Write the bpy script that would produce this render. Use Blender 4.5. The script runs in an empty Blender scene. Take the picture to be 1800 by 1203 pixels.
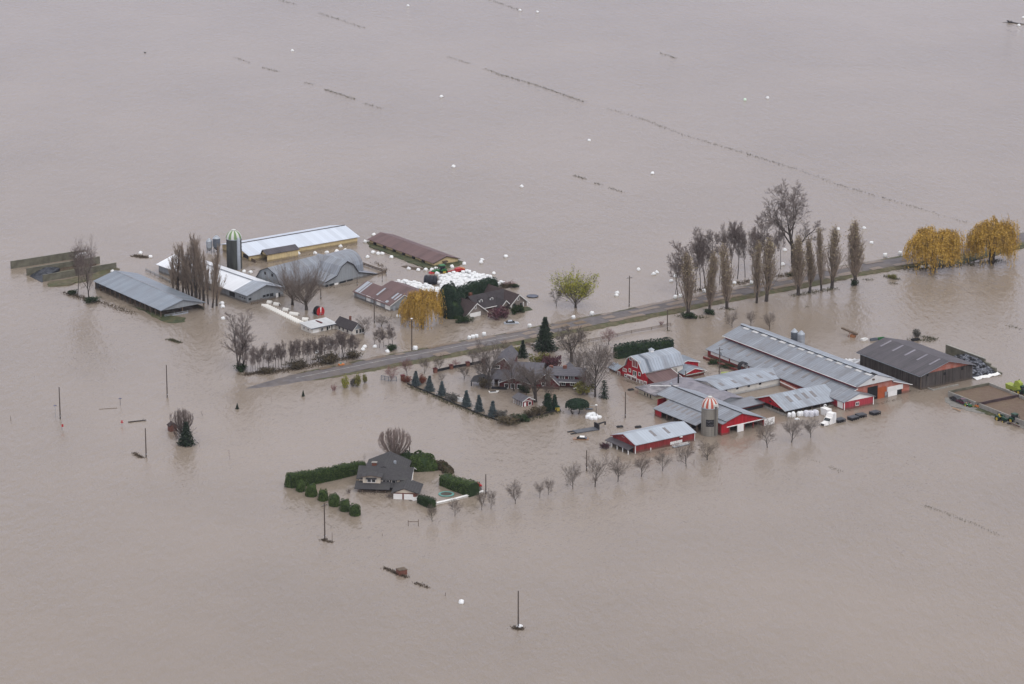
import bpy, math, random
from mathutils import Vector, Matrix
R = math.radians
rnd = random.Random(7)
SC = bpy.context.scene
COL = SC.collection
# ---------------------------------------------------------------- camera
F = 6000.0; CX = 900.0; CY = 601.5; HC = 275.0; TH = R(16.4)
cam_d = bpy.data.cameras.new('camera'); cam = bpy.data.objects.new('camera', cam_d); COL.objects.link(cam)
cam_d.sensor_width = 36.0; cam_d.lens = 120.0
cam_d.clip_start = 1.0; cam_d.clip_end = 12000.0
cam.location = (0, 0, HC); cam.rotation_euler = (R(90) - TH, 0, 0)
SC.camera = cam
# ---------------------------------------------------------------- overcast daylight
SUN_EL, SUN_AZ = R(48), R(150)
W = bpy.data.worlds.new('World'); SC.world = W; W.use_nodes = True
wn, wl = W.node_tree.nodes, W.node_tree.links
wn.clear()
sky = wn.new('ShaderNodeTexSky'); sky.sky_type = 'NISHITA'; sky.sun_disc = False
sky.sun_elevation = SUN_EL; sky.sun_rotation = SUN_AZ
sky.air_density = 1.0; sky.dust_density = 3.0; sky.ozone_density = 1.0
hs = wn.new('ShaderNodeHueSaturation'); hs.inputs['Saturation'].default_value = 0.10
wl.new(sky.outputs[0], hs.inputs['Color'])
mx = wn.new('ShaderNodeMix'); mx.data_type = 'RGBA'; mx.inputs[0].default_value = 0.72
tcw = wn.new('ShaderNodeTexCoord'); spw = wn.new('ShaderNodeSeparateXYZ'); wl.new(tcw.outputs['Generated'], spw.inputs[0])
crw = wn.new('ShaderNodeValToRGB'); wl.new(spw.outputs['Z'], crw.inputs['Fac'])     # overcast: zenith brighter than horizon
for i, (p_, c_) in enumerate(((0.0, (.50,.51,.66)), (0.32, (.69,.69,.83)), (0.62, (.93,.93,.97)), (1.0, (1,.99,.98)))):
    if i > 1: crw.color_ramp.elements.new(p_)
    crw.color_ramp.elements[i].position = p_; crw.color_ramp.elements[i].color = (*c_, 1)
scw = wn.new('ShaderNodeVectorMath'); scw.operation = 'SCALE'; scw.inputs['Scale'].default_value = 10.0
wl.new(crw.outputs['Color'], scw.inputs[0]); wl.new(scw.outputs[0], mx.inputs[7])
wl.new(hs.outputs[0], mx.inputs[6])
bg = wn.new('ShaderNodeBackground'); bg.inputs['Strength'].default_value = 0.13
wl.new(mx.outputs[2], bg.inputs['Color'])
wo = wn.new('ShaderNodeOutputWorld'); wl.new(bg.outputs[0], wo.inputs['Surface'])
sun_d = bpy.data.lights.new('sun', 'SUN'); sun = bpy.data.objects.new('sun', sun_d); COL.objects.link(sun)
sun_d.energy = 0.7; sun_d.angle = R(25); sun_d.color = (1.0, 0.98, 0.955)
sun.rotation_euler = Vector((math.sin(SUN_AZ) * math.cos(SUN_EL), math.cos(SUN_AZ) * math.cos(SUN_EL), math.sin(SUN_EL))).to_track_quat('Z', 'Y').to_euler()
SC.view_settings.view_transform = 'Standard'; SC.view_settings.look = 'None'
SC.view_settings.exposure = 0.14; SC.view_settings.gamma = 1.0
SC.cycles.max_bounces = 5; SC.cycles.diffuse_bounces = 2; SC.cycles.glossy_bounces = 3
SC.cycles.volume_bounces = 0

# ---------------------------------------------------------------- surveying: photograph pixel -> point in the place
_c, _s = math.cos(TH), math.sin(TH)
def ray(u, v):
    x = (u - CX) / F; y = (CY - v) / F
    return Vector((x, _c + y * _s, -_s + y * _c))
def G(u, v, z=0.0):
    d = ray(u, v); t = (z - HC) / d.z
    return Vector((d.x * t, d.y * t, z))
def ztop(p, v):
    t = (CY - v) / F
    return HC + p.y * (t * _c - _s) / (_c + t * _s)
def ppm(p):                      # photograph pixels per metre at p
    return F / (p.y * _c - (p.z - HC) * _s)

# ---------------------------------------------------------------- mesh building
class MB:
    def __init__(s): s.v = []; s.f = []
    def add(s, pts, faces):
        n = len(s.v); s.v += [tuple(p) for p in pts]; s.f += [tuple(i + n for i in f) for f in faces]; return s
    def box(s, x0, x1, y0, y1, z0, z1):
        return s.add([(x0,y0,z0),(x1,y0,z0),(x1,y1,z0),(x0,y1,z0),(x0,y0,z1),(x1,y0,z1),(x1,y1,z1),(x0,y1,z1)],
                     [(3,2,1,0),(4,5,6,7),(0,1,5,4),(1,2,6,5),(2,3,7,6),(3,0,4,7)])
    def slab(s, q, t):           # four top corners, thickness t straight down
        q = [Vector(p) for p in q]; lo = [p - Vector((0,0,t)) for p in q]
        nz = (q[1]-q[0]).cross(q[2]-q[0]).z
        fs = [(0,1,2,3),(7,6,5,4),(4,5,1,0),(5,6,2,1),(6,7,3,2),(7,4,0,3)]
        if nz < 0: fs = [tuple(reversed(f)) for f in fs]
        return s.add(q + lo, fs)
    def prism(s, a, b):          # two matching polygons joined into a solid
        n = len(a); fs = [tuple(range(n)), tuple(range(2*n-1, n-1, -1))]
        fs += [(i, i+n, (i+1)%n+n, (i+1)%n) for i in range(n)]
        return s.add(list(a)+list(b), fs)
    def tube(s, p, q, r0, r1, n=6, cap=True):
        p = Vector(p); q = Vector(q); d = q - p
        if d.length < 1e-6: return s
        a = d.orthogonal().normalized(); b = d.normalized().cross(a)
        pts = [p + (a*math.cos(2*math.pi*i/n) + b*math.sin(2*math.pi*i/n))*r0 for i in range(n)]
        if r1 <= 1e-4:
            return s.add(pts+[q], [(i,(i+1)%n,n) for i in range(n)])
        pts += [q + (a*math.cos(2*math.pi*i/n) + b*math.sin(2*math.pi*i/n))*r1 for i in range(n)]
        fs = [(i,(i+1)%n,n+(i+1)%n,n+i) for i in range(n)]
        if cap: fs += [tuple(range(n-1,-1,-1)), tuple(range(n,2*n))]
        return s.add(pts, fs)
    def lathe(s, prof, n=16, a0=0.0, a1=2*math.pi):   # prof: (r,z); full turn
        full = abs(a1-a0-2*math.pi) < 1e-6; m = n if full else n+1
        pts = []
        for r, z in prof:
            for i in range(m):
                a = a0 + (a1-a0)*i/n; pts.append((r*math.cos(a), r*math.sin(a), z))
        fs = []
        for j in range(len(prof)-1):
            for i in range(n):
                k = (i+1) % m if full else i+1
                fs.append((j*m+i, j*m+k, (j+1)*m+k, (j+1)*m+i))
        return s.add(pts, fs)
    def quad(s, c, n, w, h, roll=0.0):   # one leaf
        n = Vector(n).normalized(); a = n.orthogonal().normalized(); b = n.cross(a)
        ca, sa = math.cos(roll), math.sin(roll); a, b = a*ca+b*sa, b*ca-a*sa; c = Vector(c)
        return s.add([c-a*w-b*h*.3, c+a*w*.3-b*h, c+a*w+b*h*.3, c-a*w*.3+b*h], [(0,1,2,3)])
    def xform(s, m):
        s.v = [tuple(m @ Vector(p)) for p in s.v]; return s
    def join(s, o): return s.add(o.v, o.f)
    def mesh(s, name, mat, smooth=False):
        me = bpy.data.meshes.new(name); me.from_pydata(s.v, [], s.f); me.update()
        if mat: me.materials.append(mat)
        if smooth:
            for p in me.polygons: p.use_smooth = True
        return me
    def build(s, name, mat, parent=None, smooth=False, label=None):
        return link(name, s.mesh(name, mat, smooth), parent, label)
def link(name, me, parent=None, label=None):
    o = bpy.data.objects.new(name, me); COL.objects.link(o)
    if parent is not None: o.parent = parent
    if label: o['label'] = label
    return o
def tag(o, label, cat, group=None, kind=None):
    if label: o['label'] = label
    if cat: o['category'] = cat
    if group: o['group'] = group
    if kind: o['kind'] = kind
    return o
def thing(name, label, cat, loc=(0,0,0), rz=0.0, group=None, sc=None):
    o = bpy.data.objects.new(name, None); COL.objects.link(o); o.empty_display_size = 0.3
    o.location = loc; o.rotation_euler = (0, 0, rz)
    if sc: o.scale = sc
    return tag(o, label, cat, group)
def setting(o, kind='structure'):
    o['kind'] = kind; return o
def copy_tree(o, loc, rz, label, parent=None, sc=None):
    c = o.copy(); COL.objects.link(c); c.parent = parent
    if parent is None:
        c.location = loc; c.rotation_euler = (o.rotation_euler[0], o.rotation_euler[1], rz); c['label'] = label
        if sc: c.scale = sc
    for ch in o.children: copy_tree(ch, None, None, None, c)
    return c

# ---------------------------------------------------------------- procedural materials
def _new(name, rough, metal=0.0, spec=0.3):
    m = bpy.data.materials.new(name); m.use_nodes = True; nt = m.node_tree
    b = nt.nodes['Principled BSDF']; b.inputs['Roughness'].default_value = rough
    b.inputs['Metallic'].default_value = metal; b.inputs['Specular IOR Level'].default_value = spec
    return m, nt, b
def _noise(nt, vec, scale, detail=4, rough=0.6):
    n = nt.nodes.new('ShaderNodeTexNoise'); n.inputs['Scale'].default_value = scale
    n.inputs['Detail'].default_value = detail; n.inputs['Roughness'].default_value = rough
    nt.links.new(vec, n.inputs['Vector']); return n.outputs['Fac']
def _ramp(nt, fac, stops):
    r = nt.nodes.new('ShaderNodeValToRGB'); e = r.color_ramp.elements
    while len(e) < len(stops): e.new(0.5)
    for i, (p, c) in enumerate(stops): e[i].position = p; e[i].color = (*c, 1) if len(c) == 3 else c
    nt.links.new(fac, r.inputs['Fac']); return r.outputs['Color']
def _mix(nt, fac, a, b, mode='MIX'):
    m = nt.nodes.new('ShaderNodeMix'); m.data_type = 'RGBA'; m.blend_type = mode
    for i, x in ((0, fac), (6, a), (7, b)):
        if isinstance(x, (int, float)): m.inputs[i].default_value = x
        elif isinstance(x, tuple): m.inputs[i].default_value = (*x, 1)
        else: nt.links.new(x, m.inputs[i])
    return m.outputs[2]
def _math(nt, op, a, b=None):
    m = nt.nodes.new('ShaderNodeMath'); m.operation = op
    for i, x in ((0, a), (1, b)):
        if x is None: continue
        if isinstance(x, (int, float)): m.inputs[i].default_value = x
        else: nt.links.new(x, m.inputs[i])
    return m.outputs[0]
def mat(name, col, rough=0.75, var=0.18, scale=0.8, metal=0.0, spec=0.25, stain=None, stain_amt=0.5, stain_scale=0.35, stretch=None, rnd_obj=0.0):
    m, nt, b = _new(name, rough, metal, spec)
    tc = nt.nodes.new('ShaderNodeTexCoord'); v = tc.outputs['Object']
    if stretch:
        mp = nt.nodes.new('ShaderNodeMapping'); mp.inputs['Scale'].default_value = stretch
        nt.links.new(v, mp.inputs['Vector']); v = mp.outputs[0]
    lo = tuple(max(0, c*(1-var)) for c in col); hi = tuple(min(1, c*(1+var)) for c in col)
    c = _ramp(nt, _noise(nt, v, scale), [(0.3, lo), (0.7, hi)])
    if stain:
        f = _ramp(nt, _noise(nt, v, stain_scale, 6, 0.7), [(0.45, (0,0,0)), (0.68, (stain_amt,)*3)])
        c = _mix(nt, f, c, stain)
    if rnd_obj:
        oi = nt.nodes.new('ShaderNodeObjectInfo')
        k = _math(nt, 'MULTIPLY_ADD', oi.outputs['Random'], 2*rnd_obj); nt.nodes[-1].inputs[2].default_value = 1-rnd_obj
        cb = nt.nodes.new('ShaderNodeCombineColor')
        for i in range(3): nt.links.new(k, cb.inputs[i])
        c = _mix(nt, 1.0, c, cb.outputs[0], 'MULTIPLY')
    nt.links.new(c, b.inputs['Base Color'])
    return m
def metal_roof(name, col, axis, period=0.9, rough=0.42, metal=0.25, stain=(0.22,0.15,0.12), amt=0.35, line=0.72, var=0.10, sscale=0.25):
    """sheet metal with standing ribs that run down the slope; axis = the ridge's local axis"""
    m, nt, b = _new(name, rough, metal, 0.4)
    tc = nt.nodes.new('ShaderNodeTexCoord'); v = tc.outputs['Object']
    sp = nt.nodes.new('ShaderNodeSeparateXYZ'); nt.links.new(v, sp.inputs[0])
    a = sp.outputs['X' if axis == 'x' else 'Y']
    ph = _math(nt, 'FRACT', _math(nt, 'DIVIDE', a, period))
    sheet = _math(nt, 'FLOOR', _math(nt, 'DIVIDE', a, period*2))
    wn_ = nt.nodes.new('ShaderNodeTexWhiteNoise'); wn_.noise_dimensions = '1D'; nt.links.new(sheet, wn_.inputs['W'])
    rib = _math(nt, 'LESS_THAN', ph, 0.16)
    lo = tuple(c*(1-var) for c in col); hi = tuple(min(1, c*(1+var)) for c in col)
    c = _ramp(nt, wn_.outputs['Value'], [(0.0, lo), (1.0, hi)])
    c = _mix(nt, _math(nt, 'MULTIPLY', rib, 1.0), c, tuple(x*line for x in col))
    mp = nt.nodes.new('ShaderNodeMapping'); mp.inputs['Scale'].default_value = (2.2,.3,.3) if axis == 'x' else (.3,2.2,.3); nt.links.new(v, mp.inputs['Vector'])
    f = _ramp(nt, _noise(nt, mp.outputs[0], sscale*2, 6, 0.72), [(0.44, (0,0,0)), (0.72, (amt,)*3)])
    c = _mix(nt, f, c, stain)
    f = _ramp(nt, _noise(nt, v, sscale, 6, 0.72), [(0.46, (0,0,0)), (0.74, (amt*.8,)*3)])
    c = _mix(nt, f, c, stain)
    nt.links.new(c, b.inputs['Base Color'])
    bp = nt.nodes.new('ShaderNodeBump'); bp.inputs['Strength'].default_value = 0.5; bp.inputs['Distance'].default_value = 0.05
    nt.links.new(rib, bp.inputs['Height']); nt.links.new(bp.outputs[0], b.inputs['Normal'])
    return m
def board(name, col, axis='x', period=0.3, gap=0.6, rough=0.8, var=0.2, stain=None, amt=0.4):
    """vertical boards: period along axis ('xy' = both walls)"""
    m, nt, b = _new(name, rough, 0, 0.2)
    tc = nt.nodes.new('ShaderNodeTexCoord'); v = tc.outputs['Object']
    sp = nt.nodes.new('ShaderNodeSeparateXYZ'); nt.links.new(v, sp.inputs[0])
    a = _math(nt, 'ADD', sp.outputs['X'], sp.outputs['Y']) if axis == 'xy' else sp.outputs['Z' if axis == 'z' else axis.upper()]
    q = _math(nt, 'DIVIDE', a, period)
    ph = _math(nt, 'FRACT', q); idx = _math(nt, 'FLOOR', q)
    wn_ = nt.nodes.new('ShaderNodeTexWhiteNoise'); wn_.noise_dimensions = '1D'; nt.links.new(idx, wn_.inputs['W'])
    lo = tuple(c*(1-var) for c in col); hi = tuple(min(1, c*(1+var)) for c in col)
    c = _ramp(nt, wn_.outputs['Value'], [(0.0, lo), (1.0, hi)])
    if stain:
        mp = nt.nodes.new('ShaderNodeMapping'); mp.inputs['Scale'].default_value = (1, 1, 0.35); nt.links.new(v, mp.inputs['Vector'])
        f = _ramp(nt, _noise(nt, mp.outputs[0], 0.7, 6, 0.7), [(0.42, (0,0,0)), (0.7, (amt,)*3)])
        c = _mix(nt, f, c, stain)
    c = _mix(nt, _math(nt, 'LESS_THAN', ph, 0.15), c, tuple(x*gap for x in col))
    zz = _math(nt, 'SUBTRACT', sp.outputs['Z'], _math(nt, 'MULTIPLY', _noise(nt, v, 0.9, 4, .7), 0.9))     # tide mark of the flood
    c = _mix(nt, _ramp(nt, zz, [(0.0, (.62,)*3), (0.22, (0,0,0))]), c, (.105,.08,.06))
    nt.links.new(c, b.inputs['Base Color'])
    return m
def shingle(name, col, var=0.25):
    m, nt, b = _new(name, 0.9, 0, 0.15)
    tc = nt.nodes.new('ShaderNodeTexCoord'); v = tc.outputs['Object']
    sp = nt.nodes.new('ShaderNodeSeparateXYZ'); nt.links.new(v, sp.inputs[0])
    row = _math(nt, 'FRACT', _math(nt, 'DIVIDE', sp.outputs['Z'], 0.22))
    lo = tuple(c*(1-var) for c in col); hi = tuple(min(1, c*(1+var)) for c in col)
    c = _ramp(nt, _noise(nt, v, 1.6, 6, 0.7), [(0.3, lo), (0.7, hi)])
    c = _mix(nt, _math(nt, 'MULTIPLY', _math(nt, 'LESS_THAN', row, 0.25), 0.35), c, tuple(x*.4 for x in col))
    f = _ramp(nt, _noise(nt, v, 0.3, 5, 0.7), [(0.5, (0,0,0)), (0.75, (0.45,)*3)])
    c = _mix(nt, f, c, (col[0]*1.5, col[1]*1.55, col[2]*1.3))
    nt.links.new(c, b.inputs['Base Color'])
    return m
M = {}
def mm(k, *a, **kw):
    M[k] = mat(k, *a, **kw); return M[k]
for ax in 'xy':
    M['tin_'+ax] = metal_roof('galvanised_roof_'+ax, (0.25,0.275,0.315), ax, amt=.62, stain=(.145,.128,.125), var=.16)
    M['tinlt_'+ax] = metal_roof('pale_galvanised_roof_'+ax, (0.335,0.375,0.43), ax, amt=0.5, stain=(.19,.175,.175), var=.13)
    M['white_'+ax] = metal_roof('white_metal_roof_'+ax, (0.74,0.76,0.80), ax, amt=0.12, stain=(.35,.36,.38), line=0.9, metal=0.0, var=0.05)
    M['rust_'+ax] = metal_roof('rusty_brown_roof_'+ax, (0.120,0.072,0.072), ax, amt=0.5, stain=(0.17,0.10,0.09), rough=0.6, metal=0.1, var=.2)
    M['dark_'+ax] = metal_roof('weathered_dark_roof_'+ax, (0.062,0.056,0.064), ax, amt=0.6, stain=(0.11,0.095,0.105), rough=0.5, var=.22)
    M['blue_'+ax] = metal_roof('blue_grey_roof_'+ax, (0.235,0.275,0.325), ax, amt=0.35, stain=(.15,.13,.13), var=.12)
mm('lilac', (0.20,0.19,0.22), var=.25, scale=.5, stain=(.30,.28,.29), rough=.6)
M['red'] = board('red_boards', (0.37,0.014,0.024), 'xy', 0.6, .8, stain=(.30,.03,.035), amt=.5)
M['redfade'] = board('faded_red_boards', (0.36,0.12,0.085), 'z', 0.35, .8, stain=(.42,.26,.23), amt=.8)
M['redold'] = board('dull_red_boards', (0.22,0.028,0.030), 'xy', 0.7, .75, stain=(.26,.06,.05), amt=.5)
M['redpink'] = board('pinkish_red_boards', (0.36,0.045,0.062), 'xy', 0.8, .8)
M['maroon'] = board('maroon_siding', (0.10,0.018,0.022), 'z', 0.25, .7)
M['plank'] = board('weathered_planks', (0.066,0.056,0.052), 'xy', 0.42, .35, var=.45, stain=(.115,.105,.10), amt=.6)
M['cream'] = board('cream_cladding', (0.62,0.49,0.27), 'xy', 0.9, .88, var=.06, stain=(.40,.34,.22), amt=.3)
M['greyclad'] = board('grey_cladding', (0.27,0.29,0.31), 'xy', 0.9, .85, var=.08, stain=(.20,.20,.19), amt=.5)
mm('whitewall', (0.62,0.59,0.54), var=.1, stain=(.40,.34,.28), stain_amt=.4)
mm('white', (0.78,0.77,0.75), var=.05, rough=.5)
mm('wrap', (0.77,0.78,0.79), var=.07, rough=.38, scale=3, spec=.4, stain=(.50,.47,.42), stain_amt=.5, stain_scale=.9)
mm('wrapgreen', (0.55,0.68,0.55), var=.06, rough=.35, spec=.5)
mm('trim', (0.70,0.69,0.67), var=.06, rough=.55)
mm('black', (0.012,0.012,0.014), var=.3)
mm('dark', (0.022,0.022,0.026), var=.3)
mm('glass', (0.02,0.025,0.03), rough=.08, var=.1, spec=.6)
mm('concrete', (0.30,0.285,0.26), var=.2, stain=(.19,.175,.15), stain_amt=.7, scale=1.2, stretch=(1,1,.25))
mm('mossy', (0.115,0.11,0.082), var=.3, stain=(.20,.19,.15), stain_amt=.6, scale=.6)
mm('skylight', (0.19,0.18,0.185), var=.15, rough=.4)
mm('wood', (0.13,0.095,0.07), var=.3, scale=2)
mm('pole', (0.085,0.066,0.055), var=.25, scale=2, stretch=(3,3,.5))
mm('steel', (0.30,0.32,0.34), metal=.6, rough=.45)
mm('galv', (0.36,0.39,0.43), metal=.3, rough=.45, var=.12, stretch=(1,1,4))
mm('galvdk', (0.13,0.15,0.18), metal=.3, rough=.5, var=.2, stretch=(1,1,4))
mm('earth', (0.115,0.085,0.06), var=.3, scale=.6, stain=(.19,.15,.11))
mm('gravel', (0.20,0.19,0.175), var=.25, scale=1.5)
mm('grass', (0.042,0.052,0.024), var=.4, scale=1.5, stain=(.12,.10,.05), stain_amt=.8)
mm('weed', (0.062,0.058,0.032), var=.4, scale=2)
mm('debris', (0.075,0.055,0.038), var=.5, scale=2)
mm('tarp', (0.028,0.032,0.042), var=.4, rough=.45, scale=.6)
mm('tarpblue', (0.06,0.07,0.11), var=.3, rough=.5)
mm('rubber', (0.014,0.014,0.015), var=.2)
mm('redpaint', (0.42,0.025,0.03), rough=.4, var=.12)
mm('orange', (0.50,0.17,0.05), rough=.45)
mm('yellow', (0.48,0.36,0.06), rough=.45)
mm('lime', (0.27,0.32,0.05), rough=.45, var=.12)
mm('dkgreen', (0.012,0.048,0.026), rough=.4)
mm('green', (0.025,0.14,0.045), rough=.4)
mm('teal', (0.12,0.29,0.26), rough=.5)
mm('purple', (0.075,0.012,0.03), rough=.25, spec=.5)
mm('silver', (0.42,0.45,0.49), rough=.3, metal=.3)
mm('blackcar', (0.02,0.02,0.025), rough=.25, spec=.5)
mm('blue', (0.10,0.12,0.24), rough=.5)
mm('greenpaint', (0.15,0.235,0.095), var=.12, rough=.5)
mm('domewhite', (0.55,0.55,0.52), var=.08, rough=.5)
mm('domered', (0.38,0.085,0.055), var=.12, rough=.5)
mm('brick', (0.17,0.07,0.05), var=.25, scale=3)
mm('hutch', (0.72,0.70,0.66), var=.06, rough=.5)
mm('asphalt', (0.128,0.116,0.12), var=.25, scale=.5, stain=(.16,.13,.105), stain_amt=.6, stain_scale=.15)
mm('verge', (0.10,0.085,0.05), var=.4, scale=.8, stain=(.06,.075,.028), stain_amt=.9, stain_scale=.25)
M['shingle'] = shingle('dark_shingles', (0.052,0.046,0.050))
M['shinglebr'] = shingle('brown_shingles', (0.060,0.045,0.046))
M['shinglegr'] = shingle('grey_shingles', (0.115,0.11,0.125))
M['shinglehk'] = shingle('charcoal_shingles', (0.062,0.06,0.063))
# ---------------------------------------------------------------- building kit
class Bld:
    def __init__(s, name, label, cat, base, ev, p1, p2, group=None):
        P = G(*base); s.ze = ztop(P, ev)
        e0 = G(base[0], ev, s.ze); e1 = G(*p1, s.ze); e2 = G(*p2, s.ze)
        d1 = (e1-e0).xy; d2 = (e2-e0).xy
        a1 = math.atan2(d1.y, d1.x); a2 = math.atan2(d2.y, d2.x) - math.pi/2
        while a2 - a1 > math.pi: a2 -= 2*math.pi
        while a2 - a1 < -math.pi: a2 += 2*math.pi
        s.a = (a1*d1.length + a2*d2.length)/(d1.length+d2.length)
        s.L, s.W, s.P = d1.length, d2.length, Vector((P.x, P.y, 0))
        s.root = thing(name, label, cat, s.P, s.a, group)
        s.m = Matrix.Translation(s.P) @ Matrix.Rotation(s.a, 4, 'Z'); s.im = s.m.inverted()
        s.o = s.im @ Vector((0, 0, HC))
    def _ray(s, u, v): return s.im.to_3x3() @ ray(u, v)
    def fy(s, u, v, y=0.0):          # point of the plane y: (x, z)
        d = s._ray(u, v); t = (y - s.o.y)/d.y; return s.o.x + d.x*t, s.o.z + d.z*t
    def fx(s, u, v, x=0.0):
        d = s._ray(u, v); t = (x - s.o.x)/d.x; return s.o.y + d.y*t, s.o.z + d.z*t
    def fz(s, u, v, z=0.0):
        d = s._ray(u, v); t = (z - s.o.z)/d.z; return s.o.x + d.x*t, s.o.y + d.y*t
    def part(s, name, mb, m, parent=None, label=None, smooth=False):
        return mb.build(name, M[m] if isinstance(m, str) else m, parent or s.root, smooth, label)
    def poly(s, x0, x1, y0, y1, ze, rise, axis, pk=0.5):
        if axis == 'x':
            yp = y0+(y1-y0)*pk; return [(0,y0,ze),(0,yp,ze+rise),(0,y1,ze)]
        xp = x0+(x1-x0)*pk; return [(x0,0,ze),(xp,0,ze+rise),(x1,0,ze)]
    def walls(s, x0, x1, y0, y1, ze, rise, axis, m, name='wall', z0=-0.6, pk=0.5, parent=None, label=None):
        g = s.poly(x0, x1, y0, y1, ze, rise, axis, pk)
        if axis == 'x':
            a = [(x0,y0,z0),(x0,y1,z0)] + [(x0,p[1],p[2]) for p in reversed(g)]
            b = [(x1,)+p[1:] for p in a]
        else:
            a = [(x0,y0,z0),(x1,y0,z0)] + [(p[0],y0,p[2]) for p in reversed(g)]
            b = [(p[0],y1,p[2]) for p in a]
        return s.part(name, MB().prism(a, b), m, parent, label)
    def roof(s, x0, x1, y0, y1, ze, rise, axis, m, name='roof', oh=0.45, t=0.14, pk=0.5, lift=0.16, parent=None, label=None, og=None):
        og = oh if og is None else og
        mb = MB()
        g = s.poly(x0, x1, y0, y1, ze+lift, rise, axis, pk)
        for e, r in ((g[0], g[1]), (g[2], g[1])):
            e, r = Vector(e), Vector(r); d = (e-r); k = oh/max(d.length, .1); e2 = e + d*k
            if axis == 'x': q = [(x0-og,e2.y,e2.z),(x1+og,e2.y,e2.z),(x1+og,r.y,r.z),(x0-og,r.y,r.z)]
            else: q = [(e2.x,y0-og,e2.z),(e2.x,y1+og,e2.z),(r.x,y1+og,r.z),(r.x,y0-og,r.z)]
            mb.slab(q, t)
        return s.part(name, mb, m, parent, label)
    def ridge(s, x0, x1, y0, y1, zr, axis, m='tinlt_x', w=0.5, name='ridge_cap', parent=None, pk=.5):
        mb = MB(); z = zr + 0.17
        if axis == 'x':
            c = y0+(y1-y0)*pk; mb.prism([(x0-.5,c-w/2,z-.06),(x0-.5,c+w/2,z-.06),(x0-.5,c,z+.1)], [(x1+.5,c-w/2,z-.06),(x1+.5,c+w/2,z-.06),(x1+.5,c,z+.1)])
        else:
            c = x0+(x1-x0)*pk; mb.prism([(c-w/2,y0-.5,z-.06),(c+w/2,y0-.5,z-.06),(c,y0-.5,z+.1)], [(c-w/2,y1+.5,z-.06),(c+w/2,y1+.5,z-.06),(c,y1+.5,z+.1)])
        return s.part(name, mb, m, parent)
    def panel(s, f, c, a0, a1, z0, z1, m, name, t=0.06, parent=None, label=None, emb=0.05):
        if a0 > a1: a0, a1 = a1, a0
        if z0 > z1: z0, z1 = z1, z0
        mb = MB()
        if f == 'y': mb.box(a0, a1, c-t, c+emb, z0, z1)
        elif f == 'x': mb.box(c-t, c+emb, a0, a1, z0, z1)
        elif f == 'X': mb.box(c-emb, c+t, a0, a1, z0, z1)
        return s.part(name, mb, m, parent, label)
    def ppx(s, f, c, p, q, m, name, **k):   # p top-left pixel, q bottom-right pixel on that wall
        g = (lambda w: s.fy(*w, c)) if f == 'y' else (lambda w: s.fx(*w, c))
        (a0, z1), (a1, z0) = g(p), g(q)
        return s.panel(f, c, a0, a1, z0, z1, m, name, **k)
    def window(s, f, c, a0, a1, z0, z1, fw=0.12, fm='trim', pm='glass', mull=0, parent=None):
        if a0 > a1: a0, a1 = a1, a0
        if z0 > z1: z0, z1 = z1, z0
        mb = MB(); sg = -1 if f in 'xy' else 1
        def bar(p0, p1, q0, q1):
            lo, hi = sorted((c - sg*.04, c + sg*.09))
            if f == 'y': mb.box(p0, p1, lo, hi, q0, q1)
            else: mb.box(lo, hi, p0, p1, q0, q1)
        bar(a0-fw, a0, z0-fw, z1+fw); bar(a1, a1+fw, z0-fw, z1+fw); bar(a0, a1, z0-fw, z0); bar(a0, a1, z1, z1+fw)
        for i in range(mull):
            x = a0+(a1-a0)*(i+1)/(mull+1); bar(x-.04, x+.04, z0, z1)
        o = s.part('window', mb, fm, parent)
        p = MB(); lo, hi = sorted((c - sg*.03, c + sg*.03))
        if f == 'y': p.box(a0, a1, lo, hi, z0, z1)
        else: p.box(lo, hi, a0, a1, z0, z1)
        p.build('pane', M[pm], o); return o
    def wpx(s, f, c, p, q, **k):
        g = (lambda w: s.fy(*w, c)) if f == 'y' else (lambda w: s.fx(*w, c))
        (a0, z1), (a1, z0) = g(p), g(q)
        return s.window(f, c, a0, a1, z0, z1, **k)
    def rake(s, x0, x1, y0, y1, ze, rise, axis, m='trim', w=0.28, pk=.5, oh=.45, lift=.13, name='fascia'):
        """barge boards along the visible gable's two slopes"""
        mb = MB(); g = [Vector(p) for p in s.poly(x0, x1, y0, y1, ze+lift, rise, axis, pk)]
        for e, r in ((g[0], g[1]), (g[2], g[1])):
            d = e-r; e = e + d*(oh/d.length)
            for k in (0,):
                A = [e, r, r-Vector((0,0,w)), e-Vector((0,0,w))]
                if axis == 'x': a = [(x0-oh-.05,p.y,p.z) for p in A]; b = [(x0-oh+.02,p.y,p.z) for p in A]
                else: a = [(p.x,y0-oh-.05,p.z) for p in A]; b = [(p.x,y0-oh+.02,p.z) for p in A]
                mb.prism(a, b)
        return s.part(name, mb, m)
    def strips(s, x0, x1, y0, y1, ze, rise, axis, side, n, f0, f1, w=0.9, m='skylight', off=0.0, pk=.5, lift=.16, oh=.45, parent=None, name='skylight', pos=None):
        """translucent roof sheets: n along the ridge, from slope fraction f0 (eave) to f1 (ridge)"""
        g = [Vector(p) for p in s.poly(x0, x1, y0, y1, ze+lift+.03, rise, axis, pk)]
        e, r = (g[0], g[1]) if side == 0 else (g[2], g[1])
        A, B = e+(r-e)*f0, e+(r-e)*f1
        lo, hi = (x0, x1) if axis == 'x' else (y0, y1)
        ps = pos or [lo+(hi-lo)*(i+.5)/n+off for i in range(n)]
        for c in ps:
            mb = MB()
            if axis == 'x': q = [(c-w/2,A.y,A.z),(c+w/2,A.y,A.z),(c+w/2,B.y,B.z),(c-w/2,B.y,B.z)]
            else: q = [(A.x,c-w/2,A.z),(A.x,c+w/2,A.z),(B.x,c+w/2,B.z),(B.x,c-w/2,B.z)]
            mb.slab(q, .05); s.part(name, mb, m, parent)
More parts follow.
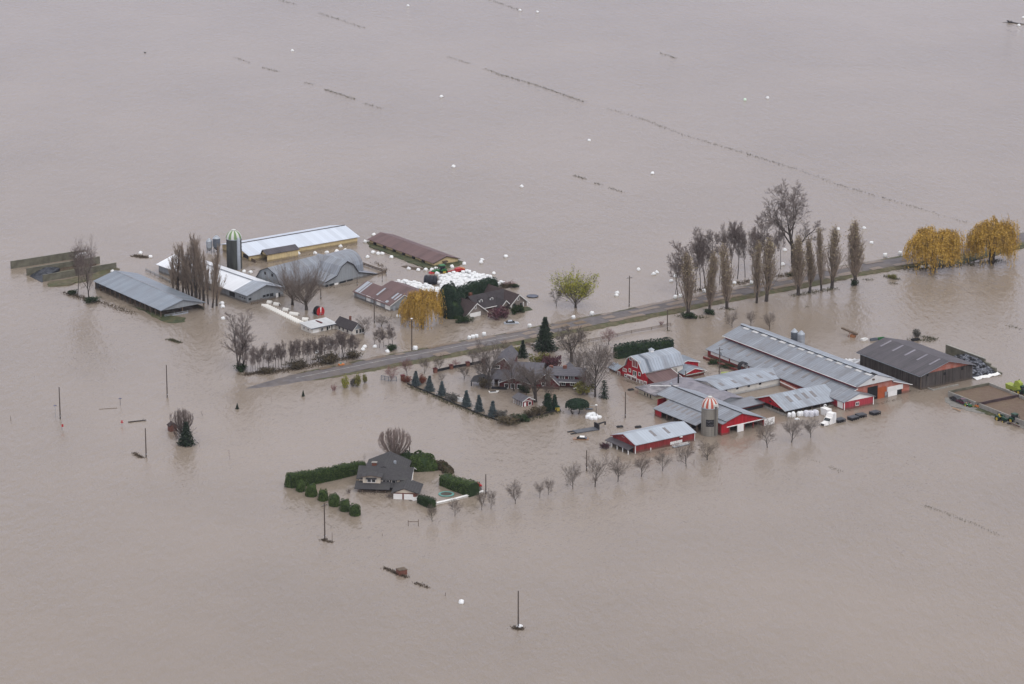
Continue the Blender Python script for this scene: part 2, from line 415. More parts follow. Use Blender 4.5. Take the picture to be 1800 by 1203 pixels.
    def posts(s, pts, ze, r=.13, m='wood', name='post', z0=-.6):
        for x, y in pts:
            s.part(name, MB().box(x-r, x+r, y-r, y+r, z0, ze), m)
    def flat(s, pts, t, m, name='roof', parent=None):
        return s.part(name, MB().slab(pts, t), m, parent)
    def extr(s, prof, axis, c0, c1, m, name, parent=None):
        """solid whose section (a, z) runs from c0 to c1 along axis"""
        if axis == 'x': a = [(c0,p,z) for p,z in prof]; b = [(c1,p,z) for p,z in prof]
        else: a = [(p,c0,z) for p,z in prof]; b = [(p,c1,z) for p,z in prof]
        return s.part(name, MB().prism(a, b), m, parent)
    def skin(s, prof, axis, c0, c1, m, name, t=.14, parent=None):
        """roof skin following an open section (a, z)"""
        mb = MB()
        for (a, za), (b, zb) in zip(prof, prof[1:]):
            if axis == 'x': q = [(c0,a,za),(c1,a,za),(c1,b,zb),(c0,b,zb)]
            else: q = [(a,c0,za),(a,c1,za),(b,c1,zb),(b,c0,zb)]
            mb.slab(q, t)
        return s.part(name, mb, m, parent)
    def rail(s, prof, axis, c, m='trim', w=.3, name='fascia', t=.08):
        mb = MB()
        for (a, za), (b, zb) in zip(prof, prof[1:]):
            A = [(a,za),(b,zb),(b,zb-w),(a,za-w)]
            if axis == 'x': mb.prism([(c-t,p,z) for p,z in A], [(c,p,z) for p,z in A])
            else: mb.prism([(p,c-t,z) for p,z in A], [(p,c,z) for p,z in A])
        return s.part(name, mb, m)
# ---------------------------------------------------------------- flood water
def water_material():
    m = bpy.data.materials.new('muddy_flood_water'); m.use_nodes = True; nt = m.node_tree; N = nt.nodes; Lk = nt.links
    b = N['Principled BSDF']; b.inputs['Roughness'].default_value = 0.07; b.inputs['IOR'].default_value = 1.33
    b.inputs['Specular IOR Level'].default_value = 0.5
    geo = N.new('ShaderNodeNewGeometry'); v = geo.outputs['Position']
    c = _ramp(nt, _noise(nt, v, 0.008, 6, 0.65), [(0.28, (0.208,0.170,0.135)), (0.72, (0.266,0.218,0.174))])
    Lk.new(c, b.inputs['Base Color'])
    def layer(scale, stretch, rot, detail):
        mp = N.new('ShaderNodeMapping'); mp.inputs['Scale'].default_value = stretch; mp.inputs['Rotation'].default_value = (0,0,R(rot))
        Lk.new(v, mp.inputs['Vector']); return _noise(nt, mp.outputs[0], scale, detail, 0.6)
    n1 = layer(0.55, (1.0, 0.42, 1), 52, 3)       # wind chop
    n2 = layer(1.9, (1.0, 0.5, 1), 38, 2)         # ripples
    n0 = layer(0.21, (1.0, 0.5, 1), 60, 2)        # longer chop
    n3 = layer(0.011, (1, .45, 1), 25, 4)             # gusts
    h = _math(nt, 'MULTIPLY', n2, 0.30); h = _math(nt, 'ADD', n1, h); h = _math(nt, 'ADD', h, _math(nt, 'MULTIPLY', n0, 0.7))
    k = _math(nt, 'MULTIPLY_ADD', n3, 2.6); N[-1].inputs[2].default_value = -0.35
    h = _math(nt, 'MULTIPLY', h, k)
    bp = N.new('ShaderNodeBump'); bp.inputs['Strength'].default_value = 1.0; bp.inputs['Distance'].default_value = 0.36
    Lk.new(h, bp.inputs['Height']); Lk.new(bp.outputs[0], b.inputs['Normal'])
    return m
wm = water_material()
setting(MB().add([(-900,330,0),(900,330,0),(1500,4000,0),(-1500,4000,0)], [(0,1,2,3)]).build('water', wm))
# bed of the valley under the water, so that the ground really reaches the horizon
setting(MB().add([(-6000,-2000,-2.6),(6000,-2000,-2.6),(6000,9000,-2.6),(-6000,9000,-2.6)], [(0,1,2,3)]).build('ground', M['earth']))
# ---------------------------------------------------------------- road on its low bank
rp = [(405,690,-.30),(440,683,-.17),(480,675,-.10),(520,666,-.02),(560,658,.10),(600,650,.2),(640,642,.32),(680,633.5,.42),(730,625,.5),(800,611,.6),(860,600,.6),(920,589,.6),(960,580,.6),
      (1000,572,.6),(1060,561,.6),(1120,549,.6),(1200,532,.6),(1280,517,.6),(1360,501,.6),(1440,485,.6),(1500,473,.6),(1560,463,.6),(1640,449,.6),(1740,430,.6),(1830,411,.6)]
rpt = [G(u, v, z) for u, v, z in rp]
def smooth_line(P, n=6):
    out = []
    for i in range(len(P)-1):
        p0, p1, p2, p3 = P[max(i-1,0)], P[i], P[i+1], P[min(i+2,len(P)-1)]
        for k in range(n):
            t = k/n
            out.append(.5*((2*p1)+(p2-p0)*t+(2*p0-5*p1+4*p2-p3)*t*t+(3*p1-p0-3*p2+p3)*t**3))
    return out + [P[-1]]
line = smooth_line(rpt)
def ribbon(pts, offs, jit=0.0, zoff=0.0, seed=1):
    """offs: list of (offset to the left of the line, dz, jitter)"""
    rr = random.Random(seed); mb = MB(); n = len(offs); vs = []
    for i, p in enumerate(pts):
        d = (pts[min(i+1,len(pts)-1)] - pts[max(i-1,0)]).xy.normalized(); nrm = Vector((-d.y, d.x, 0))
        for o, dz, j in offs:
            vs.append(p + nrm*(o + rr.uniform(-j, j)) + Vector((0,0,dz+zoff)))
    fs = [(i*n+k, (i+1)*n+k, (i+1)*n+k+1, i*n+k+1) for i in range(len(pts)-1) for k in range(n-1)]
    fs = [tuple(reversed(f)) for f in fs]
    return mb.add(vs, fs)
setting(ribbon(line, [(-3.7,0,.35),(-2.5,.1,.2),(0,.2,0),(2.5,.1,.2),(3.7,0,.35)]).build('road', M['asphalt']))
setting(ribbon(line, [(3.7,-.01,.0),(4.6,-.05,.3),(5.6,-.35,.5),(7.0,-1.3,.3)], seed=3).build('road_verge', M['verge']))
setting(ribbon(line, [(-7.4,-1.4,.3),(-5.9,-.4,.6),(-4.6,-.05,.3),(-3.7,-.01,.0)], seed=4).build('road_verge', M['verge']))
setting(ribbon(line[18:66], [(-.09,.205,.02),(.09,.205,.02)]).build('road_marking', mat('worn_white_road_paint', (.42,.41,.40), var=.4, scale=2)))
mudm = mat('wet_mud', (.165,.118,.078), var=.3, scale=1.2, rough=.35)
for sd, o0, o1, a0, a1 in ((1,2.2,4.5,26,100),(2,-4.6,-2.2,50,128),(3,1.2,4.2,96,138),(4,-1.2,1.2,66,110)):      # mud washed over the road edges
    rr_ = random.Random(sd); i_ = a0
    while i_ < a1:
        n_ = rr_.randint(3, 7); seg = line[i_:i_+n_]
        if len(seg) > 2: setting(ribbon(seg, [(o0+rr_.uniform(0,.6),.235 if abs(o0) < 2 else (.15 if abs(o0) < 3.5 else .06),.3),((o0+o1)/2,.235 if abs(o0) < 2 else .12,.2),(o1,.235 if abs(o1) < 2 else (.15 if abs(o1) < 3.5 else .06),.3)], seed=i_).build('road_mud', mudm))
        i_ += n_+rr_.randint(0,3)
# wide shoulder on the near side beyond the junction
w1 = [G(u, v, .35) for u, v in ((930,594),(965,589),(1000,582),(1060,569),(1120,557),(1200,540),(1280,524),(1360,508),(1440,492),(1500,480),(1570,469))]
setting(ribbon(smooth_line(w1), [(-2.6,-.9,.4),(-1.4,-.25,.5),(0,-.02,.3),(3.0,.0,.3)], seed=8).build('road_verge', M['verge']))
w2 = [G(u, v, .45) for u, v in ((860,595),(900,588),(940,580),(990,569),(1050,557),(1110,546))]
setting(ribbon(smooth_line(w2), [(-2.2,.0,.3),(.0,.02,.4),(1.2,-.25,.5),(2.6,-.9,.4)], seed=9).build('road_verge', M['grass']))
def blob(name, px, z, m, jit=.6, seed=2, edge=1.2, kind='structure', drop=.5):
    """low mound of ground: outline in photograph pixels, gentle sides under the water"""
    rr = random.Random(seed); P = [G(u, v, z) for u, v in px]
    dense = []
    for i in range(len(P)):
        a, b = P[i], P[(i+1)%len(P)]; n = max(1, int((b-a).length/1.5))
        dense += [a+(b-a)*k/n + Vector((rr.uniform(-jit,jit), rr.uniform(-jit,jit), 0)) for k in range(n)]
    c = sum(dense, Vector())/len(dense); n = len(dense)
    out = [p + (p-c).normalized()*edge - Vector((0,0,z+drop)) for p in dense]
    inn = [c+(p-c)*.6+Vector((0,0,rr.uniform(.05,.2))) for p in dense]
    mb = MB().add(dense+out+inn+[c+Vector((0,0,.15))], [((i+1)%n, i, i+n, (i+1)%n+n) for i in range(n)] + [(i, (i+1)%n, (i+1)%n+2*n, i+2*n) for i in range(n)] + [(i+2*n, (i+1)%n+2*n, 3*n) for i in range(n)])
    return setting(mb.build(name, m), kind)
blob('grass_bank', [(225,537),(240,541),(262,551),(282,563),(300,568),(322,566),(326,559),(300,556),(270,548)], .12, M['grass'], .5, 5)
blob('grass_bank', [(85,496),(110,494),(150,484),(178,478),(200,468),(210,474),(180,487),(150,493),(110,502),(88,502)], .3, M['verge'], .5, 6)
blob('grass_bank', [(646,425),(652,433),(700,452),(740,468),(758,474),(775,474),(804,466),(812,460),(802,456),(760,466),(690,438),(655,424)], .25, M['grass'], .5, 7)
blob('mud_bank', [(706,469),(720,473),(738,475),(752,473),(735,470),(715,467)], .05, M['debris'], .4, 8)
blob('lawn', [(913,546),(922,548),(934,544),(930,540),(916,540)], .12, M['grass'], .3, 9)
blob('gravel_yard', [(1663,707),(1672,714),(1690,718),(1712,724),(1735,728),(1760,738),(1790,750),(1815,760),(1830,752),(1780,730),(1735,715),(1700,700),(1680,696),(1664,700)], .12, M['gravel'], .4, 11)
blob('grass_bank', [(1712,720),(1735,727),(1757,736),(1764,733),(1740,722),(1722,716)], .22, M['grass'], .4, 12)
blob('grass_bank', [(1560,461),(1590,456),(1640,446),(1700,436),(1740,430),(1800,416),(1830,408),(1830,428),(1780,440),(1735,452),(1690,462),(1640,470),(1595,469)], .2, M['grass'], .6, 14)
# ================================================================ left farm
# ---- open pole barn
b = Bld('open_barn', 'open-sided pole barn with blue-grey metal roof and dark interior, grass strip along its front', 'barn', (283,559), 546.25, (359.5,532), (167,495))
xr, zr = b.fy(320, 527, 0); rise = zr - b.ze - .1; L, Wd, ze = b.L, b.W, b.ze; pk = .5
b.roof(0, L, 0, Wd, ze, rise, 'y', 'blue_y', oh=.25, og=.5)
b.ridge(0, L, 0, Wd, ze+rise, 'y', 'tin_y', w=.7)
g = MB(); g.prism([(0,.05,ze-.15),(L,.05,ze-.15),(L/2,.05,ze+rise)], [(0,.15,ze-.15),(L,.15,ze-.15),(L/2,.15,ze+rise)]); b.part('gable_wall', g, 'greyclad')
g = MB(); g.prism([(0,Wd-.2,ze-.15),(L,Wd-.2,ze-.15),(L/2,Wd-.2,ze+rise)], [(0,Wd-.1,ze-.15),(L,Wd-.1,ze-.15),(L/2,Wd-.1,ze+rise)]); b.part('gable_wall', g, 'greyclad')
n = 13
b.posts([(.15, .3+(Wd-.6)*i/n) for i in range(n+1)], ze+.1, .14, 'wood')
b.posts([(L-.15, .3+(Wd-.6)*i/8) for i in range(9)], ze+.1, .12, 'wood')
b.posts([(L*.5, .3+(Wd-.6)*i/6) for i in range(7)], ze+rise, .12, 'wood')
for k in range(0, 5):                      # knee braces on the corner posts
    y = .3+(Wd-.6)*k*3/n if k < 4 else Wd-.3
    mb = MB()
    for s in (-1, 1): mb.tube((.15, y, ze-.9), (.15, min(Wd-.1, max(.1, y+s*.9)), ze), .06, .06, 4)
    b.part('brace', mb, 'wood')
b.panel('y', Wd-.2, 0, L, -.6, ze*.9, 'greyclad', 'rear_wall')
b.part('side_wall', MB().box(L-.3, L-.22, 0, Wd, -.6, .9), 'mossy')
b.part('feed_barrier', MB().box(L*.35, L*.35+.15, 1, Wd-1, -.6, .8), 'mossy')
b.part('rail_fence', MB().box(1.2, L*.62, -.1, 0, .25, .36).box(1.2, L*.62, -.1, 0, .62, .72).box(1.2, L*.62, -.12, -.06, -.5, .22).box(1.2,1.3,-.1,0,-.6,.8).box(L*.62-.1,L*.62,-.1,0,-.6,.8).box(L*.3,L*.3+.1,-.1,0,-.6,.8), 'galv')
b.part('purlin', MB().box(0, .12, 0, Wd, ze-.2, ze).box(L-.12, L, 0, Wd, ze-.2, ze), 'wood')

# ---- long barn, white roof and grey front section
b = Bld('long_barn', 'long low barn with snow-white metal roof and a grey gabled front section behind the poplars', 'barn', (435,534), 519.25, (495,504.5), (283.75,463.75))
xr, zr = b.fy(470.25, 499.5, 0); rise = zr-b.ze-.12; L, Wd, ze = b.L, b.W, b.ze; pk = .5
ys = b.fx(415, 513.75, 0)[0]
b.walls(0, L, 0, Wd, ze, rise, 'y', 'greyclad')
b.roof(0, L, 0, ys, ze, rise, 'y', 'tinlt_y', name='front_roof', oh=.6)
b.roof(0, L, ys+.5, Wd, ze-.05, rise-.05, 'y', 'white_y', oh=.6)
b.ridge(0, L, ys+1, Wd, ze+rise, 'y', 'tin_y', w=.6)
for p, q in (((462,519.3),(467,522.2)), ((467.8,517.5),(473,521)), ((474,516.3),(480.5,520.6)), ((436.5,524.5),(441.5,527.8))):
    b.wpx('y', 0, p, q, fw=.08, fm='greyclad')
b.ppx('y', 0, (485,516), (489,523.8), 'white', 'door'); b.ppx('y', 0, (489.5,515), (492.5,522.8), 'dark', 'door')
for u in (463.7, 472.5): b.ppx('y', 0, (u-1,503.5), (u+1,506), 'greyclad', 'vent')
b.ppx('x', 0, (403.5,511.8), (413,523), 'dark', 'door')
for i in range(3): b.ppx('x', 0, (421+i*4,520.5+i*1.5), (423.4+i*4,523+i*1.5), 'glass', 'window_opening')
b.part('yard_rail', MB().box(-.2,4.5,-2.2,-2.1,.5,.6).box(-.2,4.5,-2.2,-2.1,.9,1.0).box(-.2,-.1,-2.2,-2.1,-.6,1.1).box(2,2.1,-2.2,-2.1,-.6,1.1).box(4.4,4.5,-2.2,-2.1,-.6,1.1).box(4.4,4.5,-2.2,-.2,.9,1.0), 'wood')

# ---- cream barn
b = Bld('cream_barn', 'long cream-walled barn with frosty white metal roof and a rusty lean-to, behind the green-topped silo', 'barn', (438.75,460), 449.3, (628.25,416.25), (391.25,430))
yr, zr = b.fx(411.75, 428, 0); rise = zr-b.ze-.1; L, Wd, ze = b.L, b.W, b.ze
b.walls(0, L, 0, Wd, ze, rise, 'x', 'cream')
b.roof(0, L, 0, Wd, ze, rise, 'x', metal_roof('frosty_roof', (.56,.61,.69), 'x', amt=.4, stain=(.62,.66,.72), line=.88, metal=.1, sscale=.12), oh=.6)
b.ridge(0, L, 0, Wd, ze+rise, 'x', 'dark_x', w=.8)
b.ppx('x', 0, (427.5,445.5), (437,456), 'dark', 'door', label='dark panel in place of the shade inside the open end door')  # closed wall here: the dark panel paints the shaded inside of the open end
# lean-to in front
P = b.im @ G(470, 461.2); x0 = P.x; y0 = P.y; P2 = b.im @ G(523, 451); x1 = P2.x
zl = b.fy(470, 448, y0)[1]; zt = ze*.98
b.part('lean_to_wall', MB().prism([(x0,y0,-.6),(x1,y0,-.6),(x1,y0,zl),(x0,y0,zl)], [(x0,y0+.15,-.6),(x1,y0+.15,-.6),(x1,y0+.15,zl),(x0,y0+.15,zl)]), 'cream')
b.part('lean_to_wall', MB().prism([(x1-.15,y0+.16,-.6),(x1-.15,-.03,-.6),(x1-.15,-.03,zt),(x1-.15,y0+.16,zl)], [(x1,y0+.16,-.6),(x1,-.03,-.6),(x1,-.03,zt),(x1,y0+.16,zl)]), 'cream')
ym = y0*.42
b.skin([(y0-.4,zl+.1),(ym,zl+1.15),(.0-.5,zt+.0)], 'x', x0-.5, x1+.3, 'dark_x', 'lean_to_roof')
b.part('lean_to_gable', MB().prism([(x0,y0+.2,zl-.3),(x0,-.1,zl-.3),(x0,ym,zl+1)], [(x0+.12,y0+.2,zl-.3),(x0+.12,-.1,zl-.3),(x0+.12,ym,zl+1)]), 'cream')
b.part('partition', MB().box(x0-3.5, x0-3.4, -2.6, -.05, -.5, 1.0), 'wood')

# ---- grey gambrel barn with cross wings
b = Bld('gambrel_barn', 'grey gambrel-roofed barn with cross wings and a curved roof, behind the two round bare trees', 'barn', (570,506), 496.5, (629,482), (522,484.5))
L = b.L
front = [b.fy(u, v, 0) for u, v in ((570.7,496.5),(591,484.5),(598.5,468.7),(609,459.3),(620,465),(629,478.5))]
front[-1] = (front[-1][0], front[-1][1])
yb = b.fx(561, 441, front[3][0])[0]        # back end of the ridge (plane of the ridge)
x0, x1 = front[0][0], front[-1][0]
b.extr([(x0,-.6)] + front + [(x1,-.6)], 'y', 0, yb, 'greyclad', 'wall')
up = lambda pr, d=.14: [(a, z+d) for a, z in pr]
b.skin(up(front[:4]), 'y', -.5, yb+.4, 'tin_y', 'roof'); b.skin(up(front[3:]), 'y', -.5, yb+.4, 'tin_y', 'roof')
b.rail(up(front, .12), 'y', -.5, 'dark', .22)
zrg = front[3][1]
def wing(xa, xb, yc, hw, zr_, zk, zeave, mw, mr, nm):
    pr = [(yc-hw, zeave), (yc-hw*.62, zk), (yc, zr_), (yc+hw*.62, zk), (yc+hw, zeave)]
    b.extr([(yc-hw,-.6)] + pr + [(yc+hw,-.6)], 'x', xa, xb, mw, nm+'_wall')
    b.skin(up(pr[:3], .16), 'x', xa-.4, xb+.4, mr, nm+'_roof'); b.skin(up(pr[2:], .16), 'x', xa-.4, xb+.4, mr, nm+'_roof'); return pr
zk = front[2][1]*.92
zw = zrg-.25; xm1, ycw = b.fz(555, 450, zw); xl = b.fz(457.5, 467, zw)[0]
pr = wing(xl, front[3][0], ycw, 5.6, zw, zk*.98, 2.0, 'greyclad', 'tin_x', 'left_wing')
b.rail(up(pr, .14), 'x', xl-.4, 'dark', .2)
for y in (ycw-1.6, ycw+1.6): b.panel('x', xl, y-.4, y+.4, zk*.78, zk*.78+.9, 'dark', 'loft_window')
yr_ = b.fz(616.5, 439, zrg*.98); ycr = yr_[1]
arc = [(ycr-5.6*math.cos(t*math.pi/12), .8+(zrg*.98-.8)*math.sin(t*math.pi/12)**.8) for t in range(13)]
b.extr([(arc[0][0],-.6)] + arc + [(arc[-1][0],-.6)], 'x', front[3][0], yr_[0]-.4, 'greyclad', 'right_wing_wall')
b.skin(up(arc, .12), 'x', front[3][0], yr_[0], 'tin_x', 'curved_roof')
# lean-to on the right of the front
lx, lz = b.fy(662, 482, 0); 
b.extr([(x1,-.6),(x1,front[-1][1]-.1),(lx,lz),(lx,-.6)], 'y', .05, 4.6, 'greyclad', 'lean_to_wall')
b.skin([(x1-.05,front[-1][1]+.12),(lx+.6,lz+.02)], 'y', -.5, 5.0, 'tin_y', 'lean_to_roof')
b.rail([(x1,front[-1][1]+.1),(lx+.6,lz)], 'y', -.5, 'dark', .18)
b.ppx('y', .05, (641,487.5), (649.5,495), 'dark', 'door')
b.ppx('y', .05, (651,484.5), (659.5,493), 'white', 'door')
for u0, u1 in ((572,577), (579,586.5), (597,608), (610,620)):
    v = 503.5-(u0-572)*.235; b.ppx('y', 0, (u0, v-2.0), (u1, v+1.6-(u1-u0)*.2), 'glass', 'window_opening')
b.ppx('y', 0, (588,498.5), (594.5,501), 'white', 'door')

# ---- poultry house
b = Bld('poultry_house', 'long low cream poultry house with brown ribbed roof on a grassy bank', 'barn', (762.5,469.5), 462.5, (805.2,454.5), (649.5,421))
xr, zr = b.fy(783.6, 450.3, 0); L, Wd, ze = b.L, b.W, b.ze; rise = zr-ze-.1
b.walls(0, L, 0, Wd, ze, rise, 'y', 'cream')
b.roof(0, L, 0, Wd, ze, rise, 'y', 'rust_y', oh=.5)
for u, v in ((660,429),(677,435),(694,441),(710.5,447.3),(728,453.3),(745,459.5)):
    y, z = b.fx(u, v, 0); b.panel('x', 0, y-.55, y+.55, z-.4, z+.45, 'dark', 'fan_hood', t=.5)
b.ppx('y', 0, (780,459.5), (784.5,466.5), 'greyclad', 'door'); b.ppx('y', -.1, (777.5,459), (785,460.2), 'wood', 'door_canopy', t=.8)
b.rake(0, L, 0, Wd, ze, rise, 'y', 'dark', .16, oh=.5)

# ---- rusty shed with white doors
b = Bld('rusty_shed', 'shed with rust-brown roof, pale skylight sheets and a row of white sliding doors', 'shed', (686.1,547.3), 537, (732,526), (627.6,511.7))
xr, zr = b.fy(709.1, 518.4, 0); L, Wd, ze = xr*2, b.W, b.ze; rise = zr-ze-.1
b.walls(0, L, 0, Wd, ze, rise, 'y', 'greyclad')
b.roof(0, L, 0, Wd, ze, rise, 'y', 'rust_y', oh=.4)
b.rake(0, L, 0, Wd, ze, rise, 'y', 'trim', .22, oh=.4)
ln = Wd
for y0, y1, f0, f1 in ((Wd-3.0, Wd-2.3, .0, .98), (Wd-1.9, Wd-.3, .0, .98), (ln*.46,ln*.5,.3,.97), (1.9,2.7,.45,.97), (.4,1.1,.42,.97), (2.0,3.2,.05,.22)):
    b.strips(0, L, 0, Wd, ze, rise, 'y', 0, 1, f0, f1, w=(y1-y0), m='galv', pos=[(y0+y1)/2])
for p, q in (((644,519.5),(651.5,531)), ((662,526.5),(669,538)), ((677,533),(686,546))): b.ppx('x', 0, p, q, 'white', 'sliding_door')
for p, q in (((628,513.5),(642.5,527)), ((652,523),(658,533.5)), ((669.7,529.5),(676,540.5))): b.ppx('x', 0, p, q, 'galv', 'sliding_door')
b.ppx('y', 0, (690.5,538.5), (694.8,545.8), 'galv', 'door')
b.walls(L*.95, L*.95+8, 3.0, Wd*.92, ze*.9, rise*.55, 'y', 'greyclad', 'rear_wall')
b.roof(L*.9, L*.95+8, 3.0, Wd*.92, ze*.95, rise*.62, 'y', 'rust_y', 'rear_roof')

# ---- dark shingled house
b = Bld('large_house', 'large dark-roofed house with white barge boards and two dormers behind a purple shrub', 'house', (818.5,560.5), 555, (926.5,530.5), (782.5,540.4))
ze = .95
wl_ = mat('taupe_siding', (.20,.17,.15), var=.1); M['taupe'] = wl_
def ridge_to(u, v, c): return b.fy(u, v, c)
xg, zg = b.fy(837, 532.5, 0); wg = xg*2
b.walls(0, wg, 0, 11, ze, zg-ze-.15, 'y', 'taupe', 'garage_wall'); b.roof(0, wg, 0, 11, ze, zg-ze-.15, 'y', 'shinglebr', 'garage_roof', oh=.5)
b.rake(0, wg, 0, 11, ze, zg-ze-.15, 'y', oh=.5)
b.ppx('y', 0, (825.5,551.5), (845,558.5), 'white', 'garage_door'); b.wpx('y', 0, (834.8,537.5), (836.7,542.5), fw=.14)
xw, zw = b.fy(911.5, 517, 0); xe = b.fy(926.5, 530.5, 0)[0]; hw = xe-xw
b.walls(xw-hw, xe, 0, 14, ze+.3, zw-ze-.5, 'y', 'taupe', 'right_wing_wall'); b.roof(xw-hw, xe, 0, 14, ze+.3, zw-ze-.5, 'y', 'shinglebr', 'right_wing_roof', oh=.5)
b.rake(xw-hw, xe, 0, 14, ze+.3, zw-ze-.5, 'y', oh=.5)
b.wpx('y', 0, (909.7,522), (911.8,527.5), fw=.14); b.ppx('y', 0, (902,534.5), (906.5,541), 'glass', 'porch_opening'); b.ppx('y', 0, (914,533), (917,540), 'glass', 'porch_opening')
b.posts([(xe-.2, -.25), (xw-hw+.3, -.25), (xe-1.6,-.25)], ze+.5, .12, 'trim', 'porch_post')
b.walls(wg-1, xe-1, 2.8, 11.2, 1.0, 3.05, 'x', 'taupe', 'wall'); b.roof(wg-1.5, xw, 2.8, 11.2, 1.0, 3.05, 'x', 'shingle', 'roof', oh=.5, og=.0)
b.part('gutter', MB().box(wg, xw-hw-1.5, 2.25, 2.4, .95, 1.1), 'trim')
xe2, ze2 = b.fy(889, 527.8, .6)
b.roof(xe2-2.0, xe2+2.0, .6, 6, .85, ze2-1.0, 'y', 'shingle', 'entry_roof', oh=.3); b.rake(xe2-2.0, xe2+2.0, .6, 6, .85, ze2-1.0, 'y', oh=.3)
b.part('entry_gable', MB().prism([(xe2-1.7,.8,.9),(xe2+1.7,.8,.9),(xe2,.8,ze2-.3)], [(xe2-1.7,.9,.9),(xe2+1.7,.9,.9),(xe2,.9,ze2-.3)]), 'taupe')
b.posts([(xe2-1.6,.8),(xe2+1.6,.8)], .9, .13, 'brick', 'entry_post')
for u, v in ((845.5,529.5), (864.3,526)):
    x, z = b.fy(u, v, 4.6)
    b.walls(x-.65, x+.65, 4.6, 7, z+.35, .35, 'y', 'trim', 'dormer_wall', z0=z-.9); b.roof(x-.65, x+.65, 4.6, 7.2, z+.35, .35, 'y', 'shingle', 'dormer_roof', oh=.25, t=.08)
    b.window('y', 4.6, x-.3, x+.3, z-.35, z+.3, fw=.1)
x, z = b.fy(880, 520, 5.8); b.flat([(x-.4,5.2,z-.33),(x+.4,5.2,z-.33),(x+.4,6.4,z+.55),(x-.4,6.4,z+.55)], .1, 'skylight', 'skylight')
b.part('chimney', MB().box(wg+.2, wg+1.0, 8.2, 9, 2.5, 4.5), 'brick')
b.part('wall_panel', MB().box(wg+.6, wg+4, 2.72, 2.8, .1, .8), 'maroon')

# ---- white single-storey house
b = Bld('white_house', 'single-storey white house with flat garage roof and steep dark shingled gable, water to its sills', 'house', (547.5,586.5), 577.8, (590.6,568.6), (530,570.5))
L, Wd, ze = b.L, b.W, b.ze
b.part('garage_wall', MB().box(0, L, 0, Wd, -.6, ze), 'whitewall')
b.flat([(-.4,-.6,ze+.15),(L+.2,-.6,ze+.15),(L+.2,Wd+.3,ze+.55),(-.4,Wd+.3,ze+.55)], .25, mat('pale_felt_roof', (.50,.51,.52), var=.12, stain=(.36,.35,.35)), 'garage_roof')
b.part('fascia', MB().box(-.42, L-.1, -.68, -.6, -.05+ze, ze+.16), 'galvdk')
b.part('roof_plank', MB().box(L*.52, L*.52+.5, Wd*.3, Wd*.85, ze+.42, ze+.62), 'maroon')
b.ppx('y', 0, (549.5,580), (560.5,585.8), 'white', 'garage_door'); b.wpx('y', 0, (563.5,577.5), (568,581.3), fw=.08, mull=1)
b.ppx('y', 0, (574,574.5), (577,582), 'glass', 'porch_opening'); b.wpx('y', 0, (577.7,573.5), (580,577.5), fw=.08); b.ppx('y', 0, (582.5,571.5), (584.2,579), 'dark', 'door')
b.wpx('x', 0, (533.7,574.5), (535.6,578.8), fw=.06); b.wpx('x', 0, (541,577.5), (543,581.8), fw=.06)
P0 = b.im @ G(619.5, 589.5); xA = P0.x; yA = P0.y
xg, zg = b.fy(628.5, 568, yA); P1 = b.im @ G(640, 585); wdt = (xg-xA)*2 if xg > xA+1 else 6
eh = b.fx(617, 580, xA)[1]; eh = max(1.0, min(eh, 2.0))
yB = b.fx(589.5, 567.5, xA)[0]
b.walls(xA, xA+wdt, yA, yB, eh, zg-eh-.1, 'y', 'whitewall', 'wall'); b.roof(xA, xA+wdt, yA, yB, eh, zg-eh-.1, 'y', 'shinglegr' if False else 'shingle', 'roof', oh=.45)
b.rake(xA, xA+wdt, yA, yB, eh, zg-eh-.1, 'y', 'trim', .16)
b.part('gable_wall', MB().prism([(xA+.3,yA-.06,eh+.1),(xA+wdt-.3,yA-.06,eh+.1),(xA+wdt/2,yA-.06,zg-.25)], [(xA+.3,yA,eh+.1),(xA+wdt-.3,yA,eh+.1),(xA+wdt/2,yA,zg-.25)]), 'galv')
b.window('y', yA, xA+1.2, xA+1.9, .25, eh-.15, fw=.08); b.window('y', yA, xA+2.4, xA+4.0, .2, eh-.05, fw=.08, mull=1)
b.window('x', xA, yB-2.6, yB-1.6, .3, eh-.2, fw=.08)
for k in (.25,.5,.7): b.panel('x', xA, yA+(yB-yA)*k, yA+(yB-yA)*k+.7, .3, eh-.25, 'glass', 'window_opening')
b.part('chimney', MB().box(xA+wdt*.6, xA+wdt*.6+.5, yA+(yB-yA)*.5, yA+(yB-yA)*.5+.5, eh, zg+.9), 'brick')

# ---- bunker walls
def wall_px(name, label, a, bb, top, m='mossy', t=.35, ext=None):
    A, B = G(*a), G(*bb); zt = ztop(A, top)
    o = thing(name, label, 'wall', A, math.atan2((B-A).y, (B-A).x)); l = (B-A).length
    mb = MB(); n = max(2, int(l/1.5))
    for i in range(n): mb.box(l*i/n+.01, l*(i+1)/n-.01, 0, t+(.02 if i % 2 else 0), -.8, zt-(.05 if i % 3 == 0 else 0))
    mb.build('panel_row', M[m], o)
    MB().box(-.02, l+.02, -.06, t+.08, zt, zt+.09).build('coping', M[m], o)
    return o
wall_px('bunker_wall', 'mossy concrete silage bunker wall, the longest and farthest of the three at the left edge', (19.5,473), (149,452.5), 460.5)
wall_px('bunker_wall', 'mossy concrete silage bunker wall, middle of the three, white bales behind its right end', (47.5,485), (176,463.5), 473)
wall_px('bunker_wall', 'mossy concrete silage bunker wall nearest the open barn, partly hidden by two bare trees', (76,495.5), (205,473.5), 484.5)
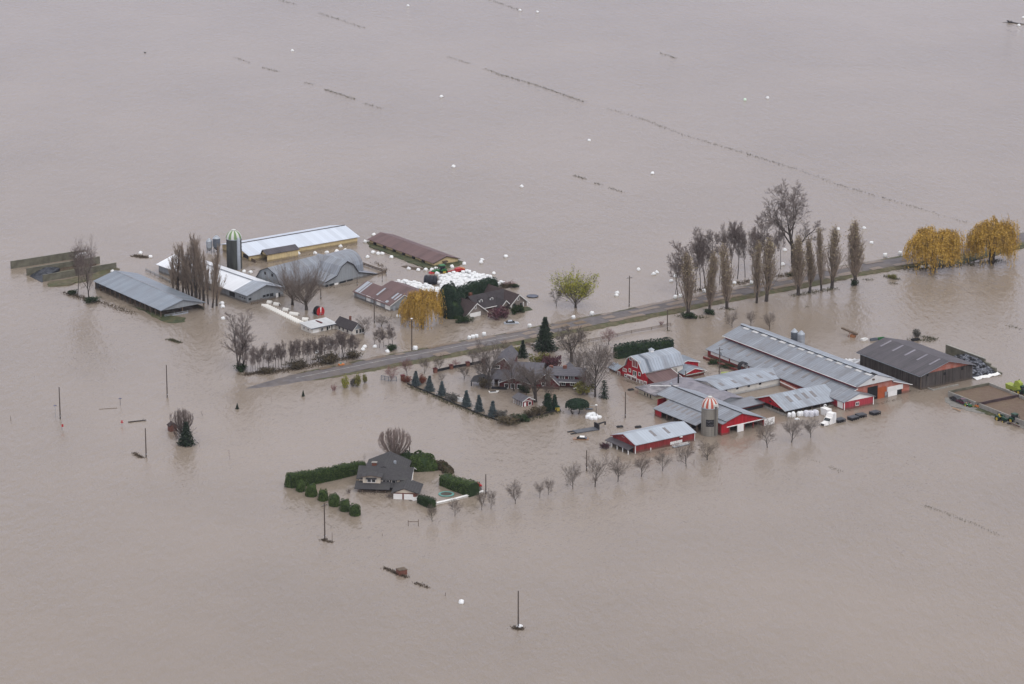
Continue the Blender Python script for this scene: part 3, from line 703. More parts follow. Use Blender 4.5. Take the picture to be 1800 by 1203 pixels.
def heap(name, label, cat, px, hts, m, seed=3, kind=None, jit=.25, ctr=None, hc=1.5):
    rr = random.Random(seed); P = [G(u, v, 0) for u, v in px]; c = ctr and G(*ctr, 0) or sum(P, Vector())/len(P)
    n = len(P); mb = MB(); R_ = 6; vs = [];
    dense = []
    for i in range(n):
        for k in range(4): dense.append((P[i].lerp(P[(i+1)%n], k/4), hts[i]+(hts[(i+1)%n]-hts[i])*k/4))
    nd = len(dense)
    for j in range(R_):
        f = j/R_
        for p, h in dense:
            q = p.lerp(c, f); vs.append(Vector((q.x+rr.uniform(-jit,jit), q.y+rr.uniform(-jit,jit), (h*(1-f)+hc*f)+rr.uniform(-jit,jit)*.6)) if j else Vector((p.x,p.y,h)))
    vs.append(Vector((c.x, c.y, hc)))
    low = [Vector((p.x,p.y,-.6)) for p,h in dense]
    N_ = len(vs); vs += low
    fs = [(j*nd+i, j*nd+(i+1)%nd, (j+1)*nd+(i+1)%nd, (j+1)*nd+i) for j in range(R_-1) for i in range(nd)]
    fs += [((R_-1)*nd+i, (R_-1)*nd+(i+1)%nd, N_-1) for i in range(nd)]
    fs += [((i+1)%nd, i, N_+i, N_+(i+1)%nd) for i in range(nd)]
    o = mb.add([v-c for v in vs], fs).build(name, M[m]); o.location = c
    if kind: setting(o, kind)
    else: tag(o, label, cat)
    return o
heap('silage_tarp', 'dark plastic sheet over a silage heap between the bunker walls at far left', 'tarpaulin', [(52,486),(74,497),(85,489),(105,478),(94,474),(75,473)], [.1,.1,.9,1.1,1.3,1.1], 'tarp', 4, hc=2.0)
heap('earth_heap', '', '', [(82,494),(120,488),(165,480),(196,473),(185,470),(140,474),(100,482)], [.2,.2,.3,.3,.6,.7,.6], 'verge', 5, kind='structure', hc=.9)
heap('earth_heap', '', '', [(105,481),(140,474),(170,466),(165,464),(130,470),(105,475)], [.3,.3,.3,.5,.6,.6], 'debris', 6, kind='structure', hc=.8)

# ---- silo with green and white dome, feed bins
def silo(name, label, u, v, rpx, vtop, vdome, mbody, cA, cB, n=16, chute=True, hoops=9, patch=None):
    P = G(u, v); k = ppm(P); r = rpx/k; P = G(u, v - rpx*.27); h = ztop(P, vtop); hd = ztop(P, vdome)-h-.1
    o = thing(name, label, 'silo', (P.x, P.y, 0))
    MB().lathe([(r,-.8)] + [(r, h*i/8) for i in range(9)], 32).build('tower', mbody, o, smooth=True)
    hp = MB()
    for i in range(hoops):
        z = h*(i+.5)/hoops; hp.lathe([(r+.0,z-.05),(r+.05,z-.05),(r+.05,z+.05),(r+.0,z+.05)], 32)
    hp.build('hoops', mbody, o)
    for par, mt in ((0, cA), (1, cB)):
        mb = MB()
        for i in range(n):
            if i % 2 != par: continue
            a0, a1 = 2*math.pi*(i+.25)/n, 2*math.pi*(i+1.25)/n
            mb.lathe([((r+.08)*math.cos(t*math.pi/2/7), h+hd*math.sin(t*math.pi/2/7)) for t in range(8)], 3, a0, a1)
        mb.build('dome_stripes', M[mt], o, smooth=True)
    MB().lathe([(r*.28,h+hd*.93),(r*.28,h+hd+.15),(0.01,h+hd+.3)], 12).build('dome_cap', M['domewhite'], o)
    MB().lathe([(r+.02,h-.12),(r+.14,h-.12),(r+.14,h+.06),(r+.02,h+.06)], 32).build('dome_ring', M['galv'], o)
    return o, r, h
darkstave = mat('dark_mossy_staves', (.040,.043,.042), var=.35, scale=.9, stretch=(1,1,.15), stain=(.085,.09,.08), stain_amt=.7)
o, r, h = silo('silo', 'dark stave silo with green and white striped dome', 412.3, 475, 13.4, 419, 404, darkstave, 'greenpaint', 'domewhite')
a = R(-52); MB().lathe([(.55,0),(.55,h+.35),(.3,h+.7),(.01,h+.75)], 10).xform(Matrix.Translation((math.cos(a)*(r+.15), math.sin(a)*(r+.15), 0))).build('chute', M['galv'], o, smooth=True)
def bin_(label, u, v, rpx, vtop, m='galv', legs=True, name='feed_bin', grp=None):
    P = G(u, v); r = rpx/ppm(P); zt = ztop(P, vtop)
    o = thing(name, label, 'feed bin', (P.x,P.y,0), 0, grp)
    z0 = zt*.36 if legs else -.5
    prof = ([(.25,z0-1.2 if z0 > 1.6 else .3)] if legs else []) + [(r,z0),(r,zt-.9)]
    MB().lathe(prof, 18).build('hopper_body', M[m], o, smooth=False)
    MB().lathe([(r+.06,zt-.92),(r*.45,zt-.25),(.2,zt),(.01,zt)], 18).build('cone_roof', M['galv'], o)
    rb = MB()
    for i in range(6): z = z0+(zt-.9-z0)*(i+.5)/6; rb.lathe([(r,z-.04),(r+.035,z),(r,z+.04)], 18)
    rb.build('rib_rings', M[m], o)
    if legs:
        for i in range(4):
            a = math.pi/4+i*math.pi/2; MB().tube((r*math.cos(a)*1.02,r*math.sin(a)*1.02,-.6),(r*math.cos(a),r*math.sin(a),z0+.4),.08,.08,5).build('leg', M['steel'], o)
    return o
bin_('smaller rust-tinged metal feed bin on legs, left of the taller bin behind the poplars', 368, 444, 5.4, 419, 'galv')
bin_('taller shiny metal feed bin on legs between the poplars and the green-topped silo', 381, 444, 6.6, 414, 'galvdk')

# ---- black drum, hose reel, tractor and red machine beside the bale stack
P = G(757, 499); k = ppm(P); r = 8.3/k
o = thing('manure_tank', 'black round tank lying on its side between the two fields of stacked white bales', 'tank', (P.x, P.y, 0), R(-14))
mb = MB().lathe([(.01,-1.9),(r*.8,-1.9),(r,-1.75),(r,1.75),(r*.8,1.9),(.01,1.9)], 22); mb.xform(Matrix.Translation((0,0,r*.85)) @ Matrix.Rotation(R(90),4,'Y')); mb.build('drum', M['tarpblue'] if False else M['tarp'], o, smooth=False)
mb = MB()
for z in (-1.2, 0, 1.2): mb.lathe([(r,z-.07),(r+.05,z-.07),(r+.05,z+.07),(r,z+.07)], 22)
mb.xform(Matrix.Translation((0,0,r*.85)) @ Matrix.Rotation(R(90),4,'Y')).build('rim_rings', M['black'], o)
def wheel(o, x, y, r, w, rim='yellow', z=None, name='wheel'):
    z = r-.3 if z is None else z
    wv = MB().lathe([(r*.55,-w/2),(r*.92,-w/2),(r,-w*.35),(r,w*.35),(r*.92,w/2),(r*.55,w/2)], 16); wv.xform(Matrix.Translation((x,y,z)) @ Matrix.Rotation(R(90),4,'X'))
    q = wv.build(name, M['rubber'], o)
    rm = MB().lathe([(.01,-w*.42),(r*.5,-w*.42),(r*.56,-w*.3),(r*.56,w*.3),(r*.5,w*.42),(.01,w*.42)], 16); rm.xform(Matrix.Translation((x,y,z)) @ Matrix.Rotation(R(90),4,'X'))
    rm.build('rim', M[rim], q); return q
def tractor(label, u, v, rz, body='dkgreen', rim='yellow', cab=True, s=1.0, dz=0, roof=None, seatcol=None):
    P = G(u, v); o = thing('tractor', label, 'tractor', (P.x,P.y,dz), rz, sc=(s,s,s))
    wheel(o, -.9, .85, .85, .45, rim); wheel(o, -.9, -.85, .85, .45, rim); wheel(o, 1.25, .8, .5, .3, rim); wheel(o, 1.25, -.8, .5, .3, rim)
    hb = MB().prism([(.1,-.38,.55),(2.0,-.34,.5),(2.05,-.34,.95),(1.85,-.34,1.12),(.1,-.38,1.25)], [(.1,.38,.55),(2.0,.34,.5),(2.05,.34,.95),(1.85,.34,1.12),(.1,.38,1.25)]); hb.build('bonnet', M[body], o)
    MB().box(2.05,2.12,-.3,.3,.5,.95).build('grille', M['black'], o)
    MB().box(-1.3,.2,-.35,.35,.35,.85).box(1.0,1.5,-.7,.7,.12,.28).build('chassis', M['black'], o)
    for sg in (1,-1): MB().prism([(-1.7,sg*.62,.9),(-1.35,sg*.62,1.42),(-.5,sg*.62,1.42),(-.1,sg*.62,1.0)], [(-1.7,sg*1.08,.9),(-1.35,sg*1.08,1.42),(-.5,sg*1.08,1.42),(-.1,sg*1.08,1.0)]).build('mudguard', M[body], o)
    MB().tube((.9,.2,1.2),(.9,.2,2.1),.05,.05,6).build('exhaust', M['black'], o)
    if cab:
        MB().prism([(-1.35,-.6,.9),(.15,-.6,.9),(.05,-.55,2.15),(-1.2,-.55,2.15)], [(-1.35,.6,.9),(.15,.6,.9),(.05,.55,2.15),(-1.2,.55,2.15)]).build('cab_glass', M['glass'], o)
        MB().prism([(-1.4,-.68,2.15),(.2,-.68,2.15),(.1,-.6,2.36),(-1.25,-.6,2.36)], [(-1.4,.68,2.15),(.2,.68,2.15),(.1,.6,2.36),(-1.25,.6,2.36)]).build('cab_roof', M[roof or body], o)
    else:
        MB().box(-1.15,-.65,-.28,.28,.9,1.1).box(-1.25,-1.1,-.28,.28,1.1,1.6).build('seat', M[seatcol or 'yellow'], o)
        MB().tube((-1.2,-.5,.9),(-1.2,-.5,2.0),.05,.05,5).tube((-1.2,.5,.9),(-1.2,.5,2.0),.05,.05,5).tube((-1.2,-.5,2.0),(-1.2,.5,2.0),.05,.05,5).build('roll_bar', M['black'], o)
        MB().tube((-.1,0,1.2),(-.35,0,1.5),.03,.03,5).lathe([(.2,-.02),(.24,0),(.2,.02)],12).build('steering_wheel', M['black'], o)
    return o
tractor('green tractor with rounded cab half under water beside the stacked white bales', 773, 479, R(200), 'green', 'yellow', True, 1.25, -.55)
P = G(804, 477.5); o = thing('forage_wagon', 'bright red farm implement with a long drawbar, partly sunk beside the white bale stack', 'farm machine', (P.x,P.y,-.3), R(20), None, (.82,.82,.82))
MB().prism([(-1.2,-1.0,.1),(2.4,-1.2,.1),(2.6,-1.2,1.2),(1.0,-1.1,1.75),(-.8,-.9,1.5)], [(-1.2,1.0,.1),(2.4,1.2,.1),(2.6,1.2,1.2),(1.0,1.1,1.75),(-.8,.9,1.5)]).build('body', M['redpaint'], o)
MB().prism([(-1.0,-.2,.9),(-1.0,.2,.9),(-1.0,.2,1.3),(-1.0,-.2,1.3)], [(-4.8,-.12,.35),(-4.8,.12,.35),(-4.8,.12,.6),(-4.8,-.12,.6)]).build('drawbar', M['redpaint'], o)
MB().prism([(1.0,-1.0,1.7),(2.7,-1.1,1.25),(2.9,-1.1,1.4),(1.2,-1.0,1.95)], [(1.0,1.0,1.7),(2.7,1.1,1.25),(2.9,1.1,1.4),(1.2,1.0,1.95)]).build('hood', M['orange'], o)
wheel(o, .6, -1.25, .55, .3, 'redpaint'); wheel(o, .6, 1.25, .55, .3, 'redpaint')
P = G(758.5, 480.5); o = thing('mower', 'red mowing deck in the water in front of the green tractor, white bales around it', 'farm machine', (P.x,P.y,-.15), R(200), None, (.75,.75,.75))
MB().prism([(-1.1,-.9,.0),(1.1,-.9,.0),(.9,-.7,.75),(-.9,-.7,.75)], [(-1.1,.9,.0),(1.1,.9,.0),(.9,.7,.75),(-.9,.7,.75)]).build('deck', M['redpaint'], o)
MB().box(-1.3,1.3,-1.2,-.9,.1,.45).build('cutter_bar', M['galv'], o); MB().tube((0,.7,.5),(0,1.9,.9),.1,.08,6).build('hitch_arm', M['redpaint'], o)
P = G(560.5, 553); o = thing('hose_reel', 'red irrigation hose reel with black drum and white stripe, right of the round trees', 'hose reel', (P.x,P.y,0), R(-48))
mb = MB().lathe([(1.1,-.8),(1.35,-.8),(1.35,.75),(1.1,.75)], 24); mb.xform(Matrix.Translation((0,0,1.0)) @ Matrix.Rotation(R(90),4,'Y')); mb.build('hose_drum', M['black'], o)
for x in (-.85, .85):
    mb = MB().lathe([(.01,-.06),(1.45,-.06),(1.45,.06),(.01,.06)], 24); mb.xform(Matrix.Translation((x,0,1.0)) @ Matrix.Rotation(R(90),4,'Y')); mb.build('side_disc', M['redpaint'] if x > 0 else M['tarp'], o)
MB().prism([(.93,-.08,.7),(.93,.08,.7),(.93,.26,2.4),(.93,-.26,2.4)], [(.96,-.08,.7),(.96,.08,.7),(.96,.26,2.4),(.96,-.26,2.4)]).build('stripe', M['white'], o)
MB().box(-1.1,1.1,-1.2,-1.05,.0,.16).box(-1.1,1.1,1.05,1.2,0,.16).box(-3.0,-1,-.1,.1,.05,.2).tube((-1,-1.1,.1),(-2.9,-.05,.1),.07,.07,5).tube((-1,1.1,.1),(-2.9,.05,.1),.07,.07,5).build('chassis', M['steel'], o)
MB().tube((1.3,-.6,0),(1.3,-.6,.75),.09,.09,6).tube((1.3,-.6,.7),(1.3,.3,.4),.07,.07,6).build('stabiliser_leg', M['steel'], o)
# ================================================================ right farm
# ---- two-tier dairy barn
b = Bld('dairy_barn', 'huge two-tier metal-roofed cattle barn with red clerestory strip and salmon front', 'barn', (1473,716.5), 703, (1599.5,676.5), (1242.2,614.4))
L, Wd, ze = b.L, b.W, b.ze
q = L/4; xm = L/2
zu = b.fy(1504, 678, 0)[1]; zr = b.fy(1535.3, 659.2, 0)[1]; zl = zu-1.0
b.part('wall', MB().prism([(0,0,-.6),(L,0,-.6),(L,0,ze),(L-q,0,zl),(L-q,0,zu),(xm,0,zr-.1),(q,0,zu),(q,0,zl),(0,0,ze)], [(0,Wd,-.6),(L,Wd,-.6),(L,Wd,ze),(L-q,Wd,zl),(L-q,Wd,zu),(xm,Wd,zr-.1),(q,Wd,zu),(q,Wd,zl),(0,Wd,ze)]), 'redold')
b.skin([(-.5,ze+.02),(q,zl+.14)], 'y', -.5, Wd+.5, 'tin_y', 'lower_roof'); b.skin([(q,zu+.10),(xm,zr+.12)], 'y', -.6, Wd+.6, 'tin_y', 'upper_roof') if False else None
b.skin([(L-q,zl+.14),(L+.5,ze+.02)], 'y', -.5, Wd+.5, 'tin_y', 'lower_roof')
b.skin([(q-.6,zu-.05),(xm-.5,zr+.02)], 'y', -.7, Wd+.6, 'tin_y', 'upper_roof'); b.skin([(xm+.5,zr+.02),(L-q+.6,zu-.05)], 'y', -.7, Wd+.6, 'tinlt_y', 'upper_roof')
b.part('ridge_vent', MB().box(xm-.5,xm+.5,-.6,Wd+.5,zr-.1,zr+.18), 'black')
b.skin([(xm-.65,zr+.33),(xm,zr+.5),(xm+.65,zr+.33)], 'y', 1.0, Wd+.6, 'tinlt_y', 'vent_cap', t=.06)
b.part('clerestory', MB().box(q-.08,q-.02,0,Wd,zl+.15,zu-.1), 'maroon' if False else mat('deep_red_trim', (.20,.012,.03), var=.1))
b.part('gutter', MB().box(q-.75,q-.62,-.6,Wd+.6,zu-.22,zu-.08), 'trim')
n = 14
for side, (xa, za, xb, zb) in enumerate(((q*.42, ze+(zl-ze)*.42+.16, q*.93, ze+(zl-ze)*.93+.16),(q+(xm-q)*.5, zu+(zr-zu)*.5+.04, xm-.6, zr-.02))):
    for i in range(n):
        yc = Wd*(i+.55)/n
        q4 = [(xa,yc-.45,za+.06),(xa,yc+.45,za+.06),(xb,yc+.45,zb+.06),(xb,yc-.45,zb+.06)]
        b.part('skylight', MB().slab(q4,.06), 'skylight')
tr = mat('translucent_white_sheet', (.50,.50,.50), var=.15, rough=.4)
for i in range(n):                    # pale sheets under the vent
    yc = Wd*(i+.05)/n+1.2; b.part('pale_sheet', MB().slab([(xm-1.35,yc-1.2,zr-.17),(xm-1.35,yc+1.2,zr-.17),(xm-.55,yc+1.2,zr+.06),(xm-.55,yc-1.2,zr+.06)],.05), tr)
b.part('gable_panel', MB().prism([(q-.4,-.62,zu-.35),(L-q+.4,-.62,zu-.35),(xm,-.62,zr+.05)], [(q-.4,-.05,zu-.35),(L-q+.4,-.05,zu-.35),(xm,-.05,zr+.05)]), mat('white_gable_metal', (.58,.58,.58), var=.06))
b.part('front_wall', MB().box(q,L-q,-.05,0,-.6,zu-.36), 'redfade'); b.part('front_wall', MB().prism([(L-q+.01,-.04,-.6),(L-.02,-.04,-.6),(L-.02,-.04,ze-.1),(L-q+.01,-.04,zl-.1)], [(L-q+.01,0,-.6),(L-.02,0,-.6),(L-.02,0,ze-.1),(L-q+.01,0,zl-.1)]), 'redfade')
b.part('front_wall', MB().prism([(.02,-.04,-.6),(q-.01,-.04,-.6),(q-.01,-.04,zl-.1),(.02,-.04,ze-.1)], [(.02,0,-.6),(q-.01,0,-.6),(q-.01,0,zl-.1),(.02,0,ze-.1)]), 'redfade')
b.part('fascia', MB().prism([(-.6,-.65,ze-.1),(q,-.65,zl+.02),(q,-.65,zl+.2),(-.6,-.65,ze+.08)], [(-.6,-.55,ze-.1),(q,-.55,zl+.02),(q,-.55,zl+.2),(-.6,-.55,ze+.08)]).prism([(L-q,-.65,zl+.02),(L+.6,-.65,ze-.1),(L+.6,-.65,ze+.08),(L-q,-.65,zl+.2)], [(L-q,-.55,zl+.02),(L+.6,-.55,ze-.1),(L+.6,-.55,ze+.08),(L-q,-.55,zl+.2)]), 'trim')
b.ppx('y', -.05, (1525,681.5), (1542,701), 'black', 'barn_door_shade', label='black panel in place of the shade inside the open barn doorway'); b.ppx('y', -.05, (1543,682), (1557,700), mat('orange_boards', (.36,.085,.03), var=.15), 'wood_panel')  # black panel painted for the shade inside the open doorway
b.ppx('y', -.05, (1561,683), (1576,698), 'white', 'sliding_door', t=.12); b.ppx('y', -.05, (1576.5,682), (1584.5,694.5), 'black', 'barn_door_shade')  # second black panel, also the doorway's inner shade put into colour
b.ppx('y', -.05, (1559.5,681), (1586.5,683.2), 'trim', 'door_track', t=.16); b.ppx('y', -.05, (1555,689), (1558.5,700.5), 'greyclad', 'pipe_box', t=.3)
b.ppx('y', -.6, (1533.5,666.2), (1536.5,668), 'wood', 'barn_lamp', t=.3)
for i in range(6):                    # pale curtain panels along the far side wall
    y, z = b.fx(1257+i*17, 624+i*6.5, 0)
    if y > 30: b.panel('x', 0, y-1.9, y+1.9, ze-1.15, ze-.25, 'white', 'curtain')
b.part('feed_rail', MB().box(-2.4,-2.2,30,Wd-1,-.5,.7), 'redold')
dairy = b
for i, u in enumerate((1249.5,)):
    pass
# ---- low wing with wall to the yard
b = Bld('calf_wing', 'low grey metal-roofed wing with a white wall facing the flooded inner yard', 'barn', (1267,698), 686, (1375,664.3), (1221,668.3))
ze, Wd = b.ze, b.W; L = b.L+1; zr = b.fx(1244, 670.3, 0)[1]; rise = max(.6, zr-ze-.15)
b.walls(0, L, 0, Wd, ze, rise, 'x', 'whitewall'); b.roof(0, L+3, 0, Wd, ze, rise, 'x', 'tinlt_x', oh=.5)
b.strips(0, L, 0, Wd, ze, rise, 'x', 0, 5, .30, .66, w=1.0)
for u in (1276,1296,1316,1336): b.ppx('y', 0, (u-2,685.5-(u-1276)*.205), (u+2,688.3-(u-1276)*.205), 'dark', 'vent')
b.part('yard_rail', MB().box(1,L-1,-.6,-.5,.45,.55).box(1,L-1,-.6,-.5,.1,.2), 'galv')
b.ppx('x', 0, (1232,676), (1246,690), 'dark', 'doorway')  # no real opening: dark panel stands in for the shade within
# red wall at the head of the yard
A, B = G(1371, 678), G(1409, 696.5); o = thing('yard_wall', 'faded red boarded wall with white rail at the head of the flooded inner yard', 'wall', A, math.atan2((B-A).y,(B-A).x)); l = (B-A).length
MB().box(0,l,0,.15,-.6,ztop(A,668.5)).build('boards', M['redfade'], o); MB().box(0,l,-.15,-.02,1.0,1.25).build('rail', M['trim'], o)
# ---- open shed with red gable
b = Bld('open_shed', 'open-fronted shed with grey metal roof and red gable, white bags stacked before it', 'shed', (1381,731.5), 721.1, (1474,702.0), (1327.4,700.7))
ze, L, Wd = b.ze, b.L, b.W; zr = b.fx(1351.5, 694.5, 0)[1]; rise = zr-ze
b.roof(0, L, 0, Wd, ze, rise, 'x', 'tinlt_x', oh=.6); b.strips(0, L, 0, Wd, ze, rise, 'x', 0, 4, .36, .76, w=1.1, pos=[L*.22,L*.38,L*.53,L*.68])
b.part('gable_wall', MB().prism([(.05,0,ze-.2),(.05,Wd,ze-.2),(.05,Wd*.5,zr)], [(.15,0,ze-.2),(.15,Wd,ze-.2),(.15,Wd*.5,zr)]), 'red')
b.rake(0, L, 0, Wd, ze, rise, 'x', 'trim', .15, oh=.6); b.ppx('x', .05, (1352.5,704.2), (1355.8,708), 'dark', 'vent')
b.posts([(L*i/6+.15,.2) for i in range(7)], ze, .11, 'wood'); b.posts([(.2,Wd*i/4+.1) for i in range(1,5)], ze, .11, 'wood')
for i in range(1,6): b.part('brace', MB().tube((L*i/6+.15,.2,ze-.8),(L*i/6-.6,.2,ze),.05,.05,4).tube((L*i/6+.15,.2,ze-.8),(L*i/6+.9,.2,ze),.05,.05,4), 'wood')
b.part('kerb_wall', MB().box(-.1,.1,-.2,Wd,-.6,.55), 'concrete'); b.part('kerb_wall', MB().box(.11,L*.97,-.2,0,-.6,.35), 'concrete')
b.part('rear_wall', MB().box(.3,L,Wd-.2,Wd-.1,-.6,ze), 'redold'); b.part('feed_rail', MB().box(1,L-1,Wd*.5,Wd*.5+.1,.3,.5).box(1,L-1,Wd*.5,Wd*.5+.1,.8,.95), 'galv')
# ---- small red end building
b = Bld('red_outbuilding', 'small red building with white gable and pale garage door beside the open shed', 'outbuilding', (1483.6,721.5), 707.2, (1536.7,697.2), (1437.4,689.4))
ze, L, Wd = b.ze, b.L, b.W; zr = b.fy(1510, 691.3, 0)[1]; rise = zr-ze-.1
b.walls(0, L, 0, Wd, ze, .02, 'y', 'redpink'); b.roof(0, L, 0, Wd, ze, rise, 'y', 'tin_y', oh=.4)
b.part('gable_wall', MB().prism([(-.1,-.1,ze),(L+.1,-.1,ze),(L/2,-.1,zr)], [(-.1,0,ze),(L+.1,0,ze),(L/2,0,zr)]), 'white')
b.part('corner_trim', MB().box(-.06,.2,-.06,-.02,-.6,ze-.02), 'white'); b.part('corner_trim', MB().box(L-.2,L+.06,-.06,-.02,-.6,ze-.02), 'white')
b.ppx('x', 0, (1472.5,704.5), (1481.5,719), 'white', 'garage_door'); b.wpx('y', 0, (1504.6,708), (1509.2,712), fw=.13, mull=1)
# ---- front parlour barn with red gable
b = Bld('parlour_barn', 'wide metal-roofed barn with bright red front gable and open side behind the striped silo', 'barn', (1248.9,770.3), 756.8, (1342.3,735.5), (1148.1,716.3))
ze, L, Wd = b.ze, b.L, b.W; x0 = b.fy(1302.7,726.9,0)[0]; zr = b.fy(1302.7, 726.9, 0)[1]; rise = zr-ze-.1; pk = x0/L
xb = L*.30; zb = ze + rise*xb/x0
b.skin([(-.5,ze-.05),(xb,zb+.02)], 'y', 5.6, Wd-.5, 'tin_y', 'lean_to_roof')
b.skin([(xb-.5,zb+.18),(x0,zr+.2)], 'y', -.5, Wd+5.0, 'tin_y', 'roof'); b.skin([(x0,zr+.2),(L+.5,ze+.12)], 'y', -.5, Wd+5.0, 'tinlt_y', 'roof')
b.part('ridge_cap', MB().box(x0-.25,x0+.1,-.55,Wd+5,zr+.2,zr+.27), 'dark')
n = 9
for i in range(n):
    yc = 6.6+(Wd-5.5)*i/n
    for xa, xc, zo in ((xb*.38, xb*.8, .06), (xb+(x0-xb)*.42, xb+(x0-xb)*.92, .24)):
        za = ze+rise*xa/x0+zo; zc = ze+rise*xc/x0+zo
        b.part('skylight', MB().slab([(xa,yc-.45,za),(xa,yc+.45,za),(xc,yc+.45,zc),(xc,yc-.45,zc)],.06), 'skylight')
b.part('gable_wall', MB().prism([(L*.2,-.05,ze-.15),(L,-.05,ze-.15),(x0,-.05,zr+.02),(L*.2,-.05,ze+rise*.2*L/x0)], [(L*.2,.08,ze-.15),(L,.08,ze-.15),(x0,.08,zr+.02),(L*.2,.08,ze+rise*.2*L/x0)]), 'red'); b.flat([(L*.2,-.5,ze+rise*.2*L/x0+.16),(xb-.4,-.5,zb),(xb-.4,5.55,zb),(L*.2,5.55,ze+rise*.2*L/x0+.16)], .12, 'tin_y', 'corner_roof'); b.part('side_wall', MB().box(L*.2-.05,L*.2+.05,.1,5.6,-.6,ze+rise*.2*L/x0), 'redold'); SP = b.m @ Vector((L*.2-2.75, 1.9, 0))
b.part('fascia', MB().box(xb,L+.4,-.16,-.06,ze-.25,ze-.0), 'white')
b.part('front_wall', MB().box(L*.2,L*.34,-.04,.08,-.6,ze-.16), 'red')
b.ppx('y', -.04, (1296,746.5), (1306.5,760.5), 'white', 'sliding_door', t=.15, emb=.1); b.part('sliding_door', MB().box(L+.1,L+3.6,-.12,-.05,-.5,ze-.2), 'white')
b.posts([(L*.34,0),(L*.62,.05),(L*.80,.05),(L-.15,.05)], ze-.2, .16, 'redold'); b.posts([(.1,5.8+(Wd-6.6)*i/7) for i in range(8)], ze-.1, .14, 'wood')
b.part('rear_wall', MB().box(.2,L,Wd-1,Wd-.9,-.6,ze), 'redold'); b.part('inner_wall', MB().box(L*.36,L*.36+.1,.2,Wd-1.2,-.6,ze), 'greyclad'); b.part('side_wall', MB().box(L-.12,L-.02,.2,Wd+4,-.6,ze), 'redold')
b.part('inner_wall', MB().box(.4,L-.3,9,9.1,-.6,ze), 'dark')
b.part('end_panel', MB().box(xb-.6,xb+2.4,Wd+4.2,Wd+4.3,-.6,ze+.3).box(-.05,.08,Wd-3.5,Wd-1,-.6,ze-.2), 'red')
par = b
# ---- old milking parlour (flat roof, cream wall) and lilac roofs
b = Bld('milk_house', 'flat-roofed cream building with three slit windows between the red barns', 'outbuilding', (1151,704.5), 696.5, (1219,681.8), (1122.5,681.5))
ze, L, Wd = b.ze, b.L, b.W
b.part('wall', MB().box(.4,L,.4,Wd-.4,-.6,ze), 'whitewall' if False else mat('cream_render', (.50,.45,.34), var=.1, stain=(.34,.30,.24)))
b.flat([(-.3,-.3,ze+.3),(L,-.3,ze+.3),(L,Wd+.3,ze+.3),(-.3,Wd+.3,ze+.3)], .3, mat('patchy_felt_roof', (.15,.145,.16), var=.3, scale=.5, stain=(.34,.31,.32), stain_amt=.8, stain_scale=.25), 'roof')
for p, q in (((1132.8,690),(1134.2,695.2)), ((1137.7,692),(1139.3,697.5)), ((1142.7,693.5),(1144.3,700))): b.ppx('x', .4, p, q, 'dark', 'window_opening')
b.part('roof_pipe', MB().tube((L*.25,Wd*.8,ze+.5),(L*.72,Wd*.25,ze+.7),.12,.12,6).tube((L*.25,Wd*.8,ze+.3),(L*.25,Wd*.8,ze+.6),.1,.1,5), 'white'); b.part('roof_vent', MB().box(L*.62,L*.62+.6,Wd*.5,Wd*.5+.5,ze+.3,ze+1.1).tube((L*.7,Wd*.62,ze),(L*.7,Wd*.62,ze+2.0),.05,.05,5), 'galv')
b = Bld('old_parlour', 'low building with lilac-grey felt roof squeezed between the parlour barn and the yard', 'outbuilding', (1276,716), 706, (1304,699.5), (1186,671.5))
ze, L, Wd = b.ze, b.L, b.W
b.walls(-4, L, 0, Wd, ze, .9, 'y', 'greyclad', pk=.55); b.roof(-4, L, 0, Wd, ze, .95, 'y', 'lilac', oh=.4, pk=.55)
b.part('flue', MB().tube((-1.2,Wd*.86,ze),(-1.2,Wd*.86,ze+3.2),.22,.22,8), 'dark'); b.part('front_shed', MB().box(.2,L+2.5,-6,-.5,-.6,ze-.5), 'redold'); b.flat([(-.3,-6.4,ze-.2),(L+3,-6.4,ze-.2),(L+3,-.3,ze+.05),(-.3,-.3,ze+.05)], .16, 'tin_y', 'front_roof')
b.panel('X', L+2.5, -5.5, -1, .1, ze-.7, 'dark', 'doorway'); b.panel('y', -6, 1.0, L+2.2, .0, ze-.75, 'dark', 'doorway')  # both doorways are dark panels, interior shade given as colour
# ---- red gambrel barn
b = Bld('red_gambrel_barn', 'tall bright red barn with white-trimmed windows and pale gambrel metal roof', 'barn', (1136.7,678), 668, (1200,654.5), (1086.5,649.5))
pr = [b.fx(u, v, 0) for u, v in ((1138,667),(1130.7,654.4),(1124,635.8),(1110.6,626.5),(1104.2,630.2),(1100.5,641.5),(1086,651))]
pr = [(y, z) for y, z in pr]
(ya, za), (ye, zE), (yk, zk), (yr, zr), (yk2, zk2), (ye2, zE2), (yz, zz) = pr
L = b.fy(1180.2, 611.2, yr)[0]
b.extr([(ya,-.6),(ya,za),(ye,zE),(yk,zk),(yr,zr),(yk2,zk2),(ye2,zE2),(yz,zz),(yz,-.6)], 'x', 0, .3, 'red', 'gable_wall')
b.extr([(ye,-.6),(ye,zE),(yk,zk),(yr,zr),(yk2,zk2),(ye2,zE2),(ye2,-.6)], 'x', .3, L, 'whitewall', 'wall')
u_ = lambda P, d=.15: [(a, z+d) for a, z in P]
b.skin(u_([(ye-.35,zE-.35),(yk,zk),(yr,zr)]), 'x', -.5, L+.4, 'tinlt_x', 'roof'); b.skin(u_([(yr,zr),(yk2,zk2),(ye2,zE2),(ye2+.5,zE2-.2)]), 'x', -.5, L+.4, 'tinlt_x', 'roof')
b.rail(u_([(ye-.35,zE-.35),(yk,zk),(yr,zr),(yk2,zk2),(ye2,zE2),(yz,zz)], .13), 'x', -.5, 'trim', .22)
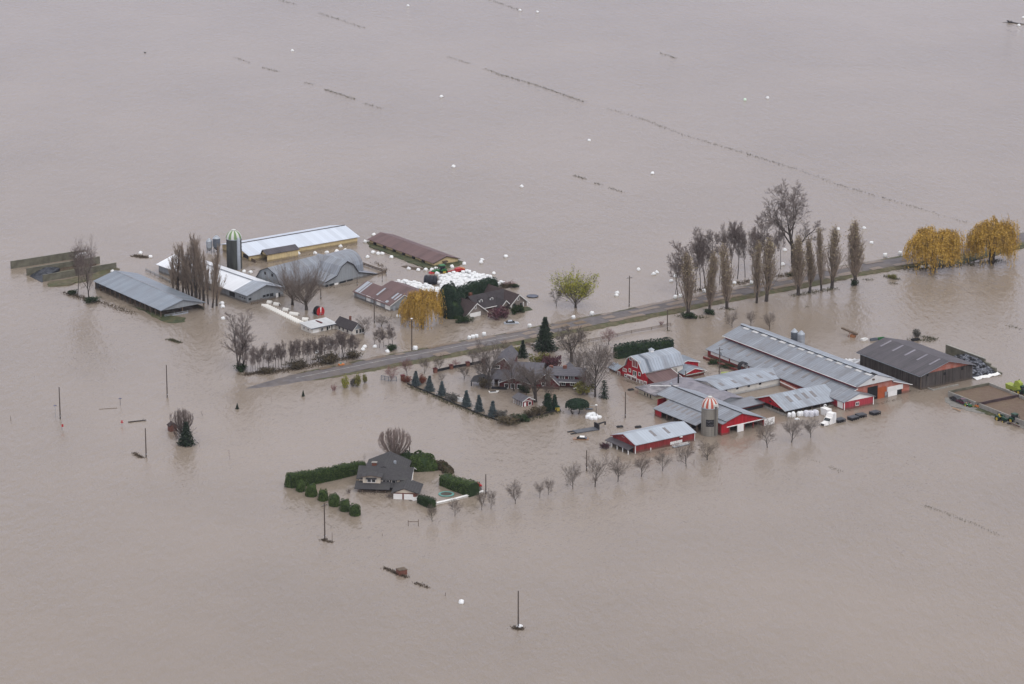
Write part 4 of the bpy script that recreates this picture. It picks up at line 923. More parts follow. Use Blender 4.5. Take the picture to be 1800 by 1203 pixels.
b.skin(u_([(ye2-.1,zE2),(yz+.3,zz-.1)]), 'x', -.4, 7, 'tin_x', 'side_lean_roof')
xs = b.fy(1136, 640, yk)[0]; b.part('roof_seam', MB().slab([(xs-.4,ye-.36,zE-.36+.2),(xs+.4,ye-.36,zE-.36+.2),(xs+.4,yk,zk+.22),(xs-.4,yk,zk+.22)],.06).slab([(xs-.4,yk,zk+.22),(xs+.4,yk,zk+.22),(xs+.4,yr,zr+.2),(xs-.4,yr,zr+.2)],.06), 'galvdk')
xc = b.fy(1145, 617, yr)[0]
c_ = b.part('cupola', MB().box(xc-.5,xc+.5,yr-.5,yr+.5,zr,zr+.7), 'white'); MB().add([(xc-.7,yr-.7,zr+.7),(xc+.7,yr-.7,zr+.7),(xc+.7,yr+.7,zr+.7),(xc-.7,yr+.7,zr+.7),(xc,yr,zr+1.3)],[(3,2,1,0),(0,1,4),(1,2,4),(2,3,4),(3,0,4)]).build('cupola_roof', M['galv'], c_)
for p, q, ml in (((1107,629.5),(1109.5,633),0),((1112.3,632.5),(1120.2,646.5),2),((1122.8,635.5),(1125,638.5),0),((1095.6,647.6),(1101,653.5),2),((1106.2,648.5),(1108.6,654),0),((1113.3,652),(1118.4,661.5),1),((1122.8,655),(1125.5,660.5),0),((1098.5,658.3),(1100.8,662.5),0)):
    b.wpx('x', 0, p, q, fw=.16, mull=ml, pm='redold' if ml == 2 else 'glass')
for p, q in (((1103,659),(1108.5,667)),((1111,662),(1118.5,671)),((1120,667),(1124,673.5)),((1126,669),(1129,676)),((1086.3,653.5),(1089.5,660.5)),((1132.5,671),(1136,677))):
    b.wpx('x', 0, p, q, fw=.2, mull=1, pm='redold')
y0, z0 = b.fx(1103, 658.5, 0); y1, z1 = b.fx(1119, 665, 0); b.part('door_track', MB().box(-.3,0,min(y0,y1),max(y0,y1),(z0+z1)/2-.1,(z0+z1)/2+.2), 'white')
b.ppx('y', ye, (1150,655.5), (1190,662), mat('block_wall', (.30,.28,.25), var=.2), 'block_wall')
# brown lean-to in front of it
b.part('front_lean_to', MB().prism([(.4,ye-7,-.6),(9.5,ye-7,-.6),(9.5,ye-7,.6),(.4,ye-7,.6)], [(.4,ye-.1,-.6),(9.5,ye-.1,-.6),(9.5,ye-.1,2.6),(.4,ye-.1,2.6)]), 'redold')
b.flat([(.2,ye-7.3,.75),(9.7,ye-7.3,.75),(9.7,ye-.05,2.8),(.2,ye-.05,2.8)], .14, 'rust_x', 'front_lean_to_roof'); b.part('fascia', MB().prism([(9.7,ye-7.3,.6),(9.7,ye-.05,2.65),(9.7,ye-.05,2.85),(9.7,ye-7.3,.8)],[(9.85,ye-7.3,.6),(9.85,ye-.05,2.65),(9.85,ye-.05,2.85),(9.85,ye-7.3,.8)]), 'trim')
o = bin_('small shiny white-capped grain bin against the red gambrel barn', 1143.5, 673.5, 5.5, 658, 'galv', False)
b = Bld('tool_shed', 'small shed with weathered grey tin roof beyond the left side of the red gambrel barn', 'shed', (1083.5,656), 651, (1100,647.5), (1072,645.5))
ze, L, Wd = b.ze, b.L, b.W; b.walls(0,L,0,Wd,ze,.9,'y','redold'); b.roof(0,L,0,Wd,ze,.95,'y','blue_y'); b.ppx('x',0,(1078,650),(1081,654),'dark','window_opening')
b.part('roof_pipe', MB().tube((L*.5,Wd*.5,ze+.8),(L*.5,Wd*.5,ze+1.5),.12,.12,6), 'galv')
# ---- red annex with two roofs
b = Bld('red_annex', 'red shed with stepped grey roofs and white trim right of the gambrel barn', 'shed', (1202,665.5), 657.8, (1238.3,650.6), (1190,652.8))
ze, L, Wd = b.ze, b.L, b.W; Wd = max(Wd, 5); zr = b.fy(1221.7, 646.7, 0)[1]; rise = zr-ze-.1
b.walls(0,L,0,Wd,ze,rise,'y','red'); b.roof(0,L,0,Wd,ze,rise,'y','blue_y',oh=.4); b.rake(0,L,0,Wd,ze,rise,'y',oh=.4,w=.2)
b.part('belt_board', MB().box(.3,L-.1,-.5,-.05,ze-.65,ze-.3), 'wood'); b.part('belt_board', MB().box(.3,L-.1,-.55,-.5,ze-.35,ze-.25), 'trim')
b.walls(.6,L+1.5,Wd,Wd+7,ze+.9,rise*.9,'y','red','rear_wall'); b.roof(.6,L+1.5,Wd,Wd+7,ze+.9,rise*.9,'y','blue_y','rear_roof',oh=.4); b.rake(.6,L+1.5,Wd,Wd+7,ze+.9,rise*.9,'y',oh=.4,w=.2,name='rear_fascia')
b.part('corner_trim', MB().box(L-.1,L+.06,-.06,.1,-.6,ze-.05), 'trim')
# ---- striped silo
st = mat('silo_staves', (.25,.235,.205), var=.22, scale=.9, stretch=(1.6,1.6,.12), stain=(.14,.125,.105), stain_amt=.75)
o, r, h = silo('silo', 'grey concrete silo with red and white striped dome and dark panel on its side', 1247, 767.5, 14.7, 715, 697.5, st, 'domewhite', 'domered', n=20, hoops=14)
def curved(o, r, az0, az1, z0, z1, t, m, name, n=6, parent=None):
    mb = MB(); ins = []; 
    for k in range(n):
        a0, a1 = az0+(az1-az0)*k/n, az0+(az1-az0)*(k+1)/n
        P = [(math.cos(a)*q, math.sin(a)*q) for a, q in ((a0,r+.01),(a1,r+.01),(a1,r+t),(a0,r+t))]
        mb.prism([(x,y,z0) for x,y in P], [(x,y,z1) for x,y in P])
    return mb.build(name, m if not isinstance(m,str) else M[m], parent or o)
zq0 = h*.36; zq1 = h*.61
pn = curved(o, r, R(-118), R(-63), zq0, zq1, .09, 'dark', 'sign_panel')
rr = random.Random(12)
lt = MB()      # worn, unreadable pale marks of the painted panel, in two rows
for row in range(2):
    za, zb = (zq0+(zq1-zq0)*(.1+.5*row), zq0+(zq1-zq0)*(.42+.5*row))
    for k in range(9):
        a0 = R(-115+k*5.6); 
        for s in range(3):
            aa = a0+R(rr.uniform(0,3.5)); z_ = rr.uniform(za, zb-.15)
            x, y = math.cos(aa)*(r+.1), math.sin(aa)*(r+.1); w = rr.choice((.04,.16)); hh = .5*(zb-za)*rr.uniform(.3,1) if w < .1 else .07
            d = Vector((-math.sin(aa), math.cos(aa), 0))*w*.5; p = Vector((x,y,z_)); nn = Vector((math.cos(aa),math.sin(aa),0))*.02
            lt.add([p-d+nn,p+d+nn,p+d+nn+Vector((0,0,hh)),p-d+nn+Vector((0,0,hh))],[(0,1,2,3)])
lt.build('worn_marks', mat('worn_grey_paint', (.16,.16,.165), var=.3), pn)
curved(o, r, R(-57), R(-48), .3, h+.6, .45, mat('chute_concrete', (.15,.14,.125), var=.25, scale=.8, stretch=(1,1,.2)), 'chute', 3)
MB().box(-.35,.35,-.3,.3,0,.5).xform(Matrix.Translation((math.cos(R(-52))*(r+.2), math.sin(R(-52))*(r+.2), h+.6))).build('chute_cap', M['domewhite'], o)
# ---- twin bins behind the dairy barn
bin_('dark left bin of the twin bins behind the big dairy barn', 1396, 604, 6.2, 578, 'galvdk', False, 'grain_bin')
bin_('lighter right bin of the twin bins behind the big dairy barn', 1408, 609, 6.4, 581.5, 'galv', False, 'grain_bin')
# ---- dark plank barn
b = Bld('plank_barn', 'dark weathered plank barn with rusty black roof and orange-red gable', 'barn', (1618,685.5), 659.8, (1709,641), (1511.2,619.4))
ze, L, Wd = b.ze, b.L, b.W; zr = b.fy(1663, 634.5, 0)[1]; rise = zr-ze-.15
b.walls(0,L,0,Wd,ze,rise,'y','plank'); b.roof(0,L,0,Wd,ze,rise,'y','dark_y',oh=.8)
b.part('gable_panel', MB().prism([(.6,-.06,ze+.18),(L-.6,-.06,ze+.18),(L/2,-.06,zr-.12)], [(.6,-.01,ze+.18),(L-.6,-.01,ze+.18),(L/2,-.01,zr-.12)]), 'redfade')
b.rake(0,L,0,Wd,ze,rise,'y','galv',.1,oh=.8); b.part('eave_trim', MB().box(-.85,-.78,-.6,Wd+.6,ze-.28,ze-.14), 'galv')
b.strips(0,L,0,Wd,ze,rise,'y',0,5,.55,.96,w=.7,m='lilac'); b.part('corner_trim', MB().box(-.08,.12,-.08,-.02,-.6,ze), 'wood'); b.ppx('y',0,(1629.5,658),(1632,661.5),'black','loft_opening_shade'); b.ppx('y',0,(1690,645.5),(1693.5,650),'black','loft_opening_shade'); b.ppx('y',0,(1659,655),(1662.5,659),'black','loft_opening_shade')  # loft openings are black panels painted in place of the shade behind them
b.part('kerb_wall', MB().box(2.2,L*.62,-2.6,-2.2,-.6,.35).box(2.2,2.6,-2.2,-.3,-.6,.35), 'concrete')
pb = b
# bunker with tyres beside it
bk = b
A = b.m @ Vector((L+9.0, Wd*.95, 0)); o = thing('bunker_wall', 'long mossy retaining wall stepping down beyond the plank barn', 'wall', b.m @ Vector((L+9.6,-1.2,0)), b.a+R(90)); lw = Wd*.9
mb = MB()
for i in range(10):
    hh = min(2.8, .5+.7*i); mb.box(lw*i/10, lw*(i+1)/10-.03, -.3, .3, -.6, hh)
mb.build('blocks', M['mossy'], o); MB().box(lw*.3, lw, -.36, .36, 2.8, 2.92).build('coping', M['concrete'], o)
tv = mat('tyre_covered_sheet', (.014,.016,.026), var=.6, scale=1.5, stain=(.5,.52,.58), stain_amt=.55, stain_scale=1.6)
w0 = b.m
def loc_heap(name, label, cat, pts, m, z):
    mb = MB(); n = len(pts); mb.add([b.m @ Vector((x,y,zz)) for x,y,zz in pts] + [b.m @ Vector((x,y,-.6)) for x,y,zz in pts], [tuple(range(n))] + [((i+1)%n, i, n+i, n+(i+1)%n) for i in range(n)]); return tag(mb.build(name, m), label, cat)
def sheet(name, label, cat, f, nx, ny, m, seed):
    rr = random.Random(seed); V = [b.m @ Vector(f(i/nx, j/ny, rr)) for j in range(ny+1) for i in range(nx+1)]
    return tag(MB().add(V, [(j*(nx+1)+i, j*(nx+1)+i+1, (j+1)*(nx+1)+i+1, (j+1)*(nx+1)+i) for j in range(ny) for i in range(nx)]).build(name, m), label, cat)
sheet('silage_sheet', 'black tyre-weighted sheet sloping down against the right end of the plank barn', 'tarpaulin', lambda s, t, r_: (L+.2+s*9.0, -.4+t*14, -.2+min(1,t*1.7)*2.6+r_.uniform(-.12,.12)), 14, 20, tv, 3)
sheet('silage_sheet', 'torn white plastic edge of the silage sheet in front of the tyre-covered slope', 'plastic sheet', lambda s, t, r_: (L+.3+s*9.0, -1.5+t*1.6+r_.uniform(-.3,.3), .0+t*.25+r_.uniform(0,.25)), 12, 2, M['white'], 4)
tm = MB()
for i in range(46):
    s, t = rnd.random(), rnd.random(); T = MB().lathe([(.22,-.08),(.42,-.1),(.45,0),(.42,.1),(.22,.08)], 10); p = b.m @ Vector((L+.6+s*8.2, .2+t*13, -.1+min(1,t*1.7)*2.6+.12)); T.xform(Matrix.Translation(p)); tm.join(T)
setting(tm.build('tyres', M['rubber']), 'stuff')
sheet('silage_sheet', 'black and white plastic sheet spilling out behind the far corner of the plank barn', 'plastic sheet', lambda s, t, r_: (-3.5+t*5.0, Wd+.5+s*7.5, max(-.1, 1.9*(1-s)-t*.0+r_.uniform(-.15,.15)-1.7*(1-t)*(1-s*.3))), 10, 6, mat('black_white_sheet', (.75,.76,.78), var=.1, stain=(.01,.01,.015), stain_amt=1, stain_scale=.28), 6)
# ---- front red shed
b = Bld('red_shed', 'long low red shed with pale metal roof and two dark skylights behind bare trees', 'shed', (1116.7,797.5), 782.6, (1221.4,760.2), (1076.1,765.2))
ze, L, Wd = b.ze, b.L, b.W; zr = b.fx(1095, 762.8, 0)[1]; rise = zr-ze-.1
b.walls(0,L,0,Wd,ze,rise,'x','redold'); b.roof(0,L,0,Wd,ze,rise,'x','tinlt_x' if False else metal_roof('light_metal_roof',(.40,.445,.50),'x',amt=.1,line=.9),oh=.4,og=.25)
b.strips(0,L,0,Wd,ze,rise,'x',0,2,.30,.84,w=.9,pos=[L*.40,L*.63]); b.part('corner_trim', MB().box(-.08,.1,-.08,.1,-.6,ze-.02), 'white'); b.part('corner_trim', MB().box(L-.1,L+.06,-.07,.1,-.6,ze-.02), 'trim')
b.skin([(-2.0,1.2),(-.02,1.75)], 'y', .3, Wd+.6, 'dark_x', 'porch_roof'); b.posts([(-1.9,.5+(Wd-.4)*i/4) for i in range(5)], 1.15, .1, 'trim', 'porch_post'); b.panel('x', 0, 1, Wd-1, .0, ze-.8, 'dark', 'doorway'); b.ppx('x', -.06, (1105.5,782),(1109,789), 'white', 'door')  # doorway under the porch is a dark panel imitating interior shade
b.rake(0,L,0,Wd,ze,rise,'x','redold',.2,oh=.4); b.ppx('x', 0, (1093,767.5),(1098,769.5), 'trim', 'vent'); b.ppx('y', 0, (1143,787.5),(1144.5,793.5), 'trim', 'pipe'); b.ppx('y', 0, (1194,766.8),(1198,768), 'trim', 'lamp_hood', t=.5); b.ppx('y', 0, (1178,777.5),(1199,777.8), 'trim', 'door_track')
o = thing('cattle_ramp', 'white railed cattle ramp standing in water along the wall of the red shed', 'ramp', b.m @ Vector((L*.57,-1.6,0)), b.a)
MB().box(0,L*.27,-.5,.5,.1,.25).build('deck', M['galv'], o); MB().box(0,L*.27,-.55,-.5,.45,.55).box(0,L*.27,.5,.55,.45,.55).box(0,L*.27,-.55,-.5,.75,.83).build('rails', M['trim'], o)
# ---- manure lagoon and machines at the right edge
def G3(u, v, z): return G(u, v, z)
zt = 1.55
lag = [G(1667,687.5,zt), G(1739,672.8,zt), G(1791,693.5,zt), G(1722.5,708,zt)]
d1 = (lag[2]-lag[1]); far2 = lag[1]+d1*2.4; near2 = lag[3]+d1*2.4
o = thing('manure_store', 'concrete-walled earth-filled manure store at right edge with a dark dividing wall', 'manure store', lag[0].xy.to_3d())
inv = -lag[0].xy.to_3d()
def wallseg(A, B, name, m='concrete', t=.3, z=zt, low=-.6):
    d = (B-A).xy.normalized(); n = Vector((-d.y, d.x, 0))*t/2; A = Vector((A.x,A.y,0))+inv; B = Vector((B.x,B.y,0))+inv
    mt = M[m] if isinstance(m, str) else m
    return MB().prism([A-n+Vector((0,0,low)),B-n+Vector((0,0,low)),B+n+Vector((0,0,low)),A+n+Vector((0,0,low))],[A-n+Vector((0,0,z)),B-n+Vector((0,0,z)),B+n+Vector((0,0,z)),A+n+Vector((0,0,z))]).build(name, mt, o)
wallseg(lag[0], lag[1], 'side_wall', 'mossy'); wallseg(lag[1], far2, 'far_wall', z=zt-.01); wallseg(lag[0], near2, 'front_wall', z=zt-.02); wallseg(near2, far2, 'end_wall', z=zt-.03); wallseg(lag[3], lag[2], 'dividing_wall', mat('stained_dark_wall', (.055,.035,.038), var=.4), z=zt+.02)
fill = [(p-lag[0].xy.to_3d()) for p in (lag[0], lag[1], far2, near2)]
mb = MB(); rr = random.Random(5); nx, ny = 14, 34
V = []
for j in range(ny+1):
    for i in range(nx+1):
        s, t = i/nx, j/ny; p = fill[0].lerp(fill[1], s).lerp(fill[3].lerp(fill[2], s), t); V.append(Vector((p.x,p.y,(.85 if t < .42 else .65)+rr.uniform(-.05,.05))))
mb.add(V, [(j*(nx+1)+i, j*(nx+1)+i+1, (j+1)*(nx+1)+i+1, (j+1)*(nx+1)+i) for j in range(ny) for i in range(nx)])
mb.build('crusted_manure', mat('crusted_manure', (.135,.092,.066), var=.25, scale=2.5, stain=(.16,.125,.075), stain_amt=.5, stain_scale=.4), o)
def sloped(o, m): pass
ag = math.atan2((near2-lag[0]).y, (near2-lag[0]).x)
# cars
def car(name, label, u, v, rz, m, dz=0.0, s=1.0, cat='car'):
    P = G(u, v); o = thing(name, label, cat, (P.x,P.y,dz), rz, sc=(s,s,s)); w = .86
    sec = [(-2.2,.35),(-2.2,.78),(-1.95,.92),(-1.3,.96),(1.0,.93),(1.9,.80),(2.15,.62),(2.2,.35)]
    cab = [(-1.75,.93),(-1.05,1.38),(.25,1.42),(1.05,.93)]
    MB().prism([(x,-w,z) for x,z in sec], [(x,w,z) for x,z in sec]).build('body', M[m], o)
    MB().prism([(x*.97,-w*.86,z) for x,z in cab], [(x*.97,w*.86,z) for x,z in cab]).build('windows', M['glass'], o)
    MB().prism([(-1.05,-w*.8,1.36),(.25,-w*.8,1.40),(.25,w*.8,1.40),(-1.05,w*.8,1.36)], [(-.98,-w*.72,1.45),(.2,-w*.72,1.48),(.2,w*.72,1.48),(-.98,w*.72,1.45)]).build('roof', M[m], o)
    for x in (-1.35, 1.35):
        for y in (-w+.1, w-.1): wheel(o, x, y, .33, .22, 'silver', .33)
    for y in (-.6,.6): MB().box(2.16,2.24,y-.18,y+.18,.55,.7).build('headlight', M['white'], o)
    return o
dn = ag
car('parked_car', 'dark purple-red saloon car on the gravel beside the manure store wall', 1694, 711.5, dn, 'purple', .12)
car('parked_car', 'black car half hidden behind the purple one near the manure store', 1682, 706.5, dn, 'blackcar', .1)
tractor('small green and yellow lawn tractor beside the purple car', 1702, 716, dn+.15, 'green', 'yellow', False, .62, .12, seatcol='yellow')
P = G(1719, 718); o = thing('forklift', 'small orange-yellow roofed loader against the manure store wall', 'loader', (P.x,P.y,.15), dn+.5, None, (.8,.8,.8))
MB().box(-1.0,.7,-.5,.5,.35,.95).build('body', M['orange'], o); MB().box(.7,1.05,-.55,.55,.25,.7).build('counterweight', M['yellow'], o); MB().box(-.75,.65,-.5,.5,1.95,2.05).build('canopy', M['wood'], o); MB().box(-.7,-.62,-.45,-.38,.9,1.95).box(-.7,-.62,.38,.45,.9,1.95).box(.52,.6,-.45,-.38,.9,1.95).box(.52,.6,.38,.45,.9,1.95).build('canopy_frame', M['black'], o); MB().box(-.2,.3,-.25,.25,.95,1.4).build('seat', M['black'], o)
MB().box(-2.1,-1.1,-.45,-.3,.25,.35).box(-2.1,-1.1,.3,.45,.25,.35).build('forks', M['yellow'], o)
for x, y in ((-.7,.5),(-.7,-.5),(.7,.5),(.7,-.5)): wheel(o, x, y, .33, .25, 'yellow', .33)
tractor('green tractor with yellow wheels and open yellow seat, front wheels in water', 1761, 739.5, dn+.05, 'dkgreen', 'yellow', False, 1.0, -.1)
tractor('larger green cab tractor at the right edge, standing in water by the manure store', 1786, 743.5, dn+.05, 'dkgreen', 'yellow', True, 1.08, -.1)
P = G(1781, 748.5); o = thing('plough', 'dark red implement hitched low in the water beside the larger green tractor', 'farm machine', (P.x,P.y,.1), dn)
MB().box(-1.5,2.6,-.12,.12,.25,.45).tube((-1.3,0,.3),(-1.0,.9,.1),.1,.06,5).tube((.2,0,.3),(.5,.9,.1),.1,.06,5).tube((1.6,0,.3),(1.9,.9,.1),.1,.06,5).build('beam', M['maroon'], o); MB().box(-1.9,-1.4,-.5,.5,.0,.3).build('frame', M['dark'], o)
P = G(1785, 690); o = thing('forage_wagon', 'lime-green forage wagon with tall hood behind the manure store at the right edge', 'farm machine', (P.x,P.y,0), dn+R(8), None, (.85,.85,.9))
MB().prism([(-3.2,-1.1,.7),(2.6,-1.1,.7),(2.8,-1.25,1.9),(-3.4,-1.25,2.3)], [(-3.2,1.1,.7),(2.6,1.1,.7),(2.8,1.25,1.9),(-3.4,1.25,2.3)]).build('body', M['lime'], o)
MB().box(-3.0,1.2,-1.0,1.0,2.05,2.12).build('load_floor', M['dark'], o)
MB().prism([(-.4,-.8,2.0),(2.4,-.9,1.9),(2.3,-.7,3.4),(1.0,-.6,4.1),(.0,-.6,3.7)], [(-.4,.8,2.0),(2.4,.9,1.9),(2.3,.7,3.4),(1.0,.6,4.1),(.0,.6,3.7)]).build('hood', M['lime'], o); MB().tube((1.1,0,4.0),(1.5,0,4.6),.1,.05,5).build('spout', M['dark'], o)
wheel(o, -.8, -1.1, .6, .4, 'yellow', .4); wheel(o, .8, -1.1, .6, .4, 'yellow', .4)
tractor('dark blue-green tractor coupled in front of the lime-green wagon at the right edge', 1799, 694, dn+.1, 'dkgreen', 'yellow', True, 1.05, 0)
o = thing('plank', 'loose orange-brown plank lying at the gravel edge by the purple car', 'plank', G(1674,717,.2), dn); MB().box(0,3.4,-.15,.15,0,.08).build('board', mat('new_timber',(.34,.20,.10)), o)
# ---- lorry, dark boxes, bags
P = G(1456, 744.5); o = thing('lorry', 'white lorry cab with long bonnet, wheels under water, left of the dark floating bins', 'lorry', (P.x,P.y,-.9), R(18)+math.pi)
o.rotation_euler[2] = math.atan2((G(1449,748)-G(1466,741.5)).y, (G(1449,748)-G(1466,741.5)).x)
MB().prism([(-2.0,-1.15,.6),(-.3,-1.15,.6),(-.3,-1.15,2.7),(-.7,-1.05,3.5),(-2.0,-1.05,3.6)], [(-2.0,1.15,.6),(-.3,1.15,.6),(-.3,1.15,2.7),(-.7,1.05,3.5),(-2.0,1.05,3.6)]).build('sleeper_cab', M['white'], o)
MB().prism([(-.3,-1.05,.6),(.7,-1.05,.6),(.75,-1.05,1.75),(.2,-1.0,2.5),(-.3,-1.0,2.6)], [(-.3,1.05,.6),(.7,1.05,.6),(.75,1.05,1.75),(.2,1.0,2.5),(-.3,1.0,2.6)]).build('cab', M['white'], o)
MB().prism([(.45,-.95,1.8),(.8,-.95,1.8),(.26,-.9,2.42)], [(.45,.95,1.8),(.8,.95,1.8),(.26,.9,2.42)]).build('windscreen', M['glass'], o)
MB().prism([(.72,-.75,.6),(2.6,-.65,.6),(2.6,-.65,1.5),(.72,-.75,1.72)], [(.72,.75,.6),(2.6,.65,.6),(2.6,.65,1.5),(.72,.75,1.72)]).build('bonnet', M['white'], o)
MB().box(2.6,2.68,-.5,.5,.7,1.4).build('grille', M['black'], o); MB().box(-.55,-.35,-1.22,-1.16,.9,3.2).build('stripe', M['maroon'], o)
for y in (-1,1): MB().prism([(1.2,y*.7,1.0),(2.3,y*.7,1.0),(2.1,y*.7,1.35),(1.4,y*.7,1.35)], [(1.2,y*1.15,1.0),(2.3,y*1.15,1.0),(2.1,y*1.15,1.3),(1.4,y*1.15,1.3)]).build('mudguard', M['white'], o)
for y in (-1.0,1.0): wheel(o, 1.75, y, .5, .3, 'silver', .5)
for y in (-.6,.6): MB().tube((-.9,y*1.9,1),(-.9,y*1.9,3.8),.07,.07,6).build('exhaust', M['silver'], o)
ang_b = b.a
for (u, v, lab, da) in ((1476,741.5,'charcoal slatted container with a flat lid half sunk right behind the white lorry',.0),(1499.5,737.5,'charcoal slatted container, left one of a touching pair near the small red building',.1),(1513,733,'charcoal slatted container, right one of a touching pair near the small red building',-.05),(1538,728.5,'charcoal slatted container floating alone right of the others',.05)):
    P = G(u, v); o = thing('slatted_container', lab, 'container', (P.x,P.y,0), pb.a+da, 'dark slatted containers in the water', (.72,.72,.85))
    MB().box(-1.75,1.75,-1.35,1.35,.75,1.0).build('lid', M['galvdk'] if False else mat('charcoal_plastic',(.055,.058,.068),var=.2,rough=.5), o)
    for x in (-1.6,-.55,.55,1.6):
        for y in (-1.25,1.25): MB().box(x-.12,x+.12,y-.1,y+.1,-.5,.75).build('post', M['dark'], o)
    MB().box(-1.6,1.6,-1.2,1.2,.2,.4).build('shelf', M['black'], o); MB().box(-1.72,-1.6,-1.2,1.2,-.4,.74).build('side_panel', M['dark'], o)
def lumpy(name, label, cat, u, v, sx, sy, sz, m, seed, rz=0, grp=None, z0=0.0, n=14):
    """a wrapped, lumpy bag: rounded box with uneven sides"""
    rr = random.Random(seed); mb = MB(); P = G(u, v); rows = 6
    ph = [rr.uniform(0,6.28) for _ in range(4)]
    prof = []
    V = []
    for j in range(rows+1):
        t = j/rows; k = (1-abs(2*t-1)**4)*.25+.75 if j < rows else .55
        for i in range(n):
            a = 2*math.pi*i/n; c, s_ = math.cos(a), math.sin(a); e = .45
            x = sx*math.copysign(abs(c)**e, c)*k; y = sy*math.copysign(abs(s_)**e, s_)*k; w = 1+.06*math.sin(3*a+ph[0]+t*4)+.05*math.sin(5*a+ph[1]-t*3)
            V.append((x*w, y*w, -.5+(sz+.5)*t + .05*math.sin(4*a+ph[2])))
    V.append((0,0,sz+.04)); fs = [(j*n+i,j*n+(i+1)%n,(j+1)*n+(i+1)%n,(j+1)*n+i) for j in range(rows) for i in range(n)] + [(rows*n+i,rows*n+(i+1)%n,(rows+1)*n) for i in range(n)]
    o = mb.add(V, fs).build(name, m if not isinstance(m,str) else M[m], smooth=True); o.location = (P.x,P.y,z0); o.rotation_euler[2] = rz
    return tag(o, label, cat, grp)
for i,(u,v,lab) in enumerate(((1387.5,733,'white bulk bag, first from the left in front of the open shed'),(1394.5,733,'taller white bulk bag, second from the left in front of the open shed'),(1404.5,731,'white bulk bag, left one of the small pair in front of the open shed'),(1409,730.5,'white bulk bag, right one of the small pair in front of the open shed'))):
    lumpy('bulk_bag', lab, 'bulk bag', u, v, .52, .52, 1.15+.25*(i==1), 'wrap', 40+i, .3*i, 'white bulk bags by the open shed')
lumpy('bulk_bag', 'white bag floating low in front of the bulk bags', 'bulk bag', 1401, 737.5, .6, .5, .35, 'wrap', 50, .5)
crump = mat('crumpled_clear_wrap', (.62,.62,.66), var=.25, scale=2.2, rough=.25, spec=.5, stain=(.30,.29,.36), stain_amt=.7, stain_scale=1.4)
for i,(u,v,lab) in enumerate(((1417.5,731,'plastic-wrapped pallet stack, left end of the shiny row by the open shed'),(1425.5,731.5,'plastic-wrapped pallet stack in the middle of the shiny row by the open shed'),(1433.5,730,'plastic-wrapped pallet stack, right end of the shiny row by the open shed'))):
    lumpy('wrapped_pallet', lab, 'wrapped pallet', u, v, .72, .85, 1.45, crump, 60+i, pb.a, 'plastic-wrapped pallets by the open shed')
P = G(1452, 729.5); o = thing('white_tank', 'tall white box-shaped tank with a bent pipe on top beside the wrapped pallets', 'tank', (P.x,P.y,0), pb.a); MB().box(-.75,.75,-1.4,1.4,-.5,1.75).box(-.8,.8,-1.45,1.45,1.75,1.85).build('box', M['white'], o); MB().tube((.1,1.0,1.8),(.1,1.0,2.5),.14,.14,7).tube((.1,1.0,2.5),(.1,.5,2.75),.14,.14,7).tube((.1,.5,2.75),(.1,.1,2.55),.14,.14,7).build('pipe', M['white'], o)
# ---- odds and ends around the barns
P = G(1494, 592); o = thing('feed_mixer', 'rusty tilted conveyor sticking up out of the water behind the dairy barn', 'farm machine', (P.x,P.y,0), R(-25))
MB().prism([(-2.6,-.4,2.1),(-2.6,.4,2.1),(2.2,.5,.7),(2.2,-.5,.7)], [(-2.6,-.4,2.5),(-2.6,.4,2.5),(2.2,.5,1.2),(2.2,-.5,1.2)]).build('conveyor', M['wood'], o); MB().tube((-.5,-.5,-.4),(.1,-.2,1.5),.1,.1,5).tube((.9,-.5,-.4),(.1,.2,1.4),.1,.1,5).tube((1.6,.4,-.4),(1.4,.2,1.0),.1,.1,5).build('legs', mat('rust',(.25,.10,.05)), o); MB().box(.2,1.6,-.6,.6,.0,.7).build('hopper_body', mat('rust2',(.30,.13,.06)), o)
for u, v, m_, lab in ((1519,598.5,'white','pale crate floating behind the plank barn, left of the green one'),(1536,598.5,'galvdk','open grey crate floating behind the plank barn'),(1549,597,'green','green trough floating behind the plank barn roof'),(1609,599,'dark','dark open trough floating behind the plank barn ridge')):
    P = G(u, v); o = thing('floating_trough', lab, 'trough', (P.x,P.y,0), pb.a+R(80)*(m_ != 'white')); w_, l_ = (.9,.6) if m_ == 'white' else (.5,1.1)
    MB().box(-w_,w_,-l_,-l_+.1,-.1,.6).box(-w_,w_,l_-.1,l_,-.1,.6).box(-w_,-w_+.1,-l_+.1,l_-.1,-.1,.6).box(w_-.1,w_,-l_+.1,l_-.1,-.1,.6).build('sides', M[m_], o); MB().box(-w_+.1,w_-.1,-l_+.1,l_-.1,-.1,.15).build('bottom', M[m_], o)
P = G(1306, 654.5); o = thing('spoked_reel', 'dark iron wheel-shaped reel standing against the dairy barn side wall', 'reel', (P.x,P.y,.6), dairy.a+R(90))
mb = MB().lathe([(1.35,-.7),(1.5,-.7),(1.5,.7),(1.35,.7)], 20); 
for i in range(6): mb.tube((0,0,-.7),(1.4*math.cos(i*math.pi/3),1.4*math.sin(i*math.pi/3),-.7),.05,.05,4)
mb.xform(Matrix.Translation((0,0,.9)) @ Matrix.Rotation(R(90),4,'Y')).build('rim', M['dark'], o); MB().tube((-.8,0,.9),(.8,0,.9),.15,.15,8).build('axle', M['wood'], o)
P = G(1275, 661); o = thing('yellow_machine', 'lime-yellow machine half sunk behind the calf wing roof', 'farm machine', (P.x,P.y,0), R(-10)); MB().prism([(-1.5,-.8,-.3),(1.3,-.8,-.3),(.8,-.6,1.1),(-1.2,-.6,.9)], [(-1.5,.8,-.3),(1.3,.8,-.3),(.8,.6,1.1),(-1.2,.6,.9)]).build('body', M['lime'], o); MB().box(.4,1.6,-.5,.5,.3,.9).build('engine', M['dark'], o)
